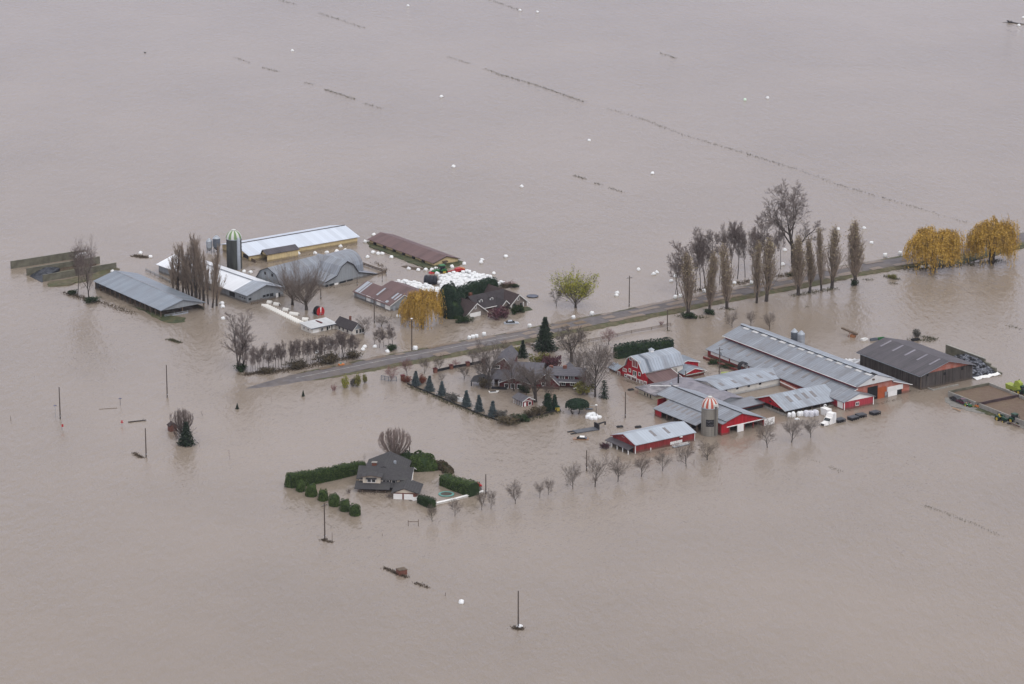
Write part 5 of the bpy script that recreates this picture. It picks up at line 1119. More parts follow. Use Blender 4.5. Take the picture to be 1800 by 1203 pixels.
P = G(1250, 667.5); o = thing('floating_sheet', 'flat red metal sheet afloat beside the red annex', 'sheet', (P.x,P.y,0), R(10)); MB().box(-.9,.9,-.5,.5,.1,.45).build('panel', M['redpaint'], o); MB().box(-.95,.95,-.55,-.5,.1,.5).build('rim', M['redold'], o)
def weeds(name, pts, m, n, h, seed, spread=.8, w=.12, kind='stuff'):
    rr = random.Random(seed); mb = MB()
    for _ in range(n):
        u, v = rr.choice(pts) if isinstance(pts[0], tuple) else pts
        p = G(u, v); p = p + Vector((rr.gauss(0,spread), rr.gauss(0,spread), 0)); d = Vector((rr.gauss(0,.6), rr.gauss(0,.6), rr.uniform(.2,1))).normalized()
        L_ = h*rr.uniform(.4,1.2); a = d.orthogonal().normalized()*w*rr.uniform(.5,1.4)
        mb.add([p-a-Vector((0,0,.1)), p+a-Vector((0,0,.1)), p+d*L_+a*.3, p+d*L_-a*.3], [(0,1,2,3)])
    return setting(mb.build(name, M[m]), kind)
# ================================================================ trees and plants
def leafmat(name, a, b, c, scale=.9, rnd_=.12):
    m, nt, bs = _new(name, .7, 0, .15)
    tc = nt.nodes.new('ShaderNodeTexCoord'); col = _ramp(nt, _noise(nt, tc.outputs['Object'], scale, 4, .7), [(.3, a), (.5, b), (.72, c)])
    oi = nt.nodes.new('ShaderNodeObjectInfo'); k = _math(nt, 'MULTIPLY_ADD', oi.outputs['Random'], 2*rnd_); nt.nodes[-1].inputs[2].default_value = 1-rnd_
    cb = nt.nodes.new('ShaderNodeCombineColor'); [nt.links.new(k, cb.inputs[i]) for i in range(3)]
    nt.links.new(_mix(nt, 1.0, col, cb.outputs[0], 'MULTIPLY'), bs.inputs['Base Color']); return m
M['bark'] = mat('dark_bark', (.060,.050,.044), var=.3, scale=2, rnd_obj=.15)
M['barkpale'] = mat('pale_bark', (.21,.17,.14), var=.25, scale=2)
M['twig'] = mat('grey_brown_twigs', (.130,.106,.092), var=.25, scale=1, rnd_obj=.2)
M['twigtan'] = mat('tan_poplar_twigs', (.245,.192,.15), var=.25, scale=1, rnd_obj=.15)
M['twigred'] = mat('reddish_twigs', (.20,.10,.095), var=.25, scale=1, rnd_obj=.15)
M['twigrose'] = mat('rosy_pale_twigs', (.24,.185,.165), var=.2, scale=1)
M['twigpurple'] = mat('purple_grey_twigs', (.152,.122,.112), var=.25, scale=1, rnd_obj=.15)
M['leafpoplar'] = leafmat('straw_poplar_leaves', (.20,.155,.11), (.26,.21,.135), (.33,.28,.13))
M['leafolive'] = leafmat('olive_leaves', (.10,.10,.03), (.17,.16,.045), (.25,.22,.06))
M['leafgold'] = leafmat('golden_willow_leaves', (.27,.16,.035), (.45,.28,.06), (.54,.36,.09))
M['leafyg'] = leafmat('yellow_green_leaves', (.13,.15,.025), (.28,.28,.045), (.40,.36,.06), .5)
M['hedge'] = leafmat('dark_hedge_leaves', (.009,.019,.007), (.018,.036,.011), (.032,.056,.018), .8)
M['hedgelt'] = leafmat('green_hedge_leaves', (.024,.042,.010), (.046,.074,.018), (.075,.108,.030), .8)
M['cedar'] = leafmat('cedar_leaves', (.009,.020,.013), (.016,.034,.02), (.03,.052,.03), .8)
M['spruce'] = leafmat('blue_spruce_needles', (.036,.05,.054), (.058,.078,.084), (.09,.112,.118), 1.2)
M['conifer'] = leafmat('dark_conifer_needles', (.010,.018,.012), (.018,.030,.018), (.032,.045,.025), 1)
M['shrub'] = leafmat('brown_shrub_leaves', (.045,.036,.022), (.08,.062,.035), (.11,.085,.05), .8)
M['shrubred'] = leafmat('russet_shrub_leaves', (.09,.03,.022), (.16,.05,.03), (.22,.08,.04), .8)
M['shrubgrey'] = leafmat('grey_shrub_leaves', (.06,.06,.05), (.10,.095,.085), (.16,.15,.14), .8)
M['shrubpurple'] = leafmat('purple_shrub_leaves', (.05,.022,.03), (.085,.035,.045), (.12,.055,.06), .8)
Z = Vector((0,0,1))
def tilt(d, ang, az):
    a = d.orthogonal().normalized(); b = d.cross(a); s = math.sin(ang)
    return (d*math.cos(ang) + (a*math.cos(az)+b*math.sin(az))*s).normalized()
def grow(T, C, tips, p, d, L, r, lev, cf, rr):
    n = cf['n']; last = lev >= len(n); segs = 4 if lev == 0 else (3 if not last else 2); cur = p; tgt = T if lev <= cf.get('tl', 1) else C
    sides = 7 if lev == 0 else (5 if lev == 1 else 3)
    pts = [p]; dirs = [d]
    for i in range(segs):
        d = (d + Vector((rr.gauss(0,1), rr.gauss(0,1), rr.gauss(0,1)))*cf['wob'] + Z*cf['up'][min(lev,len(cf['up'])-1)]).normalized()
        q = cur + d*L/segs; ra = r*(1-.72*i/segs); rb = r*(1-.72*(i+1)/segs)
        tgt.tube(cur, q, ra, (rb if not (last and i == segs-1) else 0), sides, False); cur = q; pts.append(q); dirs.append(d)
    if last: tips.append((cur, d)); return
    k = n[lev]; k = max(1, int(round(k*rr.uniform(.8,1.2)))); st = cf['start'][lev]
    az = rr.uniform(0, 6.28)
    for j in range(k):
        t = st+(1-st)*(j+rr.random()*.8)/k; t = min(t, .999); i = int(t*segs); f = t*segs-i
        q = pts[i].lerp(pts[i+1], f); az += 2.4; ang = R(cf['ang'][lev])*rr.uniform(.65,1.3)
        ln = L*cf['ratio'][lev]*rr.uniform(.7,1.2)*cf['shape'](t) if lev == 0 else L*cf['ratio'][lev]*rr.uniform(.7,1.2)*(1.15-.5*t)
        grow(T, C, tips, q, tilt(dirs[i+1], ang, az), ln, max(cf['rmin'], r*(1-.72*t)*cf['rr'][min(lev,len(cf['rr'])-1)]), lev+1, cf, rr)
    if lev >= 0: tips.append((cur, d))
def leafcloud(pts, n, size, rr, spread, asp=.5, down=0.0):
    mb = MB()
    for _ in range(n):
        c, d = rr.choice(pts); c = c + Vector((rr.gauss(0,spread), rr.gauss(0,spread), rr.gauss(0,spread)))
        nn = Vector((rr.gauss(0,1), rr.gauss(0,1), rr.gauss(0,1)+.3)); s = size*rr.uniform(.6,1.35); mb.quad(c, nn, s*asp, s, rr.uniform(0,6.28))
    return mb
KINDS = {}
def finish(key, parts, h0=None, pct=.90):
    """parts: (name, MB, material); stores meshes normalised by native height and width"""
    V = [v for _, m, _ in parts for v in m.v]
    h = h0 or max(v[2] for v in V); rs = sorted(math.hypot(v[0], v[1]) for v in V); w = 2*rs[int(len(rs)*pct)]
    KINDS[key] = ([(n, m.mesh(n, M[mt])) for n, m, mt in parts if m.f], h, w)
def bare(key, seed, H, cf, twig='twig', bark='bark', leaf=None, nleaf=0, lsize=.2, lspread=.3, leaftop=0.0):
    rr = random.Random(seed); T, C, tips = MB(), MB(), []
    stems = cf.get('stems', 1)
    for i in range(stems):
        p = Vector((rr.uniform(-.5,.5), rr.uniform(-.5,.5), -.6))*(1 if stems > 1 else 0) + Vector((0,0,-.6 if stems == 1 else 0))
        d = Vector((rr.gauss(0,cf.get('lean',.04)), rr.gauss(0,cf.get('lean',.04)), 1)).normalized()
        grow(T, C, tips, p, d, H*(cf['tr'])*(1 if i == 0 else rr.uniform(.7,1)), cf['r0']*(1 if stems == 1 else .6), 0, cf, rr)
    parts = [('trunk', T, bark), ('crown', C, twig)]
    if leaf:
        tp = [t for t in tips if t[0].z > H*leaftop]
        parts.append(('foliage', leafcloud(tp, nleaf, lsize, rr, lspread), leaf))
    finish(key, parts)
ROUND = lambda t: .55+.75*math.sin(min(1,t)*math.pi*.8)
small = dict(n=[11,8,7,5], ang=[46,42,40,38], ratio=[.80,.58,.5,.5], up=[0,.12,.08,.05], wob=.09, start=[.26,.25,.15,.1], rr=[.5,.5,.5,.5], rmin=.022, r0=.20, tr=.8, shape=ROUND, tl=1)
for i in range(5): bare('fruit%d'%i, 100+i, 6, dict(small, ang=[46+4*(i%3),42,40,38], n=[10+i%3,8,7,5]), 'twig')
for i in range(2): bare('rose%d'%i, 120+i, 6, dict(small, rmin=.02), 'twigred')
big = dict(n=[14,9,8,6], ang=[48,44,42,40], ratio=[.62,.58,.5,.5], up=[0,.12,.06,.02], wob=.11, start=[.22,.25,.15,.1], rr=[.45,.5,.5,.5], rmin=.03, r0=.46, tr=.86, shape=ROUND, tl=1)
for i in range(4): bare('big%d'%i, 140+i, 13, dict(big, n=[13+i,9,8,6]), 'twig' if i % 2 else 'twigpurple')
bare('vee', 150, 12, dict(big, n=[4,7,8,7,5], ang=[38,42,42,40,38], ratio=[.95,.55,.5,.5,.45], start=[.12,.3,.2,.15,.1], tr=.45, r0=.55, up=[0,.07,.05,.02,0], shape=lambda t: 1.2, tl=2, rmin=.028), 'twig')
bare('cotton', 151, 18, dict(big, n=[8,9,8,7,6], ang=[34,38,40,40,38], ratio=[.85,.5,.45,.45,.45], start=[.35,.3,.2,.15,.1], tr=.58, r0=.75, up=[0,.06,.05,.03,0], shape=lambda t: 1.15, tl=2, rmin=.023, wob=.12), 'twigpurple')
bare('multi', 152, 17, dict(big, stems=6, lean=.10, n=[16,9,7], ang=[48,40,36], ratio=[.22,.55,.5], start=[.25,.2,.1], tr=.95, r0=.26, up=[.03,.15,.1], shape=lambda t: 1.25-.7*t, tl=0, rmin=.028), 'twigpurple')
pol = dict(n=[30,10,7], ang=[34,18,17], ratio=[2.2,.5,.5], start=[.45,.16,.1], tr=.30, r0=.75, up=[0,.10,.09], wob=.05, rr=[.28,.5,.5], rmin=.027, shape=lambda t: 1.0+.25*t, tl=0)
for i in range(2): bare('pollard%d'%i, 160+i, 14, dict(pol, ang=[50,20,18]), 'twig')
def egg(key, seed, H, Wd_, nl, twig, bark):
    rr = random.Random(seed); T, C = MB(), MB(); T.tube((0,0,-.6),(0,0,H*.16),.5,.42,8,False)
    for k in range(nl):
        a = rr.uniform(0,6.28); e = rr.random()**.5; hh = H*(1-.20*e*e)*rr.uniform(.9,1.03); aj = rr.uniform(-.25,.25)
        f = lambda t: Vector((math.cos(a+aj*t)*Wd_*.5*e*math.sin(math.pi*.60*t)*1.02, math.sin(a+aj*t)*Wd_*.5*e*math.sin(math.pi*.60*t)*1.02, H*.10+(hh-H*.10)*t**.92))
        S = 9; P = [f(i/S)+Vector((rr.gauss(0,.05),rr.gauss(0,.05),0)) for i in range(S+1)]
        for i in range(S): (T if i < 5 else C).tube(P[i], P[i+1], .075*(1-.75*i/S), .075*(1-.75*(i+1)/S), 4, False)
        for i in range(3, S+1):
            d = (P[i]-P[i-1]).normalized()
            for _ in range(9):
                q = P[i-1].lerp(P[i], rr.random()); d2 = tilt(d, rr.uniform(.15,.5), rr.uniform(0,6.28)); l = H*rr.uniform(.05,.11); m = q+d2*l*.5; C.tube(q, m, .024, .016, 3, False)
                for _ in range(3): C.tube(m, m+tilt(d2, rr.uniform(.1,.45), rr.uniform(0,6.28))*l*rr.uniform(.4,.7), .016, 0, 3, False)
    finish(key, [('trunk', T, bark), ('crown', C, twig)], pct=.95)
egg('egg', 164, 12, 10.5, 84, 'twigrose', 'barkpale'); egg('eggdark', 165, 10, 7, 62, 'twigpurple', 'bark')
ald = dict(n=[11,8,7,6], ang=[34,40,42,44], ratio=[.34,.55,.5,.5], start=[.45,.3,.2,.1], tr=.92, r0=.17, up=[.02,.1,.06,.03], wob=.09, rr=[.5,.5,.5,.5], rmin=.026, shape=lambda t: 1.35-.45*t, tl=0)
for i in range(4): bare('alder%d'%i, 170+i, 11, dict(ald, start=[.3+.1*(i%3),.3,.2,.1]), 'twigpurple', 'bark', 'twigpurple', 380, .13, .2, .5)
pop = dict(n=[50,9,6], ang=[15,14,14], ratio=[.46,.5,.45], start=[.06,.15,.1], tr=.93, r0=.30, up=[.05,.22,.15], wob=.045, rr=[.34,.5,.5], rmin=.02, shape=lambda t: 1.1-.75*t, tl=0)
for i in range(4): bare('poplar%d'%i, 180+i, 13, dict(pop), 'twigtan', 'bark', 'leafpoplar', 950, .13, .25, .25+.12*(i%2))
for i in range(3): bare('barepoplar%d'%i, 186+i, 15, dict(pop, n=[28,9,6], ang=[15,14,13], ratio=[.44,.5,.45], rmin=.025), 'twigtan')
thin = dict(n=[6,4,3], ang=[35,35,30], ratio=[.4,.5,.5], start=[.2,.2,.1], tr=.92, r0=.06, up=[.05,.1,.1], wob=.1, rr=[.5,.5,.5], rmin=.014, shape=lambda t: 1.1-.5*t, tl=0)
for i in range(2): bare('sapling%d'%i, 195+i, 4, thin, 'twigred' if i else 'twig')
def shrubby(key, seed, leaf, twig='twig', n=900, size=.13, dense=True):
    rr = random.Random(seed); T, C, tips = MB(), MB(), []
    for i in range(16):
        a = rr.uniform(0,6.28); e = rr.uniform(.15,1.0); d = Vector((math.cos(a)*e, math.sin(a)*e, 1)).normalized()
        grow(T, C, tips, Vector((rr.gauss(0,.2), rr.gauss(0,.2), -.4)), d, 1.7*rr.uniform(.7,1.1), .035, 1, dict(n=[0,6,5], ang=[0,32,32], ratio=[0,.5,.5], start=[0,.25,.2], up=[0,.08,.05], wob=.1, rr=[.6,.6,.6], rmin=.012, shape=None, tl=-1), rr)
    parts = [('stems', C, twig)]
    if n: parts.append(('foliage', leafcloud(tips, n, size, rr, .14), leaf))
    finish(key, parts)
shrubby('shrub_brown', 1, 'shrub'); shrubby('shrub_red', 2, 'shrubred', 'twigred'); shrubby('shrub_grey', 3, 'shrubgrey'); shrubby('shrub_purple', 4, 'shrubpurple', 'twigpurple', 1400); shrubby('shrub_bare', 5, None, 'twigpurple', 0); shrubby('shrub_yellow', 6, 'leafyg', 'twig', 700); shrubby('shrub_olive', 7, 'leafolive', 'twig', 1000); shrubby('shrub_dark', 8, 'hedge', 'twig', 1600); shrubby('shrub_rose', 9, None, 'twigred', 0)
def willow(key, seed, H, Wd_, leaf, n=700, lobes=1):
    rr = random.Random(seed); T, C, Fo = MB(), MB(), MB()
    for s in range(3):
        p = Vector((rr.uniform(-.5,.5), rr.uniform(-.4,.4), -.6)); T.tube(p, p*.8+Vector((rr.uniform(-.5,.5),rr.uniform(-.5,.5),H*.34)), .42, .28, 7, False)
    anchors = []
    for k in range(38):
        a = rr.uniform(0,6.28); e = rr.random()**.5; tgt = Vector((math.cos(a)*e*Wd_*.44, math.sin(a)*e*Wd_*.44, H*(.97-.50*e*e)+rr.uniform(-.5,.3)))
        p = Vector((rr.uniform(-.5,.5), rr.uniform(-.5,.5), H*.30)); m1 = p.lerp(tgt, .55)+Vector((0,0,H*.10)); 
        C.tube(p, m1, .13, .08, 5, False); C.tube(m1, tgt, .08, .03, 4, False)
        for t in (.35,.6,.8,1.0): anchors.append(m1.lerp(tgt, t))
    bump = [(rr.uniform(0,6.28), rr.uniform(.2,.42)*Wd_, rr.uniform(1.0,1.9)) for _ in range(9)]
    bc = [(Vector((math.cos(a)*r_, math.sin(a)*r_, H*rr.uniform(.5,.84))), s) for a, r_, s in bump]
    for k in range(int(n*.9)):          # outer dome of short hanging sprays, broken into lumps
        a = rr.uniform(0,6.28); t = math.asin(rr.random()**.8); lm = 1+.13*math.sin(3*a+seed)*math.cos(2*t)+.10*math.sin(5*a+2*t+seed)
        if math.sin(4*a+seed)+math.sin(7*t+a*2) < -1.35: continue
        st = Vector((math.cos(a)*math.cos(t)*Wd_*.47*lm, math.sin(a)*math.cos(t)*Wd_*.47*lm, H*(.40+.60*math.sin(t)*lm*.95)))*rr.uniform(.9,1.0); ln = rr.uniform(.7,1.7); p = st; steps = max(3, int(ln/.26))
        for i in range(steps):
            p = p+Vector((math.cos(a)*.10*(1-i/steps)+rr.gauss(0,.07), math.sin(a)*.10*(1-i/steps)+rr.gauss(0,.07), -ln/steps)); Fo.quad(p, Vector((rr.gauss(0,1),rr.gauss(0,1),rr.gauss(.4,.6))), rr.uniform(.06,.10), rr.uniform(.15,.25), rr.uniform(-.7,.7))
    for k in range(n):
        if rr.random() < .72: c, s = rr.choice(bc); st = c+Vector((rr.gauss(0,s*.55), rr.gauss(0,s*.55), abs(rr.gauss(0,s*.35))))
        else: st = rr.choice(anchors)+Vector((rr.gauss(0,.7), rr.gauss(0,.7), rr.gauss(.1,.35)))
        e = min(1.2, st.xy.length/(Wd_*.5)); ln = rr.uniform(1.0,3.0)*(.6+1.5*e*e); ln = min(ln, st.z-.15); p = st; dx = st.xy.normalized() if st.xy.length > .1 else Vector((1,0)); steps = max(3, int(ln/.3))
        for i in range(steps):
            p = p + Vector((dx.x*.06*(1-i/steps)+rr.gauss(0,.05), dx.y*.06*(1-i/steps)+rr.gauss(0,.05), -ln/steps)); Fo.quad(p, Vector((rr.gauss(0,1),rr.gauss(0,1),rr.gauss(.2,.5))), rr.uniform(.05,.09), rr.uniform(.16,.28), rr.uniform(-.5,.5)) if rr.random() < .9 else None
        if i > 2 and k % 3 == 0: C.tube(st, p, .018, .008, 3, False)
    finish(key, [('trunk', T, 'bark'), ('limbs', C, 'wood' if 'wood' in M else 'bark'), ('foliage', Fo, leaf)])
willow('willow0', 201, 9, 12, 'leafgold', 2000); willow('willow1', 202, 10, 10, 'leafgold', 2000); willow('willow2', 203, 8, 11, 'leafgold', 1700)
bare('greenwillow', 205, 10, dict(pol, n=[22,9,7], ang=[42,30,26], ratio=[2.4,.5,.5], tr=.26, r0=.5), 'twig', 'bark', 'leafyg', 4600, .2, .3, .32)
def conif(key, seed, H, Wd_, leaf, whorls=16, dens=1.0, droop=.25, narrow=1.0, tip=.02):
    rr = random.Random(seed); T, Fo = MB(), MB(); T.tube((0,0,-.6),(0,0,H*.97),Wd_*.045,.02,6,False)
    for k in range(whorls):
        t = (k+.3)/whorls; z = H*(.02+.97*t); rad = Wd_*.5*((1-t)**narrow+tip); nb = max(4, int((6+7*(1-t))*dens))
        a0 = rr.uniform(0,6.28)
        for j in range(nb):
            a = a0+6.28*j/nb+rr.uniform(-.2,.2); rd = rad*rr.uniform(.75,1.12); st = 5
            for i in range(st):
                f = (i+.7)/st; c = Vector((math.cos(a)*rd*f, math.sin(a)*rd*f, z-droop*rd*f*f+rr.gauss(0,.05)))
                for _ in range(2): Fo.quad(c+Vector((rr.gauss(0,.09),rr.gauss(0,.09),rr.gauss(0,.05))), Vector((rr.gauss(0,.6)+math.cos(a)*.5,rr.gauss(0,.6)+math.sin(a)*.5,1)), .09*Wd_**.4*(1.2-.5*f), .17*Wd_**.4*(1.2-.4*f), a+rr.uniform(-.6,.6))
    finish(key, [('trunk', T, 'bark'), ('crown', Fo, leaf)], pct=.97)
conif('spruce0', 210, 4.5, 3, 'spruce'); conif('spruce1', 211, 4.5, 3, 'spruce'); conif('fir0', 212, 9, 5.5, 'conifer', 22, 1.3); conif('fir1', 213, 7, 4, 'conifer', 18, 1.0); conif('cypress', 214, 5, 2.4, 'cedar', 18, 1.5, .1, .55, .1); conif('pine', 215, 6, 3.5, 'conifer', 10, .8, .1, .5, .25)
def place(name, key, u, v, top, wpx, label, cat='tree', grp=None, rz=None, z0=0.0):
    ms, h0, w0 = KINDS[key]; P = G(u, v, z0); P.z = 0; H = max(.4, ztop(P, top)); w = wpx/ppm(P)
    o = thing(name, label, cat, P, rnd.uniform(0,6.28) if rz is None else rz, grp, (w/w0, w/w0, H/h0))
    for n, me in ms: link(n, me, o)
    return o
# ---- the big trees, left farm
for i,(u,v,t,w,k) in enumerate(((312,511,424,28,0),(322,515,440,20,1),(333,519,428,25,2),(345,523,405,29,0),(358,529,415,27,1),(373,541,428,28,2),(381,538,446,20,0))):
    place('poplar_tree', 'barepoplar%d'%k, u, v, t, w, ['bare tan poplar at the left end of the clump before the white-roofed barn','slim bare poplar, second from the left in the clump before the white-roofed barn','bare poplar, third from the left in the clump before the white-roofed barn','tallest bare poplar of the clump before the white-roofed barn','bare poplar just right of the tallest one before the white-roofed barn','bare poplar nearest the open barn\'s right corner, roots by white bales','thin bare poplar at the right end of the clump by the open barn'][i], grp='bare poplars by the white-roofed barn')
for i,(u,v,t,w) in enumerate(((304,513,448,18),(328,517,436,18),(338,521,430,20),(351,526,424,22),(366,535,436,20))):
    place('poplar_tree', 'barepoplar%d'%((i+1)%3), u, v, t, w, 'slim bare poplar inside the clump before the white-roofed barn, %s'%['leftmost slim one','left of its middle','at its middle','right of its middle','rightmost slim one'][i], grp='bare poplars by the white-roofed barn')
place('bare_tree', 'pollard0', 514, 536, 450, 72, 'left one of two round many-stemmed bare trees before the grey gambrel barn', grp='round bare trees before the gambrel barn')
place('bare_tree', 'pollard1', 539, 545, 443, 84, 'right and larger one of two round many-stemmed bare trees before the grey gambrel barn', grp='round bare trees before the gambrel barn')
place('bare_tree', 'multi', 422, 651, 546, 62, 'tall bare many-stemmed tree at the left end of the hedgerow, brush at its foot')
place('bare_tree', 'big0', 157, 527, 409, 42, 'taller dark bare tree in front of the bunker walls')
place('bare_tree', 'alder1', 136, 521, 428, 34, 'smaller dark bare tree left of the taller one before the bunker walls')
place('willow_tree', 'willow2', 741, 569, 506, 72, 'golden weeping willow between the rusty shed and the large dark house')
place('willow_tree', 'greenwillow', 1012, 541, 470, 68, 'yellow-green leafed round willow standing alone in the water above the road')
place('bare_tree', 'fruit1', 978, 539, 497, 24, 'small bare tree touching the left side of the yellow-green willow')
place('bare_tree', 'fruit3', 640, 589, 552, 30, 'dark crooked tree touching the right wall of the white house')
place('bare_tree', 'fruit4', 670, 574, 553, 36, 'low crooked bare tree beside the pole right of the white house')
for i,(u,v,t,w) in enumerate(((667,612,583,24),(675,611,574,18),(683,613,572,24),(691,612,570,20),(658,608,580,22))):
    place('alder_tree', 'alder%d'%(i%4), u, v, t, w, ['purple-grey sapling at the left of the clump right of the white house','slim purple-grey sapling, second in the clump right of the white house','purple-grey sapling, third in the clump right of the white house','purple-grey sapling at the right of the clump, shrub at its foot','pale thin sapling leaning left of the clump right of the white house'][i], grp='saplings right of the white house')
hl = [(441,656,606,18),(452,655,612,16),(462,655,608,18),(473,652,612,20),(484,649,604,22),(496,648,603,22),(507,646,598,22),(518,645,602,18),(527,642,596,24),(538,640,600,22),(549,638,600,22),(560,636,596,24),(571,634,592,24),(583,632,588,26),(596,629,584,32),(604,628,578,34),(613,626,590,24),(623,625,596,22)]
HLAB = ['first','second','third','fourth','fifth','sixth','seventh','eighth','ninth','tenth','eleventh','twelfth','thirteenth','fourteenth','fifteenth','sixteenth','seventeenth','last']
for i,(u,v,t,w) in enumerate(hl):
    place('alder_tree', 'alder%d'%(i%4), u, v, t, w, 'thin purple-grey alder, %s from the left in the hedgerow beside the road end'%HLAB[i], grp='alders of the hedgerow by the road')
for i in range(26):
    u = 436+i*7.4+rnd.uniform(-2,2); v = 657.5-(u-436)*.158+rnd.uniform(-2,2)
    place('alder_tree', 'alder%d'%((i*2+1)%4), u, v, v-rnd.uniform(34,52), rnd.uniform(9,14), 'thin upright stem in the dense strip of the roadside alder hedgerow', grp='thin stems of the alder hedgerow')
for i,(u,v,t,w,lab) in enumerate(((470,654,645,26,'low brown brush at the left part of the alder hedgerow'),(525,646,634,36,'low brown brush in the middle of the alder hedgerow'),(580,636,622,40,'low brown brush right of the middle of the alder hedgerow'),(618,629,616,26,'low dark brush at the right end of the alder hedgerow'),(690,615,605,18,'dark low shrub at the foot of the saplings right of the white house'),(425,651,638,22,'dark brush round the foot of the tall many-stemmed tree'))):
    place('shrub', 'shrub_brown' if i < 4 else 'shrub_dark', u, v, t, w, lab, 'shrub')
# ---- right: poplar row, alders, cottonwood, willows
PL = ['first from the left','second from the left','third from the left','fourth from the left','fifth from the left','sixth and broadest','seventh, slim,','eighth, forked,','ninth','last and tallest, standing apart']
for i,(u,v,t,w) in enumerate(((1210,557,441,27),(1247,550,439,25),(1278,543,427,26),(1330,533,419,25),(1347,530,414,26),(1403,519,406,30),(1423,515,410,21),(1444,511,396,21),(1462,507,395,25),(1503,501,379,33))):
    place('poplar_tree', 'poplar%d'%(i%4), u, v, t, w, 'straw-coloured columnar poplar, %s in the row along the road'%PL[i], grp='columnar poplars along the road')
for i,(u,v,t,w) in enumerate(((1192,519,446,34),(1222,512,404,36),(1240,507,398,40),(1264,501,388,36),(1296,490,382,38),(1322,483,394,34),(1348,478,376,40),(1372,473,388,36))):
    place('alder_tree', 'alder%d'%((i*3+1)%4), u, v, t, w, ['low leaning','second','third','fourth','fifth','sixth','seventh and tallest','last'][i]+' purple-grey bare alder from the left behind the road poplars', grp='bare alders behind the poplars')
for i,(u,v,t,w) in enumerate(((1186,522,456,34),(1206,516,420,44),(1231,510,412,44),(1252,504,398,42),(1274,498,392,42),(1310,488,402,32),(1284,494,384,30),(1336,481,400,32),(1360,476,402,32))):
    place('alder_tree', 'alder%d'%((i*3+2)%4), u, v, t, w, 'fine-branched grey alder filling the screen behind the poplars, %s from the left'%['first','second','third','fourth','fifth','seventh','sixth','eighth','last'][i], grp='grey alders filling the screen')
place('bare_tree', 'cotton', 1397, 470, 321, 104, 'huge dark bare cottonwood towering behind the poplar row')
place('willow_tree', 'willow0', 1640, 474, 396, 98, 'broad golden willow, left one of the pair at the right end of the road')
place('willow_tree', 'willow1', 1742, 463, 375, 82, 'taller golden willow, right one of the pair at the right end of the road')
for u,v,t,w,lab in ((1287,576,545,26,'small round bare tree left of two others beyond the big cattle barn'),(1320,573,545,22,'small round bare tree in the middle beyond the big cattle barn ridge'),(1353,580,547,26,'small round bare tree, right one of three beyond the big cattle barn')):
    place('bare_tree', 'fruit2', u, v, t, w, lab, grp='small bare trees beyond the cattle barn')
# ---- trees of the red house garden
for i,(u,v,t,w,k,lab) in enumerate(((687,671,640,24,'rose0','small reddish tree behind the low gate by the road'),(716,661,624,22,'rose1','small bare tree just left of the first blue spruce'),(746,657,626,22,'fruit0','small bare tree on the road side above the first two spruces'),(772,653,620,24,'fruit1','small bare tree by the brick pillars of the garden fence'),(777,671,652,18,'fruit3','little dark bent tree just above the third blue spruce'),(816,667,640,28,'fruit2','round bare tree standing alone in the flooded lawn'),(830,640,610,24,'fruit0','slim bare tree by the fence near the road'),(889,623,596,22,'fruit4','slim bare tree at the roadside behind the red house'),(801,646,632,16,'rose0','tiny pale shrub-like tree by the brick fence'))):
    place('bare_tree', k, u, v, t, w, lab)
place('bare_tree', 'big1', 859, 685, 594, 62, 'tall dark bare tree at the left end of the red garden house')
place('bare_tree', 'big2', 904, 688, 618, 44, 'slim brownish bare tree before the middle of the red garden house')
place('bare_tree', 'vee', 941, 707, 638, 66, 'dark forked bare tree between the small garden pavilion and the red house')
place('bare_tree', 'vee', 1004, 636, 574, 62, 'broad forked bare tree standing in water behind the red house')
place('bare_tree', 'big3', 1046, 698, 592, 80, 'largest dark bare tree, right of the red garden house')
for u,v,t,w,k,lab in ((893,664,622,40,'big0','grey bare tree rising behind the porch of the red garden house'),(925,694,646,36,'fruit4','bushy bare tree against the middle wing of the red garden house'),(1030,691,646,34,'fruit1','bushy bare tree at the right corner of the red garden house'),(962,704,664,28,'fruit3','low dark bare tree between pavilion and the gabled wing'),(843,672,632,34,'fruit2','bare tree left of the tall dark tree of the garden house'),(1018,660,612,36,'big1','grey bare tree behind the right end of the red garden house')):
    place('bare_tree', k, u, v, t, w, lab)
place('bare_tree', 'rose0', 1070, 606, 574, 26, 'small rounded reddish-brown tree by the paddock fence')
place('conifer_tree', 'fir0', 958, 615, 557, 42, 'big dark fir at the roadside above the red house')
place('conifer_tree', 'fir1', 919, 628, 598, 22, 'smaller dark conifer left of the big roadside fir')
place('conifer_tree', 'pine', 1062, 700, 668, 20, 'small dark pine right of the largest bare garden tree')
place('conifer_tree', 'cypress', 975, 722, 693, 13, 'pointed dark cypress beside the yellow hut')
place('conifer_tree', 'cypress', 963, 722, 691, 22, 'rounder brown-green cypress left of the pointed one')
SL = ['nearest the road','second from the road','third from the road','fourth from the road','fifth from the road','nearest the garden corner']
for i,(u,v,t,w) in enumerate(((731,678,652,18),(755,687,660,20),(777,695,670,18),(820,714,686,20),(842,723,694,18),(866,732,704,20))):
    place('spruce_tree', 'spruce%d'%(i%2), u, v, t, w, 'blue spruce %s in the garden hedge row'%SL[i], grp='blue spruces along the garden hedge')
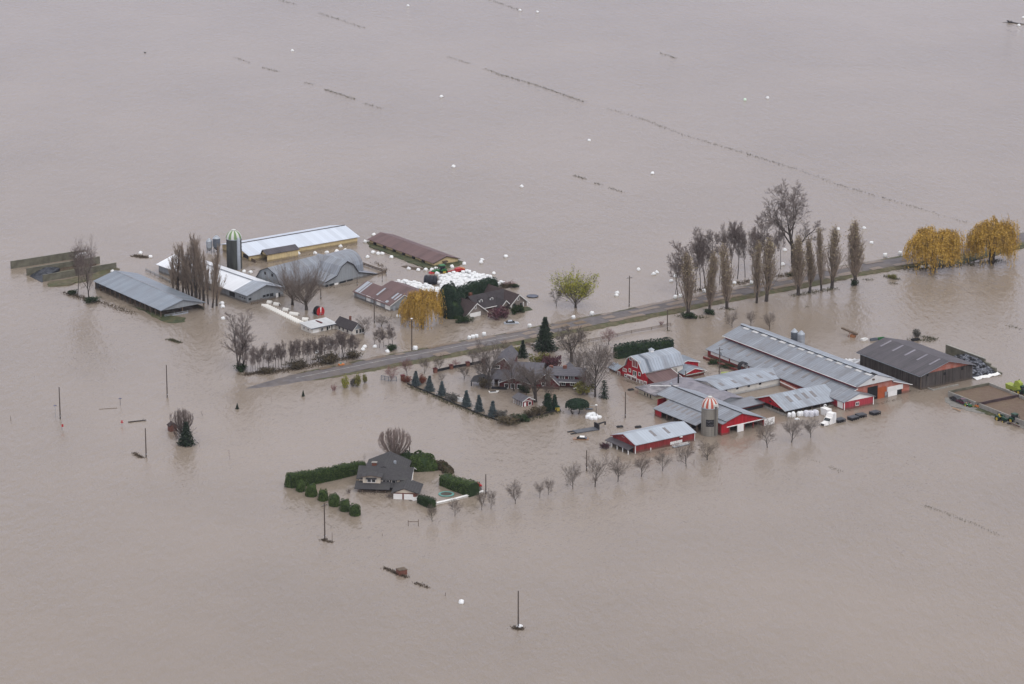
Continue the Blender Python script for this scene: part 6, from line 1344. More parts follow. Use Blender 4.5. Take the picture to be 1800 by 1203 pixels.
for u,v,t,w,k,lab in ((742,674,657,16,'shrub_red','russet shrub between the first two blue spruces'),(716,671,660,18,'shrub_red','brown-red shrub beside the brick gate pillar'),(797,704,692,26,'shrub_grey','low grey-brown shrub between the third and fourth spruces'),(880,733,722,22,'shrub_grey','twiggy grey shrub right of the last blue spruce'),(895,743,731,36,'shrub_brown','dark shrub at the lowest corner of the garden hedge'),(913,738,727,30,'shrub_dark','dark green shrub right of the garden corner'),(932,733,720,22,'shrub_brown','brown bush below the small pavilion'),(946,729,714,24,'shrub_brown','tan twiggy bush right of the pavilion'),(967,648,620,30,'shrub_purple','rounded purple-grey bush behind the red house'),(952,644,618,34,'shrub_olive','olive round bush behind the red house, left of the purple one'),(907,622,608,22,'shrub_olive','olive low bush beside the smaller conifer'),(1026,692,668,30,'shrub_olive','loose olive shrub before the right end of the red house'),(922,688,676,20,'shrub_dark','dark shrub against the red house wall'),(850,682,664,22,'shrub_brown','brown shrub by the dark porch of the red house'),(910,707,702,8,'shrub_dark','small dark ball shrub at the left side of the pavilion')):
    place('shrub', k, u, v, t, w, lab, 'shrub')
# ---- orchard row
OL = ['first','second','third','fourth','fifth','sixth','seventh','eighth','ninth, largest,','tenth','eleventh','twelfth','thirteenth','fourteenth','fifteenth','sixteenth','last']
for i,(u,v,t,w) in enumerate(((760,917,884,20),(800,908,872,26),(847,897,860,22),(863,895,857,20),(906,886,843,30),(949,876,844,17),(964,870,836,21),(1007,860,810,32),(1046,856,790,44),(1086,847,801,36),(1127,838,798,34),(1165,828,788,32),(1206,820,773,36),(1243,809,768,38),(1349,787,735,42),(1391,778,732,38),(1425,769,728,36))):
    place('fruit_tree', 'fruit%d'%(i%5), u, v, t, w, 'bare flooded tree, %s from the left in the long row to the red barns'%OL[i], grp='bare trees of the long row')
# ---- front house garden
place('bare_tree', 'egg', 694, 812, 749, 55, 'rosy fan-shaped bare tree rising behind the front house')
place('bare_tree', 'sapling0', 638, 826, 797, 12, 'thin bare sapling at the left end of the front house roof')
place('bare_tree', 'eggdark', 320, 771, 715, 40, 'rounded purple-grey bare tree alone in the water at left')
place('conifer_tree', 'fir1', 328, 782, 741, 32, 'dark spruce in front of the lone purple-grey tree at left'); 
place('shrub', 'shrub_bare', 318, 773, 736, 40, 'bare purple-brown brush round the foot of the lone rounded tree at left', 'shrub')
place('shrub', 'shrub_bare', 613, 867, 855, 10, 'small rosy bare bush left of the front house', 'shrub')
place('shrub', 'shrub_bare', 682, 874, 866, 14, 'brownish low bare bush left of the garage doors', 'shrub')
for u,v,t,w,k,lab in ((607,682,655,12,'shrub_yellow','yellow-green upright bush in water below the road'),(629,679,656,14,'shrub_olive','straw-coloured upright bush, middle of three below the road'),(620,679,664,9,'shrub_grey','low grey bush left of the straw-coloured one below the road'),(641,673,656,9,'shrub_olive','small straw bush right of the others below the road'),(586,687,671,11,'shrub_rose','tiny reddish bare bush standing alone below the road'),(1163,571,562,9,'shrub_rose','small red-twigged bush by the paddock fence'),(1063,789,777,14,'shrub_purple','round maroon shrub at the corner of the red shed'),(874,558,538,36,'shrub_purple','large rounded purple shrub before the dark house'),(894,504,489,22,'shrub_rose','pale pinkish bush at the right end of the bale stack'),(889,505,497,20,'shrub_brown','brown low shrub at the right end of the bale stack'),(903,505,498,14,'shrub_dark','dark low shrub right of the bale stack'),(818,566,556,26,'shrub_dark','dark low shrub at the garage corner of the dark house'),(906,551,538,16,'shrub_dark','round dark bush, left one at the porch of the dark house'),(913,548,534,16,'shrub_dark','round dark bush, right one at the porch of the dark house'),(1390,489,478,14,'shrub_dark','dark low brush under the huge cottonwood'),(1257,640,632,18,'shrub_dark','green-grey shrub half under water beside the cattle barn'),(1276,646,640,22,'shrub_dark','second green-grey shrub half under water beside the cattle barn'),(1210,558,548,24,'shrub_dark','dark ivy brush at the foot of the first road poplar'),(1247,551,543,20,'shrub_dark','dark brush at the foot of the second road poplar'),(1503,502,490,12,'shrub_dark','dark ivy at the foot of the tallest road poplar'),(1569,490,481,14,'shrub_olive','green weedy shrub floating left of the golden willows'),(160,531,522,26,'shrub_dark','dark brush at the feet of the bare trees before the bunker walls'),(127,517,510,18,'shrub_dark','dark brush left of the bare trees before the bunker walls'),(1612,593,578,14,'shrub_grey','thin grey bush in water beyond the plank barn ridge')):
    place('shrub', k, u, v, t, w, lab, 'shrub')
for u,v,t,w,k,lab in ((417,719,709,7,'fir1','tip of a small dark conifer poking out of the water left of the road end'),(533,697,686,6,'fir1','tip of a small conifer poking out of the water below the road'),(404,809,789,5,'sapling1','thin bare reddish stake of a sapling in the open water at lower left'),(351,787,771,4,'sapling1','thin sapling right of the lone spruce at left'),(356,731,722,9,'sapling0','small forked bare sapling right of the lone tree at left'),(477,708,692,4,'sapling1','thin sapling just below the road end')):
    place('sapling', k, u, v, t, w, lab, 'sapling')
# ---- hedges
def shell(samples, n, size, m, rr, out):
    for _ in range(n):
        p, nn = samples(rr); nn = (nn + Vector((rr.gauss(0,.55), rr.gauss(0,.55), rr.gauss(0,.55)))).normalized(); s = size*rr.uniform(.6,1.4)
        out.quad(p + nn*rr.uniform(-.04,.10), nn, s*.55, s, rr.uniform(0,6.28))
def hedge(label, pts, wd, top, leaf='hedge', n=60, size=.16, lumps=0.0, name='hedge', seed=1, cat='hedge', spiky=0.0, hs=None):
    rr = random.Random(seed); P = [G(u, v) for u, v in pts]; o = thing(name, label, cat, P[0]); org = P[0]
    Hs = [ztop(P[i], top[i]) for i in range(len(P))]
    core, Fo = MB(), MB()
    for i in range(len(P)-1):
        A, B = P[i]-org, P[i+1]-org; d = B-A; l = d.length; d.normalize(); nrm = Vector((-d.y, d.x, 0)); segs = max(2, int(l/1.1))
        ph = [rr.uniform(-1,1) for _ in range(segs+2)]
        def hgt(t):
            k = t*segs; j = int(k); f = k-j; f = f*f*(3-2*f); e = ph[min(j,segs)]*(1-f)+ph[min(j+1,segs+1)]*f
            base = Hs[i]*(1-t)+Hs[i+1]*t; sp = spiky*(abs(math.sin(k*math.pi))-.5) if spiky else 0
            return base*(1+lumps*e)+sp
        for j in range(segs):
            t0, t1 = j/segs, (j+1)/segs; a, b_ = A+d*l*t0, A+d*l*t1; w = wd*.5-.14
            h0, h1 = hgt(t0)-.16, hgt(t1)-.16
            ring = lambda c, h: [c-nrm*w-Z*.5, c-nrm*w+Z*h*.8, c-nrm*w*.55+Z*h, c+nrm*w*.55+Z*h, c+nrm*w+Z*h*.8, c+nrm*w-Z*.5]
            core.prism(ring(a, h0), ring(b_, h1))
        def smp(rr):
            t = rr.random(); c = A+d*l*t; h = hgt(t); w = wd*.5; q = rr.random(); tot = 2*h+wd
            x = rr.random()*tot
            if x < h: return c - nrm*(w-.25*max(0,(x/h-.75))*w*2) + Z*x, -nrm+Z*.2
            if x < h+wd: s = (x-h)/wd*2-1; return c + nrm*w*s + Z*(h-.22*h*max(0,abs(s)-.55)*1.2), Z+nrm*s*.5
            z = x-h-wd; return c + nrm*w + Z*z, nrm+Z*.2
        shell(smp, int(n*l*(Hs[i]+Hs[i+1]+wd)*.5), size, leaf, rr, Fo)
    core.build('stems', M['hedge'], o); Fo.build('foliage', M[leaf], o); return o  # not separate stems: solid core, dark colour standing in for shade between leaves
hedge('tall clipped dark cedar hedge in front of the paddock behind the red gambrel barn', [(1082,630),(1110,625),(1140,619),(1180,611)], 2.6, [608,604,600,596], 'cedar', 30, .22, .06, seed=3, spiky=.55)
hedge('dark cedar hedge between the stacked white bales and the dark house roof', [(806,540),(838,527),(868,513)], 3.0, [505,497,489], 'cedar', 40, .2, .08, seed=4, spiky=.5)
hedge('long clipped green hedge running left from the front house', [(509,857),(540,852),(590,841.5),(639,829)], 2.4, [834,829,820,811], 'hedgelt', 40, .16, .07, seed=5)
hedge('low grey twiggy-topped hedge on the right side of the front house garden', [(781,851),(805,861),(834,872)], 3.4, [834,842,850], 'hedgelt', 28, .18, .08, seed=6)
hedge('short dark twiggy hedge just right of the garage of the front house', [(738,883),(752,890),(762,893)], 2.0, [870,874,877], 'hedge', 30, .17, .08, seed=7)
def mound(name, label, u, v, wpx, top, leaf, seed, dense=420, size=.2, cat='shrub', grp=None, flat=1.0, sq=.75):
    rr = random.Random(seed); P = G(u, v); r = wpx/2/ppm(P); P = G(u, v - wpx*.14); h = ztop(P, top)
    o = thing(name, label, cat, (P.x,P.y,0), rr.uniform(0,6), grp)
    prof = [(r*.86,-.5)] + [(max(.02,(r-.12)*math.cos(t*math.pi/2/8)**sq), (h-.12)*math.sin(t*math.pi/2/8)) for t in range(9)]
    MB().lathe(prof, 14).build('stems', M['hedge'], o)  # solid dome under the leaf shell, coloured dark for the bush's inner shade
    Fo = MB()
    def smp(rr):
        a = rr.uniform(0,6.28); t = math.asin(rr.random())*.999; c = math.cos(t)**sq
        w = 1+.07*math.sin(3*a+seed)+.06*math.sin(5*t+2*a)
        return Vector((math.cos(a)*r*c*w, math.sin(a)*r*c*w, h*math.sin(t)*w)), Vector((math.cos(a)*c, math.sin(a)*c, math.sin(t)))
    shell(smp, int(dense*r*max(r,h)/2), size, leaf, rr, Fo); Fo.build('foliage', M[leaf], o); return o
DL = ['at the hedge end','second from the hedge','third from the hedge','in the middle','fifth from the hedge','sixth from the hedge','at the lower end']
for i,(u,v,w,t) in enumerate(((511,858,20,832),(529,865.5,17,844.5),(548,874.5,20,851),(568,882,17.5,861),(588,891.5,20,868.5),(606.5,900.5,19,878.5),(624,908,20,887))):
    mound('topiary_dome', 'clipped dome bush %s of the curved row by the front house'%DL[i], u, v, w, t, 'hedgelt', 20+i, 620, .15, 'topiary', 'clipped dome bushes', sq=.55)
for u,v,w,t,lf,lab in ((741,829,50,797,'hedgelt','large rounded green hedge mass right of the rosy fan-shaped tree'),(716,820,34,796,'hedge','dark green bush beside the rosy fan-shaped tree'),(757,829,24,809,'hedgelt','green end bush of the hedge mass behind the front house'),(705,812,22,798,'shrub','olive-brown bush at the foot of the rosy fan-shaped tree'),(771,826,22,811,'shrub','dark round bush, left one right of the big hedge mass'),(780,828,18,812,'shrub','olive round bush, middle one right of the big hedge mass'),(788,834,20,820,'shrub','brown round bush at the top of the twiggy garden hedge')):
    mound('shrub', lab, u, v, w, t, lf, int(u), 360, .24)
for i,(u,v,w,t,lab) in enumerate(((790,556,40,501,'tall dark evergreen mass left of the dark house'),(806,545,30,508,'dark evergreen behind the garage of the dark house'),(797,562,34,530,'lower dark evergreen beside the garage of the dark house'),(831,520,18,509,'blue-green round bush behind the dark house roof'))):
    mound('evergreen_shrub', lab, u, v, w, t, 'cedar', 300+i, 620, .22, 'shrub')
for i,(u,v,w,t) in enumerate(((783,847,16,833),(793,851,16,836),(803,856,16,840),(813,861,15,845),(822,864,14,849))):
    place('shrub', 'shrub_grey', u, v, t, w+6, ['grey twiggy shrub at the far end of the right garden hedge','grey twiggy shrub, second from the far end of the right garden hedge','grey twiggy shrub in the middle of the right garden hedge','grey twiggy shrub, second from the near end of the right garden hedge','grey twiggy shrub at the near end of the right garden hedge'][i], 'shrub')
# weeping umbrella-shaped evergreen
P = G(1012, 728); o = thing('weeping_tree', 'dark umbrella-shaped evergreen with crooked twin trunks in the water', 'tree', (P.x,P.y,0))
T = MB(); T.tube((-.6,0,-.5),(-1.3,0,1.0),.22,.18,6).tube((-1.3,0,1.0),(-.3,.3,2.6),.18,.12,6).tube((.6,-.1,-.5),(1.1,.1,.9),.2,.16,6).tube((1.1,.1,.9),(.3,.4,2.6),.16,.1,6).build('trunk', M['bark'], o)
Fo, Co = MB(), MB(); rr = random.Random(77)
def smp(rr):
    a = rr.uniform(0,6.28); t = rr.uniform(-.5,1.5); c = math.cos(t) if t > 0 else 1.0; return Vector((math.cos(a)*3.1*c+.4, math.sin(a)*2.4*c+1, 2.3+1.5*math.sin(t))), Vector((math.cos(a)*c, math.sin(a)*c, math.sin(t)+.2))
shell(smp, 1500, .24, 'hedge', rr, Fo); Fo.build('foliage', M['cedar'], o); Co.lathe([(.1,1.75),(2.6,1.75),(2.75,2.3),(1.9,3.3),(.9,3.6),(.01,3.65)], 16).xform(Matrix.Translation((.4,1,0)) @ Matrix.Diagonal((1,.78,1,1))).build('crown', M['hedge'], o)
# ================================================================ houses nearer the camera
# ---- front house
b = Bld('front_house', 'two-storey cream house with charcoal shingle roofs, porch and double garage, dome bushes to its left', 'house', (629,864.6), 858, (737,864.4), (629,840))
m_c = mat('cream_siding', (.60,.53,.43), var=.06); M['creamsid'] = m_c
fx = lambda u, v, y: b.fy(u, v, y)
xr_ = fx(678, 858, 0)[0]; zp = b.ze
# porch
b.part('porch_roof', MB().slab([(-.8,-.5,zp),(xr_+1,-.5,zp),(xr_+1,2.6,zp+1.05),(-.8,2.6,zp+1.05)], .14).slab([(-.8,-.5,zp),(-.8,2.6,zp+1.05),(-.8,5.2,zp+.2),(-.8,5,zp)], .05), 'shinglehk')
b.posts([(.1,-.2),(1.2,-.2),(4.8,-.2),(xr_,-.2)], zp, .1, 'wood', 'porch_post'); b.part('porch_rail', MB().box(0,xr_,-.25,-.15,.25,.35).box(0,xr_,-.25,-.15,-.3,.0), 'wood')
b.part('wall', MB().box(0,fx(721,845,2.6)[0]-.3,2.6,10.4,-.6,2.7), m_c); b.part('porch_wall', MB().box(0,xr_+2,2.5,2.59,-.6,zp+.9), 'dark')
# upper floor
x1 = fx(721, 845, 2.6)[0]; ze = 2.75; zr = 4.55
b.roof(-.2, x1, 2.6, 10.4, ze, zr-ze, 'x', 'shinglehk', oh=.5); b.walls(.2, x1-.2, 2.7, 10.3, ze-.05, zr-ze-.1, 'x', m_c, 'upper_wall', z0=1.5)
b.rail([(2.1,ze),(6.5,zr+.12),(10.9,ze)], 'x', x1+.52, 'trim', .18)
xb0, zb0 = fx(637.8, 849, 1.6); xb1, zb1 = fx(668.4, 839, 1.6); xm_ = (xb0+xb1)/2; zbt = fx(652.7, 836.2, 1.6)[1]
b.walls(xb0, xb1, 1.6, 4, zb1, zbt-zb1-.05, 'y', m_c, 'bay_wall', z0=zb0); b.roof(xb0, xb1, 1.6, 6.2, zb1, zbt-zb1, 'y', 'shinglehk', 'bay_roof', oh=.5)
b.rake(xb0, xb1, 1.6, 6, zb1, zbt-zb1, 'y', 'wood', .14, oh=.5)
b.window('y', 1.6, *[fx(u, 845, 1.6)[0] for u in (646,652)], fx(650,847.5,1.6)[1], fx(650,842.8,1.6)[1], fw=.12); b.window('y', 1.6, *[fx(u, 845, 1.6)[0] for u in (653.8,659.6)], fx(650,847.5,1.6)[1], fx(650,842.8,1.6)[1], fw=.12)
b.panel('y', 1.6, fx(643.5,842,1.6)[0], fx(662,842,1.6)[0], fx(650,841.8,1.6)[1], fx(650,840,1.6)[1], 'shinglehk', 'window_hood', t=.5)
for u0, u1 in ((673,684),(689,695.5),(708,717)):
    b.window('y', 2.58, fx(u0,842,2.58)[0], fx(u1,842,2.58)[0], ze-1.05, ze-.35, fw=.1, mull=1 if u1-u0 > 7 else 0)
for u in (686.5, 697, 704.5, 718.5): b.panel('y', 2.58, fx(u-1,842,2.68)[0], fx(u+1,842,2.68)[0], ze-1.1, ze-.3, 'black', 'shutter', t=.05)
b.part('skirt_roof', MB().slab([(xr_+.2,.8,1.1),(xr_+5.2,.8,1.1),(xr_+5.2,2.65,1.75),(xr_+.2,2.65,1.75)], .12), 'shinglehk')
# rear wing with ridge front to back
xw0 = fx(642,815,9)[0]; xw1 = fx(712,815,9)[0]
b.walls(xw0, xw1, 9.2, 17.6, ze-.3, 2.0, 'y', m_c, 'rear_wall'); b.roof(xw0, xw1, 6.5, 17.6, ze-.2, 2.15, 'y', 'shinglehk', 'rear_roof', oh=.5)
b.part('skylight', MB().slab([(xw0+4.4,12,4.42),(xw0+5.0,12,4.66),(xw0+5.0,13.4,4.66),(xw0+4.4,13.4,4.42)], .05), 'white')
b.part('chimney', MB().box(xw0+1.6, xw0+2.8, 9.4, 10.3, 2.6, 4.5), 'brick'); b.part('chimney_cap', MB().box(xw0+1.5, xw0+2.9, 9.3, 10.4, 4.5, 4.62), 'concrete')
# garage
yg = -4.6; xg0 = fx(690.5, 870, yg)[0]; xg1 = fx(736, 868, yg)[0]*.985; zg = fx(707, 866.5, yg)[1]; rise = 1.15; wg = (xg1-xg0)
zg = max(1.2, zg)
b.walls(xg0+.4, xg1-.6, yg, 2.5, zg, rise-.1, 'y', 'brick', 'garage_wall', pk=.45); b.roof(xg0, xg1, yg, 2.2, zg, rise, 'y', 'shinglehk', 'garage_roof', oh=.5, pk=.45)
b.part('garage_gable', MB().prism([(xg0+.5,yg-.08,zg+.02),(xg1-.7,yg-.08,zg+.02),(xg0+(xg1-xg0)*.45,yg-.08,zg+rise-.2)], [(xg0+.5,yg-.01,zg+.02),(xg1-.7,yg-.01,zg+.02),(xg0+(xg1-xg0)*.45,yg-.01,zg+rise-.2)]), m_c)
for u0, u1 in ((691.5,707),(710,726)): b.panel('y', yg, fx(u0,872,yg)[0], fx(u1,872,yg)[0], .0, zg-.3, 'white', 'garage_door')
b.part('chimney', MB().box(x1-3.0, x1-2.2, 5.8, 6.6, zr-.6, zr+.5) if False else MB().box(xw0+6.9, xw0+7.5, 11, 11.5, 3.6, 4.6), 'galv')
P = G(731, 878.5); o = thing('white_cart', 'small white covered trailer beside the garage corner of the front house', 'trailer', (P.x,P.y,0), .5); MB().prism([(-1.1,-.6,-.2),(1.1,-.6,-.2),(1.0,-.5,.55),(-.6,-.5,.75)], [(-1.1,.6,-.2),(1.1,.6,-.2),(1.0,.5,.55),(-.6,.5,.75)]).build('cover', M['white'], o); MB().tube((-1.0,0,0),(-2.0,0,.05),.06,.05,5).build('drawbar', M['dark'], o)
# white garden wall, trampoline, play hut
def garden_wall(name, label, pts, h, m, w=.2, cat='wall', cap=None):
    P = [G(u, v) for u, v in pts]; o = thing(name, label, cat, P[0]); mb, cp = MB(), MB(); n = Vector((0,0,0))
    for A, B in zip(P, P[1:]):
        A, B = A-P[0], B-P[0]; d = (B-A).normalized(); k = Vector((-d.y,d.x,0))*w*.5; e = d*.01
        mb.prism([A-k+e-Z*.5,B-k-e-Z*.5,B+k-e-Z*.5,A+k+e-Z*.5],[A-k+e+Z*h,B-k-e+Z*h,B+k-e+Z*h,A+k+e+Z*h])
        if cap: k2 = k*1.5; cp.prism([A-k2+e+Z*h,B-k2-e+Z*h,B+k2-e+Z*h,A+k2+e+Z*h],[A-k2+e+Z*(h+.08),B-k2-e+Z*(h+.08),B+k2-e+Z*(h+.08),A+k2+e+Z*(h+.08)])
    mb.build('wall_body', M[m], o)
    if cap: cp.build('coping', M[cap], o)
    return o
garden_wall('garden_wall', 'low white wall closing the front house garden on the lower right side', [(765,887.5),(800,879.5),(850,866)], .42, 'whitewall', .55, cap='white')
garden_wall('garden_wall', 'short low white wall below the small dark hedge by the garage', [(735,882),(757,889)], .25, 'white', .25)
P = G(784.5, 869.5); o = thing('trampoline', 'round trampoline with teal edge pad, awash in the front house garden', 'trampoline', (P.x,P.y,0))
MB().lathe([(1.45,.22),(1.95,.2),(1.98,.12),(1.95,.05),(1.45,.08),(1.45,.22)], 32).build('edge_pad', M['teal'], o); MB().lathe([(1.44,.12),(.01,.12)], 28).build('mat', mat('trampoline_mat', (.075,.06,.05)), o)
lg = MB(); [lg.tube((1.8*math.cos(a),1.8*math.sin(a),-.6),(1.8*math.cos(a),1.8*math.sin(a),.1),.04,.04,5) for a in (0,1.05,2.1,3.14,4.2,5.2)]; lg.build('legs', M['steel'], o)
P = G(841, 861); o = thing('play_hut', 'small grey play hut with red roof at the end of the twiggy hedge', 'play hut', (P.x,P.y,0), .2); MB().box(-.7,.7,-.6,.6,-.5,1.1).build('wall', M['greyclad'], o); MB().prism([(-.9,-.8,1.1),(.9,-.8,1.1),(0,-.8,1.75)],[(-.9,.8,1.1),(.9,.8,1.1),(0,.8,1.75)]).build('roof', M['redpaint'], o)
# ---- red garden house (three wings)
b = Bld('garden_house', 'rambling dark red house with grey shingle roofs and white windows among bare trees', 'house', (964,684), 677, (1026,682.5), (964,661))
M['mr'] = M['maroon']
f = lambda u, v, y: b.fy(u, v, y)
xa, za = f(967, 659, 2.4); xb_, zb = f(1023, 659, 2.4); zr = f(990, 648, 6.2)[1]
b.walls(xa, xb_, 2.4, 10, za, zr-za, 'x', 'mr', 'right_wall'); b.roof(xa-1, xb_, 2.4, 10, za, zr-za, 'x', 'shinglegr', 'right_roof', oh=.5)
for u0, u1 in ((983.5,992),(1000,1008.5)): b.window('y', 2.4, f(u0,661,2.4)[0], f(u1,661,2.4)[0], za-1.05, za-.15, fw=.16, mull=2)
for u0, u1 in ((987,993.3),(1003,1009.3)): b.window('y', 2.4, f(u0,674,2.4)[0], f(u1,674,2.4)[0], f(u0,677,2.4)[1], f(u0,672,2.4)[1], fw=.14, mull=1)
zs = f(1000, 668.5, 2.0)[1]; b.part('skirt_roof', MB().slab([(xa+1,1.2,zs-.35),(xb_,1.2,zs-.35),(xb_,2.45,zs+.25),(xa+1,2.45,zs+.25)], .12), 'shinglegr'); b.part('gutter', MB().box(xa+1,xb_,1.1,1.19,zs-.5,zs-.35), 'trim')
xg, zg = f(962, 656, 0); b.walls(xg-4, xg+3.2, 0, 6, zg-3.1, 3.0, 'y', 'mr', 'gable_wall', pk=.56); b.roof(xg-4, xg+3.2, 0, 7, zg-3.1, 3.05, 'y', 'shinglegr', 'gable_roof', oh=.3, pk=.56); b.rake(xg-4, xg+3.2, 0, 6, zg-3.1, 3.05, 'y', pk=.56, oh=.3, w=.22)
b.window('y', 0, f(960,662,0)[0], f(964.2,662,0)[0], f(960,666,0)[1], f(960,660.5,0)[1], fw=.14); b.window('y', 0, f(952.5,675,0)[0], f(958,675,0)[0], f(955,678,0)[1], f(955,673,0)[1], fw=.14)
for u in (969, 993): x, z = f(u, 645, 6.2); b.part('chimney', MB().box(x-.5,x+.5,5.8,6.8,z-1.5,z+.35), 'brick')
b.roof((xa+xb_)/2-1.6, (xa+xb_)/2+.6, 6.2, 12, zr-.9, .95, 'y', 'shinglegr', 'rear_roof', oh=.3)
b.part('deck', MB().box(xb_-2, xb_+2, .2, 1.6, .3, .42).box(xb_+1.7,xb_+1.9,.2,1.6,-.5,.9), 'trim')
# middle wing
xc, zc = f(896, 672, 1.0); x2 = f(936, 668, 1.0)[0]; zmr = f(912, 646, 7)[1]
b.walls(xc, x2, 1.0, 12, 2.0, 2.9, 'x', 'mr', 'middle_wall'); b.roof(xc-5, x2+2, 1.0, 13, 2.0, 3.1, 'x', 'shinglegr', 'middle_roof', oh=.5)
xg2 = f(897, 668, -1.2)[0]; b.walls(xg2-3.0, xg2+5.5, -1.2, 5, 1.55, 1.5, 'y', 'mr', 'bay_wall', pk=.45); b.roof(xg2-3.0, xg2+5.5, -1.2, 6, 1.55, 1.55, 'y', 'shinglegr', 'bay_roof', oh=.35, pk=.45); b.rake(xg2-3, xg2+5.5, -1.2, 6, 1.55, 1.55, 'y', pk=.45, oh=.35, w=.2)
for u in (890.5, 901.5, 912.5): x = f(u, 670, -1.2)[0]; b.window('y', -1.2, x-.5, x+.5, .15, 1.3, fw=.12)
# left wing
xl, zl_ = f(869, 652, 4); xl2 = f(897, 650, 4)[0]; zlr = f(885, 624, 10)[1]
b.walls(xl, xl2, 4, 16, f(869,641,4)[1], 1.9, 'y', 'mr', 'left_wall', pk=.62); b.roof(xl, xl2, 4, 16, f(869,641,4)[1], 2.0, 'y', 'shinglegr', 'left_roof', oh=.4, pk=.62); b.rake(xl, xl2, 4, 16, f(869,641,4)[1], 2.0, 'y', pk=.62, oh=.4, w=.22)
x = f(873, 645, 4)[0]; b.window('y', 4, x-.8, x+.8, f(869,647,4)[1], f(869,642.5,4)[1], fw=.16)
xp = f(850, 668, 2)[0]; b.part('porch_roof', MB().add([(xp-3.2,-1,1.3),(xp+2.6,-1,1.3),(xp+2.6,4.6,1.3),(xp-3.2,4.6,1.3),(xp-.3,1.8,2.9)], [(3,2,1,0),(0,1,4),(1,2,4),(2,3,4),(3,0,4)]), 'shinglehk'); b.posts([(xp-2.9,-.7),(xp+2.3,-.7)], 1.3, .12, 'dark', 'porch_post')
b.part('conservatory', MB().box(xl+1.6, xl+4.8, .6, 3.9, -.5, 1.3), 'white'); b.part('fence', MB().box(xp+3, xp+7.2, -2.6, -2.5, -.5, .75), 'dark')
# ---- pavilion
b = Bld('garden_pavilion', 'small dark red pavilion with white-trimmed gable and posts, standing in the garden water', 'pavilion', (918.5,715.5), 706, (937.5,702), (903,698.5))
ze, L, Wd = b.ze, b.L, b.W; zr = b.fy(928, 698, 0)[1]; rise = zr-ze-.1
b.walls(.3, L-.2, 0, Wd-.3, ze, rise, 'y', 'maroon' if False else mat('red_pavilion', (.20,.022,.028), var=.15)); b.roof(0, L, 0, Wd, ze, rise, 'y', 'shinglegr', oh=.35); b.rake(0, L, 0, Wd, ze, rise, 'y', oh=.35, w=.2)
b.part('eave_board', MB().box(.2,L-.2,-.1,-.02,ze-.1,ze+.05), 'trim'); b.part('door', MB().box(.5,1.1,-.06,.02,-.3,ze-.45), 'white'); b.window('y', 0, 1.9, 2.7, .2, ze-.5, fw=.13)
b.posts([(.05,.2+(Wd-.4)*i/4) for i in range(5)], ze, .09, 'trim'); 
for i in range(4): b.panel('x', .3, .5+(Wd-.6)*i/4, 1.1+(Wd-.6)*i/4, .0, ze-.3, 'glass', 'window_opening')
P = G(1006, 721); 
P = G(979, 722.5); o = thing('yellow_hut', 'tiny yellow hut with dark green roof beside the pointed cypress', 'hut', (P.x,P.y,0), .3); MB().box(-.6,.6,-.5,.5,-.5,1.2).build('wall', M['yellow'], o); MB().prism([(-.85,-.75,1.2),(.85,-.75,1.2),(.0,-.75,1.75)],[(-.85,.75,1.2),(.85,.75,1.2),(.0,.75,1.75)]).build('roof', M['dkgreen'], o)
P = G(809, 707); o = thing('white_gate_house', 'small white boarded gate panel in the garden hedge between two spruces', 'gate', (P.x,P.y,0), -.4); MB().box(-.6,.6,-.06,.06,-.5,1.2).build('panel', M['white'], o); MB().box(-.75,-.6,-.1,.1,-.5,1.35).box(.6,.75,-.1,.1,-.5,1.35).build('post', M['white'], o)
P = G(867, 690); o = thing('sunken_boat', 'white and grey hull awash below the tall dark tree of the garden house', 'boat', (P.x,P.y,0), .2); MB().prism([(-1.1,-.45,-.2),(1.0,-.45,-.2),(1.5,0,.25),(1.0,.45,-.2),(-1.1,.45,-.2)],[(-1.2,-.55,.3),(1.1,-.55,.3),(1.7,0,.4),(1.1,.55,.3),(-1.2,.55,.3)]).build('hull', M['white'], o); MB().box(-.9,.8,-.4,.4,.3,.36).build('deck', M['dark'], o)
# brick gate pillars and garden fence
pil = [(708,669,660),(765,655,648),(793,649,642),(822,644,637),(850,639,632)]
for i,(u,v,t) in enumerate(pil):
    P = G(u, v); h = ztop(P, t); o = thing('brick_pillar', 'square brick gate pillar, %s from the left along the garden fence'%HLAB[i], 'pillar', (P.x,P.y,0), .5, 'brick pillars of the garden fence'); MB().box(-.45,.45,-.45,.45,-.5,h).build('shaft', M['brick'], o); MB().box(-.55,.55,-.55,.55,h,h+.12).build('cap', M['maroon'], o)
def fence(name, label, pts, h, m='wood', step=2.4, rails=(.35,.7,1.0), solid=False, r=.07):
    P = [G(u, v) for u, v in pts]; o = thing(name, label, 'fence', P[0]); rl = MB()
    for A, B in zip(P, P[1:]):
        A, B = A-P[0], B-P[0]; d = B-A; n = max(1, int(d.length/step)); k = Vector((-d.y,d.x,0)).normalized()*.05
        for i in range(n+1):
            c = A+d*i/n
            if i < n or B == P[-1]-P[0]: MB().box(c.x-r,c.x+r,c.y-r,c.y+r,-.5,h).build('post', M[m], o)
        for f_ in rails:
            w = .07 if not solid else .2
            z0, z1 = h*f_-w, h*f_+w*.4
            rl.prism([A-k+Z*z0,B-k+Z*z0,B+k+Z*z0,A+k+Z*z0],[A-k+Z*z1,B-k+Z*z1,B+k+Z*z1,A+k+Z*z1])
    rl.build('rails', M[m], o); return o
fence('garden_fence', 'dark low fence between the brick pillars of the garden', [(767,654.5),(793,648.5),(822,643.5),(848,638.5)], .75, 'dark', 2.4, (.3,.62,.95), True)
fence('paddock_fence', 'dark rail fence across the flooded paddock from the fir to the roadside pole', [(970,614),(1010,606),(1060,597),(1085,592),(1110,586),(1145,580),(1179,573)], .85, 'wood', 3.6)
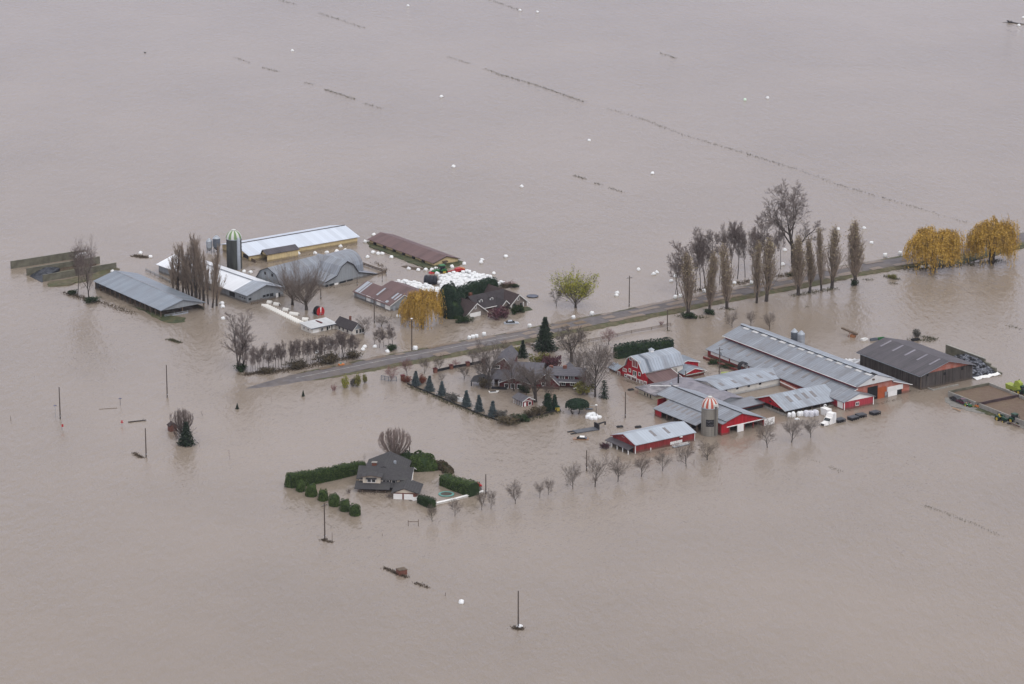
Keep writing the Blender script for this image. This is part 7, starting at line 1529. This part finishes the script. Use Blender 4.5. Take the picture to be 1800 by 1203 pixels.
fence('garden_rail', 'low dark fence line under the blue spruces of the garden', [(716,676),(760,694),(800,711),(840,728),(880,742),(905,742),(950,730),(985,722)], .35, 'dark', 3, (.5,.95), True)
fence('farm_fence', 'rusty wire fence between the open barn and the white-roofed barn', [(256.5,477),(280,488),(310,503)], .9, 'greyclad', 2.2, (.3,.6,.95))
fence('yard_fence', 'dark timber yard fence at the back corner of the grey gambrel barn', [(633,464),(655,472),(678,480)], .8, 'wood', 2.2, (.4,.9), True); fence('yard_fence', 'dark plank fence turning from the gambrel barn lean-to toward the yard corner', [(664,484),(678,480)], .7, 'wood', 2, (.4,.9), True)
o = fence('garden_gate', 'dark open metal gate standing in water by the road below the reddish tree', [(670,668),(683,670.5),(697,670.5)], 1.35, 'galvdk', 1.2, (.2,.5,.8,1.0))
o = thing('wooden_gate', 'small empty timber gate frame alone in the water below the front house', 'gate', G(726.5, 925)); MB().box(-1.3,-1.15,-.08,.08,-.5,1.5).build('post', M['wood'], o); MB().box(1.15,1.3,-.08,.08,-.5,1.7).build('post', M['wood'], o); MB().box(-1.15,1.15,-.04,.04,1.05,1.2).build('rail', M['wood'], o)
fence('fence_line', 'brown fence stub beside the roadside bush above the garden house', [(924,606),(938,610),(950,614)], .7, 'wood', 1.5, (.4,.95), True)
# ---- poles
def upole(label, u, v, top, arm=False, lamp=None, r=.18, trans=False, base=True):
    P = G(u, v); h = ztop(P, top); o = thing('utility_pole', label, 'utility pole', (P.x,P.y,0), rnd.uniform(-.4,.4)+.5)
    MB().tube((0,0,-.6),(0,0,h),r,r*.7,8).build('pole', M['pole'], o)
    if arm: MB().box(-.9,.9,-.06,.06,h-.75,h-.62).build('crossarm', M['pole'], o); ins = MB(); [ins.tube((x,0,h-.62),(x,0,h-.42),.05,.04,6) for x in (-.8,-.3,.3,.8)]; ins.build('insulators', M['galv'], o)
    if trans: MB().lathe([(.28,h-2.3),(.3,h-1.4),(.1,h-1.25),(.01,h-1.24)],10).xform(Matrix.Translation((.42,0,0))).build('transformer', M['steel'], o)
    if lamp: MB().lathe([(.01,h-.1),(.3,h),(.34,h+.15),(.1,h+.3),(.01,h+.3)],12).build('lamp_head', M['white'], o)
    MB().box(-.09,.09,-.24,-.16,.8,1.0).build('marker_plate', M['galv'], o)
    return o
for a in (('brown utility pole farthest left, standing in open water beside a street sign', 106,737,681),('leaning thin utility pole upper left of the lone purple-grey tree', 294,699,642,False),('utility pole left of the lone purple-grey tree, debris at its foot', 257,804,753),
          ('utility pole below the dome bushes of the front house', 571,948,884,True),('lone utility pole at the bottom of the photo with a white bale at its foot', 911,1104,1039),('tall pole topped by a white lamp beside the road and a white bale', 724,616,561,True,True),
          ('utility pole in water above the road, right of the yellow-green willow', 1106,539,485,True),('pole at the end of the paddock fence below the road', 1173,579,545),('pole in the farmyard right of the white house', 658,568,526),
          ('pole with a lamp bracket between the garden pine and the red barns', 1099,735,689,False,None),('pole standing before the corner of the cattle barn', 1264,669,611,True,None,.15,True),('short dark pole between the milk house roof and the red annex', 1205,676,652,False),
          ('pole left of the largest orchard tree', 1031,828,792,False),('thin pole at the end of the white garden wall', 854,869,834,False),('thin pole behind the rounded hedge of the front house', 720,800,785,False),('thin pole in front of the grey gambrel barn', 564,526,508,False),('thin white-topped mast above the cluster of white bales', 1048,735,713,False,True,.08),
          ('slim pole by the yard corner of the gambrel barn', 679,486,470,False,None,.09),('slim pole, lower one by the yard corner of the gambrel barn', 672,496,475,False,None,.09),('thin white pole in front of the gambrel barn gable', 628,503,482,False,None,.09)):
    upole(*a)
# ---- street signs
def sign(label, u, v, top, plate, m, pm='galv', tilt_=0):
    P = G(u, v); h = ztop(P, top); o = thing('road_sign', label, 'sign', (P.x,P.y,0), .3); MB().tube((0,0,-.6),(0,0,h),.05,.05,6).build('post', M[pm], o)
    if plate == 'oct': mb = MB().lathe([(.01,-.02),(.42,-.02),(.42,.02),(.01,.02)], 8); mb.xform(Matrix.Translation((0,-.07,h-.35)) @ Matrix.Rotation(R(90),4,'X') @ Matrix.Rotation(R(22.5),4,'Z')); mb.build('plate', M[m], o)
    elif plate == 'blade': MB().box(-.42,.42,-.02,.02,h,h+.18).build('plate', M[m], o); MB().box(-.02,.02,-.42,.42,h+.19,h+.37).build('plate', M[m], o)
    else: MB().box(-.25,.25,-.08,-.05,h-.7,h).build('plate', M[m], o)
    return o
sign('red stop sign on a post beside a floating log, upper left of the lone pole', 214.5,748,739.5,'oct','redpaint')
P_ = G(214.5, 748); h_ = ztop(P_, 739.5)
cu = bpy.data.curves.new('stop_lettering', 'FONT'); cu.body = 'STOP'; cu.size = .34; cu.align_x = 'CENTER'; cu.align_y = 'CENTER'; cu.extrude = .006
so = [x for x in COL.objects if x.get('label','').startswith('red stop sign')][0]
pl = [c for c in so.children if c.name.startswith('plate')][0]
lc = bpy.data.objects.new('lettering_curve', cu); lm = bpy.data.meshes.new_from_object(lc); bpy.data.objects.remove(lc); lm.materials.append(M['white']); lo = link('lettering', lm, pl); lo.location = (0,-.1,h_-.35); lo.rotation_euler = (R(90),0,0)
sign('small red marker plate on a thin post right below the far left pole', 110,757,746,'rect','redpaint'); sign('blue street-name sign left of the far left pole', 97.5,734,714,'blade','blue'); sign('blue street-name sign on a dark post between the two left poles', 211.5,713,701.5,'blade','blue','dark')
for u, v, t, lab in ((19,740,732,'thin grey marker stake near the left edge of the photo'),(582,928,924,'stub of a thin stake right of the pole below the dome bushes'),(584,952,936,'thin marker post in the debris by the pole below the dome bushes'),(672,942,938,'tiny stake below the wooden gate frame'),(783,1048,1042,'tiny dark marker post left of the white bale at the bottom'),(1220,816,808,'thin stake between two orchard trees before the red barns')):
    P = G(u, v); h = ztop(P, t); tag(MB().tube((0,0,-.5),(0,0,h),.07,.06,5).build('marker_stake', M['wood']), lab, 'stake').location = P
# ---- vehicles and floating things in the middle
M['browncar'] = mat('brown_car_paint', (.24,.13,.07), rough=.35, spec=.5)
car('sunken_car', 'silver car with only roof and windows above the water before the dark house', 899, 568.5, R(8), 'silver', -.62, 1.0)
o = car('sunken_car', 'orange-brown car sunk to its windows beside the grey flatbed trailer', 1020.5, 772, R(176), 'browncar', -.72, 1.0); 
for c in o.children:
    if c.name.startswith('roof'): c.data.materials.clear(); c.data.materials.append(M['white'])
A, B = G(1010,760.5), G(1048,754.5); o = thing('flatbed_trailer', 'long grey flatbed trailer with raised gooseneck, awash left of the red shed', 'trailer', A, math.atan2((B-A).y,(B-A).x)); l = (B-A).length
MB().box(0,l,-1.2,1.2,.05,.3).build('deck', mat('trailer_deck',(.10,.105,.12),var=.2), o); MB().box(-1.6,0,-1.15,-.7,.0,.2).box(-1.6,0,.7,1.15,.0,.2).build('ramps', M['dark'], o)
MB().box(l,l+.35,-1.2,1.2,.05,1.6).build('headboard', M['dark'], o); MB().prism([(l+.3,-.2,1.1),(l+.3,.2,1.1),(l+.3,.2,1.45),(l+.3,-.2,1.45)],[(l+2.6,-.15,1.5),(l+2.6,.15,1.5),(l+2.6,.15,1.75),(l+2.6,-.15,1.75)]).prism([(l+2.5,-.15,.8),(l+2.8,-.15,.8),(l+2.8,-.15,1.7),(l+2.5,-.15,1.7)],[(l+2.5,.15,.8),(l+2.8,.15,.8),(l+2.8,.15,1.7),(l+2.5,.15,1.7)]).build('gooseneck', M['dark'], o)
P = G(936, 521.5); o = thing('pool_cover', 'round dark blue-grey pool cover afloat beside the dark house', 'pool cover', (P.x,P.y,0)); MB().lathe([(1.62,-.3),(1.7,.0),(1.7,.22),(1.6,.24),(1.55,.14),(.01,.17)], 28).build('cover', mat('pool_cover',(.12,.13,.17),var=.25), o); MB().lathe([(1.7,.02),(1.78,.02),(1.78,.2),(1.7,.2)], 28).build('rim', M['dark'], o)
# white wrapped bales heaped round the mast
for i,(du,dv,z,lab) in enumerate(((1034,735,.1,'white bale at the left end of the heap by the mast'),(1040,737,.1,'white bale in front in the heap by the mast'),(1046,737,.05,'white bale at the right front of the heap by the mast'),(1036.5,732,.2,'white bale at the back left of the heap by the mast'),(1042,731.5,.25,'white bale at the back of the heap by the mast'),(1047,733.5,.1,'white bale behind the mast in the heap'),(1052.5,734.5,-.2,'low white bale at the right end of the heap by the mast'))):
    lumpy('bulk_bag', lab, 'bulk bag', du, dv, .75, .75, .75, 'wrap', 90+i, i*.7, 'white bales heaped by the mast', z)
for u, v, lab, m_ in ((1016,714.5,'white tub drifting under the umbrella-shaped evergreen','white'),(1109,686,'dark low tank drifting in the brown water left of the milk house','dark'),(1122,751.5,'dark pallet pair drifting above the red shed roof','dark'),(1090,751,'small dark drum drifting left of the red shed','dark')):
    lumpy('floating_tub', lab, 'tub', u, v, .9 if m_ == 'dark' else .6, .5, .4, m_, int(u), .3)
o = thing('climbing_frame', 'faint grey metal frame in the water behind the heap of white bales', 'frame', G(1036, 722), .1); MB().tube((-1.8,0,-.5),(-1.8,0,1.4),.05,.05,5).tube((1.8,0,-.5),(1.8,0,1.4),.05,.05,5).tube((-1.8,0,1.4),(1.8,0,1.4),.05,.05,5).build('frame', M['steel'], o); MB().box(-1,1,.4,1.2,.2,.3).build('seat', M['galvdk'], o)
# brick relics
P = G(706, 1009); o = thing('brick_stump', 'square brown tree-well of bricks sticking out of the water near the bottom', 'brick base', (P.x,P.y,0), .5); MB().box(-1.0,1.0,-.9,.9,-.5,1.15).build('shaft', M['brick'], o); MB().box(-1.08,1.08,-.98,.98,1.15,1.24).build('cap', M['earth'], o)
P = G(303, 757); o = thing('brick_shed', 'small brown brick shed wall beside the lone purple-grey tree at left', 'shed', (P.x,P.y,0), .4); MB().prism([(-1,-.9,-.5),(1,-.9,-.5),(1,-.9,1.5),(0,-.9,2.2),(-1,-.9,1.5)],[(-1,.9,-.5),(1,.9,-.5),(1,.9,1.5),(0,.9,2.2),(-1,.9,1.5)]).build('wall', M['brick'], o); MB().slab([(-1.2,-1.1,1.45),(0,-1.1,2.35),(0,1.1,2.35),(-1.2,1.1,1.45)],.1).slab([(0,-1.1,2.35),(1.2,-1.1,1.45),(1.2,1.1,1.45),(0,1.1,2.35)],.1).build('roof', M['shinglebr'], o)
P = G(241,741.5); o = tag(MB().tube((-2.2,-1.0,.12),(2.2,1.2,.16),.17,.13,8).tube((1.2,.7,.15),(1.6,1.4,.5),.07,.03,5).build('floating_log', M['bark']), 'dark log floating just right of the stop sign', 'log'); o.location = P; o.rotation_euler[2] = -.1
P = G(190,719); o = tag(MB().tube((-2.4,-.4,.02),(2.4,.6,.05),.09,.06,6).build('floating_log', M['wood']), 'thin reddish pole lying in the water between the two left poles', 'log'); o.location = P
P = G(600,643.5); o = thing('road_barrier', 'orange road-work barrier with a green top at the flooded road edge', 'barrier', (P.x,P.y,.05), .5); MB().box(-.8,.8,-.5,.5,-.3,.55).build('body', M['orange'], o); MB().prism([(-.5,-.1,.55),(.1,-.1,.55),(-.1,-.1,1.1)],[(-.5,.1,.55),(.1,.1,.55),(-.1,.1,1.1)]).build('flag', M['teal'], o)
# ================================================================ calf hutches
def hutch_mesh(l):
    mb = MB(); pr = [(.62*math.cos(a), max(0,.95*math.sin(a))) for a in [math.pi*i/8 for i in range(9)]]
    mb.prism([(-l/2,y,z-.15) for y,z in pr], [(l/2,y,z-.15) for y,z in pr]); return mb
def hutch(label, u, v, rz, l=1.7, grp='white calf hutches', proto={}):
    P = G(u, v)
    if l in proto: return copy_tree(proto[l], P, rz, label)
    o = thing('calf_hutch', label, 'calf hutch', P, rz, grp); hutch_mesh(l).build('shell', M['hutch'], o); MB().prism([(l/2-.01,.3*math.cos(a),.55*math.sin(a)-.1) for a in (0,.8,1.57,2.34,3.14)], [(l/2+.03,.3*math.cos(a),.55*math.sin(a)-.1) for a in (0,.8,1.57,2.34,3.14)]).build('doorway', M['black'], o)  # doorway is a black panel, the hutch's inner shade as colour
    rb = MB(); [rb.prism([(x-.04,y*1.04,z*1.04-.15) for y,z in [(.62*math.cos(a),.95*math.sin(a)) for a in (0,.5,1,1.57,2.1,2.6,3.14)]],[(x+.04,y*1.04,z*1.04-.15) for y,z in [(.62*math.cos(a),.95*math.sin(a)) for a in (0,.5,1,1.57,2.1,2.6,3.14)]]) for x in (-l*.3,0,l*.3)]; rb.build('ribs', M['hutch'], o)
    proto[l] = o; return o
A, B = G(466, 538), G(527, 568); hd = math.atan2((B-A).y,(B-A).x)
NTH = ['first','second','third','fourth','fifth','sixth','seventh','eighth','ninth','tenth','eleventh','twelfth','thirteenth','fourteenth','fifteenth','sixteenth','seventeenth','last']
for i in range(18):
    t = i/17; u = 466+61*t; v = 538+30*t; hutch('white calf hutch, %s from the upper left in the slanting row of hutches'%NTH[i], u, v, hd+R(62)+rnd.uniform(-.12,.12), 2.2, 'white calf hutches in the slanting row').scale = (.95, .5, .75)
for u, v, l, dr, lab in ((474,533,1.5,-.3,'rounded calf hutch floating left at the head of the hutch row'),(486.5,536.5,1.9,-.5,'calf hutch with a dark opening above the hutch row'),(503,546,1.9,-.5,'calf hutch floating midway above the hutch row'),(517.5,553.5,3.0,-.45,'longest ribbed calf hutch above the hutch row'),(537,563,1.8,-.3,'calf hutch floating right of the hutch row near the red reel')):
    hutch(lab, u, v, dr, l, 'calf hutches adrift by the row')
# ================================================================ wrapped bales
def bale_mesh(seed):
    rr = random.Random(seed); mb = MB(); n = 14; prof = [(.01,-.62),(.45,-.61),(.60,-.52),(.66,-.2),(.65,.2),(.60,.52),(.45,.61),(.01,.62)]; ph = rr.uniform(0,6)
    mb.lathe(prof, n); mb.v = [(x*(1+.05*math.sin(3*math.atan2(y,x)+ph+z*2)), y*(1+.05*math.cos(2*math.atan2(y,x)+ph)), z+.04*math.sin(4*math.atan2(y,x)+ph)) for x,y,z in mb.v]; return mb.mesh('wrapped_bale', M['wrap'], True)
BM = [bale_mesh(i) for i in range(5)]
bm_green = BM[0].copy(); bm_green.materials.clear(); bm_green.materials.append(M['wrapgreen'])
def bale(label, u, v, z=.12, rx=None, s=1.0, grp=None, P=None, me=None, name='wrapped_bale'):
    P = G(u, v) if P is None else P; o = link(name, me or rnd.choice(BM)); o.location = (P.x, P.y, z)
    o.rotation_euler = (rnd.uniform(.6,1.57) if rx is None else rx, rnd.uniform(-.2,.2), rnd.uniform(0,6.28)); o.scale = (s*.93*rnd.uniform(.93,1.07),)*3
    return tag(o, label, 'bale', grp)
fl = [(717,11,'white bale adrift at the very top, left of the middle'),(944.5,22,'larger white bale adrift near the top edge, right of a smaller one'),(914,19,'smaller white bale adrift near the top edge on the weed line'),(514,90,'single white bale adrift far up between two weed lines at left'),(776,171,'single white bale adrift left of the long dark weed line'),(797,294,'single white bale adrift above the brown poultry house'),(917,329,'single white bale adrift high above the bale stack'),(1035.5,248,'single white bale adrift below the long weed line'),(1147,306,'single white bale adrift right of the short weed line'),(1349,173,'white bale adrift far up at right, beside the greenish one'),(1799,32,'white bale cut by the right edge near the top'),(1791,45.5,'white bale adrift at the tip of the dark branch, upper right'),
(247,446,'white bale on the drifting raft of debris left of the barns'),(264.5,452.5,'white bale at the right tip of the drifting raft of debris'),(198,479,'white bale at the upper corner of the open barn roof'),(390,534.5,'white bale at the foot of the poplars, upper of two'),(391.5,540.5,'white bale at the foot of the poplars, lower of two'),(392,561,'white bale adrift just left of the tall many-stemmed tree'),
(429,478.5,'white bale behind the long white roof, left of two by the silo'),(440,480,'white bale behind the long white roof, right of two by the silo'),(554,446,'large white bale between the cream barn and the gambrel barn'),(574.5,445,'white bale half hidden behind the gambrel barn ridge'),(592,443,'white bale just behind the curved barn roof, left one'),(598.5,434,'white bale against the cream barn wall at right'),(607,441,'white bale just behind the curved barn roof, right one'),(642,426,'white bale left of the poultry house, upper one'),(656,445,'left one of three white bales in front of the poultry house bank'),(664.5,447,'middle one of three white bales in front of the poultry house bank'),(672,447,'right one of three white bales in front of the poultry house bank'),(646,453,'white bale afloat left below the three by the poultry house'),(688,453.5,'white bale afloat below the middle of the poultry house bank'),(524,447,'white bale at the right end of the lean-to wall'),(657,414,'white bale behind the upper left corner of the poultry house'),
(735,476,'white bale at the mud bank in front of the poultry house'),(718.5,473.5,'tiny white bale on the dark mud bank'),(748,475.5,'tiny white bale between the mud bank and the green tractor'),(816,465,'white bale right of the poultry house end wall'),(794.5,470,'white bale just behind the red farm implement'),(759,475.5,'white bale left of the green tractor'),(766,473,'white bale touching the nose of the green tractor'),(768.5,482,'white bale before the green tractor at the stack edge'),(846,462.5,'white bale afloat right of the stack, lower of two touching'),(847.5,458,'white bale afloat right of the stack, upper of two touching'),(889,452,'single white bale afloat farthest right of the stack'),(868,482,'white bale afloat at the right end of the stack'),
(580,608.5,'white bale half hidden in the alder hedgerow, upper one'),(619,606,'white bale behind the right end of the alder hedgerow'),(641,611,'torn white bale above the road with a dark hole'),(638,616,'small white scrap bale below the torn one'),(659,611,'white bale under the saplings above the road'),(681,619,'white bale touching the road edge, left of the lamp pole'),(557,621,'white bale deep inside the alder hedgerow'),(700,557,'white bale afloat below the golden willow by the rusty shed'),
(1122.5,475,'single white bale afloat above the roadside pole'),(1149,483,'white bale left of two touching, left of the alders'),(1154.5,480,'white bale right of two touching, left of the alders'),(1085,516,'white bale left of the roadside pole, upper of two'),(1083.5,520.5,'white bale left of the roadside pole, lower of two'),(1187,487,'white bale under the low leaning alder, upper one'),(1180,495,'white bale under the low leaning alder, lower one'),(1291,499,'white bale behind the third road poplar'),(1360,432,'white bale among the alders, upper left of the cottonwood trunk'),(1380,441,'white bale between the cottonwood trunk and the sixth poplar'),(1414,461,'white bale seen through the sixth and seventh poplars'),(1376,466,'white bale behind the alder stems left of the sixth poplar'),(1473,404,'white bale at the top of the ninth poplar'),(1519,402,'white bale level with the top of the tallest poplar'),(1532,428,'white bale afloat right of the tallest poplar'),(1629.5,404,'white bale peeping out above the left golden willow'),(1404,450,'upright white bale seen through the sixth poplar, upper'),(1404,457,'upright white bale seen through the sixth poplar, lower'),
(811,1060,'single square-looking white bale alone near the bottom of the photo'),(913.5,1103,'white bale resting against the foot of the bottom pole'),(1622,471,'white bale under the left golden willow, left one'),(1634,470,'white bale under the left golden willow, right one'),(1732,414,'white bale seen inside the right golden willow')]
for u, v, lab in fl: bale(lab, u, v)
bale('greenish wrapped bale adrift far up at right', 1309.5, 176.5, me=bm_green)
rd = [(730,617.5,.85,1.25,'large torn white bale standing on the road beside the lamp pole'),(825,598.5,.75,1,'white bale on the far road edge, left one of three together'),(831.5,597,.75,1,'white bale on the far road edge, middle of three together'),(837.5,595.5,.75,1,'white bale on the far road edge, right one of three together'),(851,592,.75,1.05,'white bale on the far road edge, just right of the three'),(931,577.5,.8,1,'white bale on the far road edge left of the big fir'),(1008,562.5,.75,1,'white bale on the road edge below the yellow-green willow'),(1040.5,555.5,.75,1.05,'white bale on the road edge right of the yellow-green willow'),(1187,526.5,.75,1,'white bale on the road edge, left of two by the first poplar'),(1196,524.5,.75,1,'white bale on the road edge, right of two by the first poplar'),(1238,515.5,.7,1,'white bale on the road edge behind the second poplar'),(1321,500.5,.7,.9,'white bale on the road edge left of the fourth poplar'),(1556,453,.75,1.05,'white bale on the road edge left of the golden willows'),(1582,449,.75,1,'white bale on the road edge touching the left golden willow')]
for u, v, z, s, lab in rd: bale(lab, u, v, z, rx=rnd.uniform(-.08,.08), s=s)
for u, v, z, lab in ((137,459.5,.5,'white bale on the bunker wall heap, left one'),(143,458,.9,'white bale on the bunker wall heap, top one'),(149,457,.8,'white bale on the bunker wall heap, right one')):
    bale(lab, u, v, z+1.1)
# the two stacked fields of bales
def field(poly, label, grp, rowdir, zt, seed, sp=1.28, top=.0, dark=0):
    rr = random.Random(seed); P = [G(u, v, zt) for u, v in poly]; a, c = G(*rowdir[0], zt), G(*rowdir[1], zt); ex = (c-a).xy.normalized(); ey = Vector((-ex.y, ex.x))
    Q = [(p.x*ex.x+p.y*ex.y, p.x*ey.x+p.y*ey.y) for p in P]
    def inside(x, y):
        r_ = False
        for i in range(len(Q)):
            (x1,y1),(x2,y2) = Q[i-1], Q[i]
            if (y1>y)!=(y2>y) and x < (x2-x1)*(y-y1)/(y2-y1)+x1: r_ = not r_
        return r_
    x0, x1 = min(q[0] for q in Q), max(q[0] for q in Q); y0, y1 = min(q[1] for q in Q), max(q[1] for q in Q); cnt = 0
    y = y0
    while y < y1:
        off = rr.uniform(-.3,.3); x = x0+off; zr_ = rr.uniform(-.12,.12)
        while x < x1:
            if inside(x, y):
                p = Vector((ex.x*x+ey.x*y, ex.y*x+ey.y*y, 0)); bale(label, 0, 0, zt-.62+zr_+rr.uniform(-.12,.12)+(top if rr.random() < .12 else 0), rx=rr.uniform(-.12,.12) if rr.random() < .8 else 1.45, P=p+Vector((rr.uniform(-.12,.12),rr.uniform(-.12,.12),0)), grp=grp); cnt += 1
            x += sp
        y += sp*1.02
    print('bales in field', cnt)
field([(690,494),(712,490),(757,499),(771,507),(766,521),(748,523),(726,515),(706,506),(687,498)], 'white wrapped bale packed among many others in the left part of the stack', 'white bales stacked left of the black tank', ((690,494),(760,522)), 1.15, 5, top=.45)
field([(771,484),(790,478),(822,476.5),(846,479),(872,489),(874,500),(850,506),(820,508),(790,506),(772,500)], 'white wrapped bale packed among many others in the right part of the stack', 'white bales stacked right of the black tank', ((822,477),(872,494)), 1.35, 6, top=.5)
field([(765,505),(776,500),(790,505),(782,516),(768,522),(764,514)], 'white wrapped bale tumbled between the black tank and the dark evergreens', 'tumbled white bales between tank and evergreens', ((765,505),(790,516)), .8, 7, sp=1.5, top=.6)
field([(868,494),(884,492),(890,496),(884,502),(872,500)], 'white wrapped bale at the loose right end of the stack beyond the hedge', 'white bales at the loose right end of the stack', ((868,494),(890,500)), .8, 8, sp=1.35, top=.3)
# ================================================================ debris and weeds
def poly_pts(px, gaps=()):
    out = []
    for (u0,v0),(u1,v1) in zip(px, px[1:]):
        n = max(2, int(math.hypot(u1-u0, v1-v0)/1.5))
        out += [(u0+(u1-u0)*i/n, v0+(v1-v0)*i/n) for i in range(n)]
    return out
weeds('weeds', poly_pts([(785,100),(830,113)])+poly_pts([(855,122),(880,132),(930,146),(985,165),(1028,180)])*2, 'weed', 560, .5, 1, .45, .08)
weeds('weeds', poly_pts([(1070,192),(1130,210),(1200,237),(1300,267),(1400,298)]), 'weed', 378, .5, 2, .5, .09)
weeds('weeds', poly_pts([(1400,298),(1480,327),(1570,353),(1610,365),(1700,392)]), 'weed', 231, .5, 3, .5, .09)
weeds('weeds', poly_pts([(560,23),(600,36),(642,50)])+poly_pts([(490,0),(520,8)]), 'weed', 176, .5, 4, .5, .09)
weeds('weeds', poly_pts([(415,102),(440,111)])+poly_pts([(462,119),(490,127)])+poly_pts([(535,145),(553,150)])+poly_pts([(572,158),(600,167),(624,175)])*2+poly_pts([(640,182),(671,191)]), 'weed', 336, .5, 5, .45, .09)
weeds('weeds', poly_pts([(860,0),(918,20)])+poly_pts([(1160,94),(1190,103)])+poly_pts([(1010,309),(1030,316)])*2+poly_pts([(1045,322),(1060,326)])+poly_pts([(1070,330),(1096,339)]), 'weed', 273, .5, 6, .45, .1)
weeds('weeds', poly_pts([(1423,809),(1440,813)])+poly_pts([(1458,821),(1485,832)])+poly_pts([(1622,888),(1670,905),(1720,925),(1762,943)]), 'weed', 230, .4, 7, .4, .07)
weeds('weeds', poly_pts([(676,999),(697,1008)])*2+poly_pts([(697,1008),(716,1016)])*3+poly_pts([(730,1025),(753,1034)]), 'debris', 700, .5, 8, .35, .08)
weeds('debris', poly_pts([(234,797),(244,802),(252,806)]), 'debris', 260, .35, 9, .35, .1)
weeds('debris', poly_pts([(566,950),(584,954)])+[(571,949)]*6, 'debris', 240, .35, 10, .4, .09)
weeds('debris', [(906,1104),(912,1106),(914,1105)], 'debris', 260, .45, 11, .55, .1)
weeds('debris', poly_pts([(236,450),(258,453)]), 'debris', 700, .3, 12, .7, .14)
weeds('debris', poly_pts([(298,597),(316,603)]), 'weed', 330, .5, 13, .5, .1)
weeds('debris', poly_pts([(115,515),(170,533)]), 'debris', 500, .5, 14, .9, .12)
weeds('debris', poly_pts([(170,530),(215,545),(240,553)]), 'debris', 420, .4, 15, .9, .12)
weeds('debris', poly_pts([(430,658),(480,655),(560,641),(620,628)]), 'debris', 1500, .6, 16, 1.0, .1)
weeds('debris', poly_pts([(660,462),(682,477)])+poly_pts([(700,432),(740,430)])[:3], 'debris', 160, .3, 17, .6, .12)
weeds('weeds', poly_pts([(1600,597),(1640,600)])+poly_pts([(1625,592),(1645,598)])*2+poly_pts([(1420,540),(1440,547)])[:1], 'weed', 330, .6, 18, .7, .1)
weeds('weeds', poly_pts([(1558,486),(1580,492)])+[(1524,492),(1527,493),(1570,499)], 'weed', 300, .55, 19, .6, .1)
weeds('debris', poly_pts([(1690,563),(1710,571)])[:2]+poly_pts([(1772,572),(1795,580)]), 'weed', 60, .4, 20, .5, .08)
weeds('weeds', poly_pts([(1195,556),(1225,558)])+poly_pts([(1225,558),(1237,559)])+poly_pts([(1270,543),(1290,544)])+poly_pts([(1395,520),(1470,507)]), 'weed', 700, .55, 21, .9, .1)
weeds('weeds', poly_pts([(1590,474),(1690,466),(1760,458)]), 'weed', 900, .7, 22, 1.4, .1)
weeds('weeds', poly_pts([(720,680),(770,700),(830,726),(900,746),(950,733),(985,724)]), 'weed', 1600, .6, 23, .7, .09)
weeds('weeds', poly_pts([(1365,487),(1400,480)])+poly_pts([(1290,500),(1320,494)])+poly_pts([(1220,513),(1250,506)]), 'debris', 700, .6, 24, 1.0, .1)
weeds('weeds', [(1175,582),(1115,608)], 'weed', 60, .4, 25, .5, .08)
weeds('debris', poly_pts([(460,654),(430,660)])+[(508,655),(535,655)], 'debris', 200, .4, 26, .6, .12)
for i_, (pts_, n_) in enumerate((([(1150,722),(1190,738),(1230,754)],420),([(1120,800),(1150,795),(1190,787)],160),([(1244,632),(1270,643),(1300,657)],380),([(1385,734),(1430,726),(1470,717)],220),([(1486,723),(1535,712),(1590,700)],200),([(1515,672),(1560,684),(1618,689),(1700,667)],240),([(438,536),(470,528),(500,521)],170),([(630,530),(660,541),(690,550)],170),([(572,508),(620,499),(660,495)],170),([(440,461),(470,463),(525,452),(625,430)],200),([(820,564),(850,556),(900,545)],200),([(1095,668),(1120,676),(1140,682)],160),([(632,868),(660,868),(690,879)],110),([(870,690),(920,690),(1020,686)],220),([(530,588),(560,591),(620,592)],130))):
    weeds('debris', poly_pts(pts_), 'debris', n_, .22, 60+i_, .45, .1)
for u, v, s, lab in ((1775,40,1.5,'dark root-ball branch drifting in the upper right corner'),(255,93,.5,'small dark clump drifting alone in the upper left water')):
    rr = random.Random(int(u)); mb = MB()
    for k in range(40):
        a = rr.uniform(0,6.28); d = Vector((math.cos(a), math.sin(a)*.6, rr.uniform(.1,.9))); mb.tube((0,0,-.1), d*s*rr.uniform(.5,1.1), .12*s, .03, 4)
    if s > 1: mb.tube((0,0,.2),(5.5,-4.0,.1),.3,.12,5).tube((0,0,.2),(-3,.4,.05),.15,.05,4)
    o = tag(mb.build('driftwood', M['dark']), lab, 'driftwood'); o.location = G(u, v)
# ---------------------------------------------------------------- the damp air
hz = setting(MB().box(-2500, 2500, -60, 4500, -3.6, HC + 20).build('haze', None), 'stuff')
hm = bpy.data.materials.new('damp_air'); hm.use_nodes = True; hn = hm.node_tree; hn.nodes.clear()
ho = hn.nodes.new('ShaderNodeOutputMaterial'); hv = hn.nodes.new('ShaderNodeVolumePrincipled')
hv.inputs['Density'].default_value = 0.000028; hv.inputs['Color'].default_value = (.86, .87, .95, 1); hv.inputs['Anisotropy'].default_value = 0.0
hn.links.new(hv.outputs[0], ho.inputs['Volume']); hz.data.materials.append(hm)
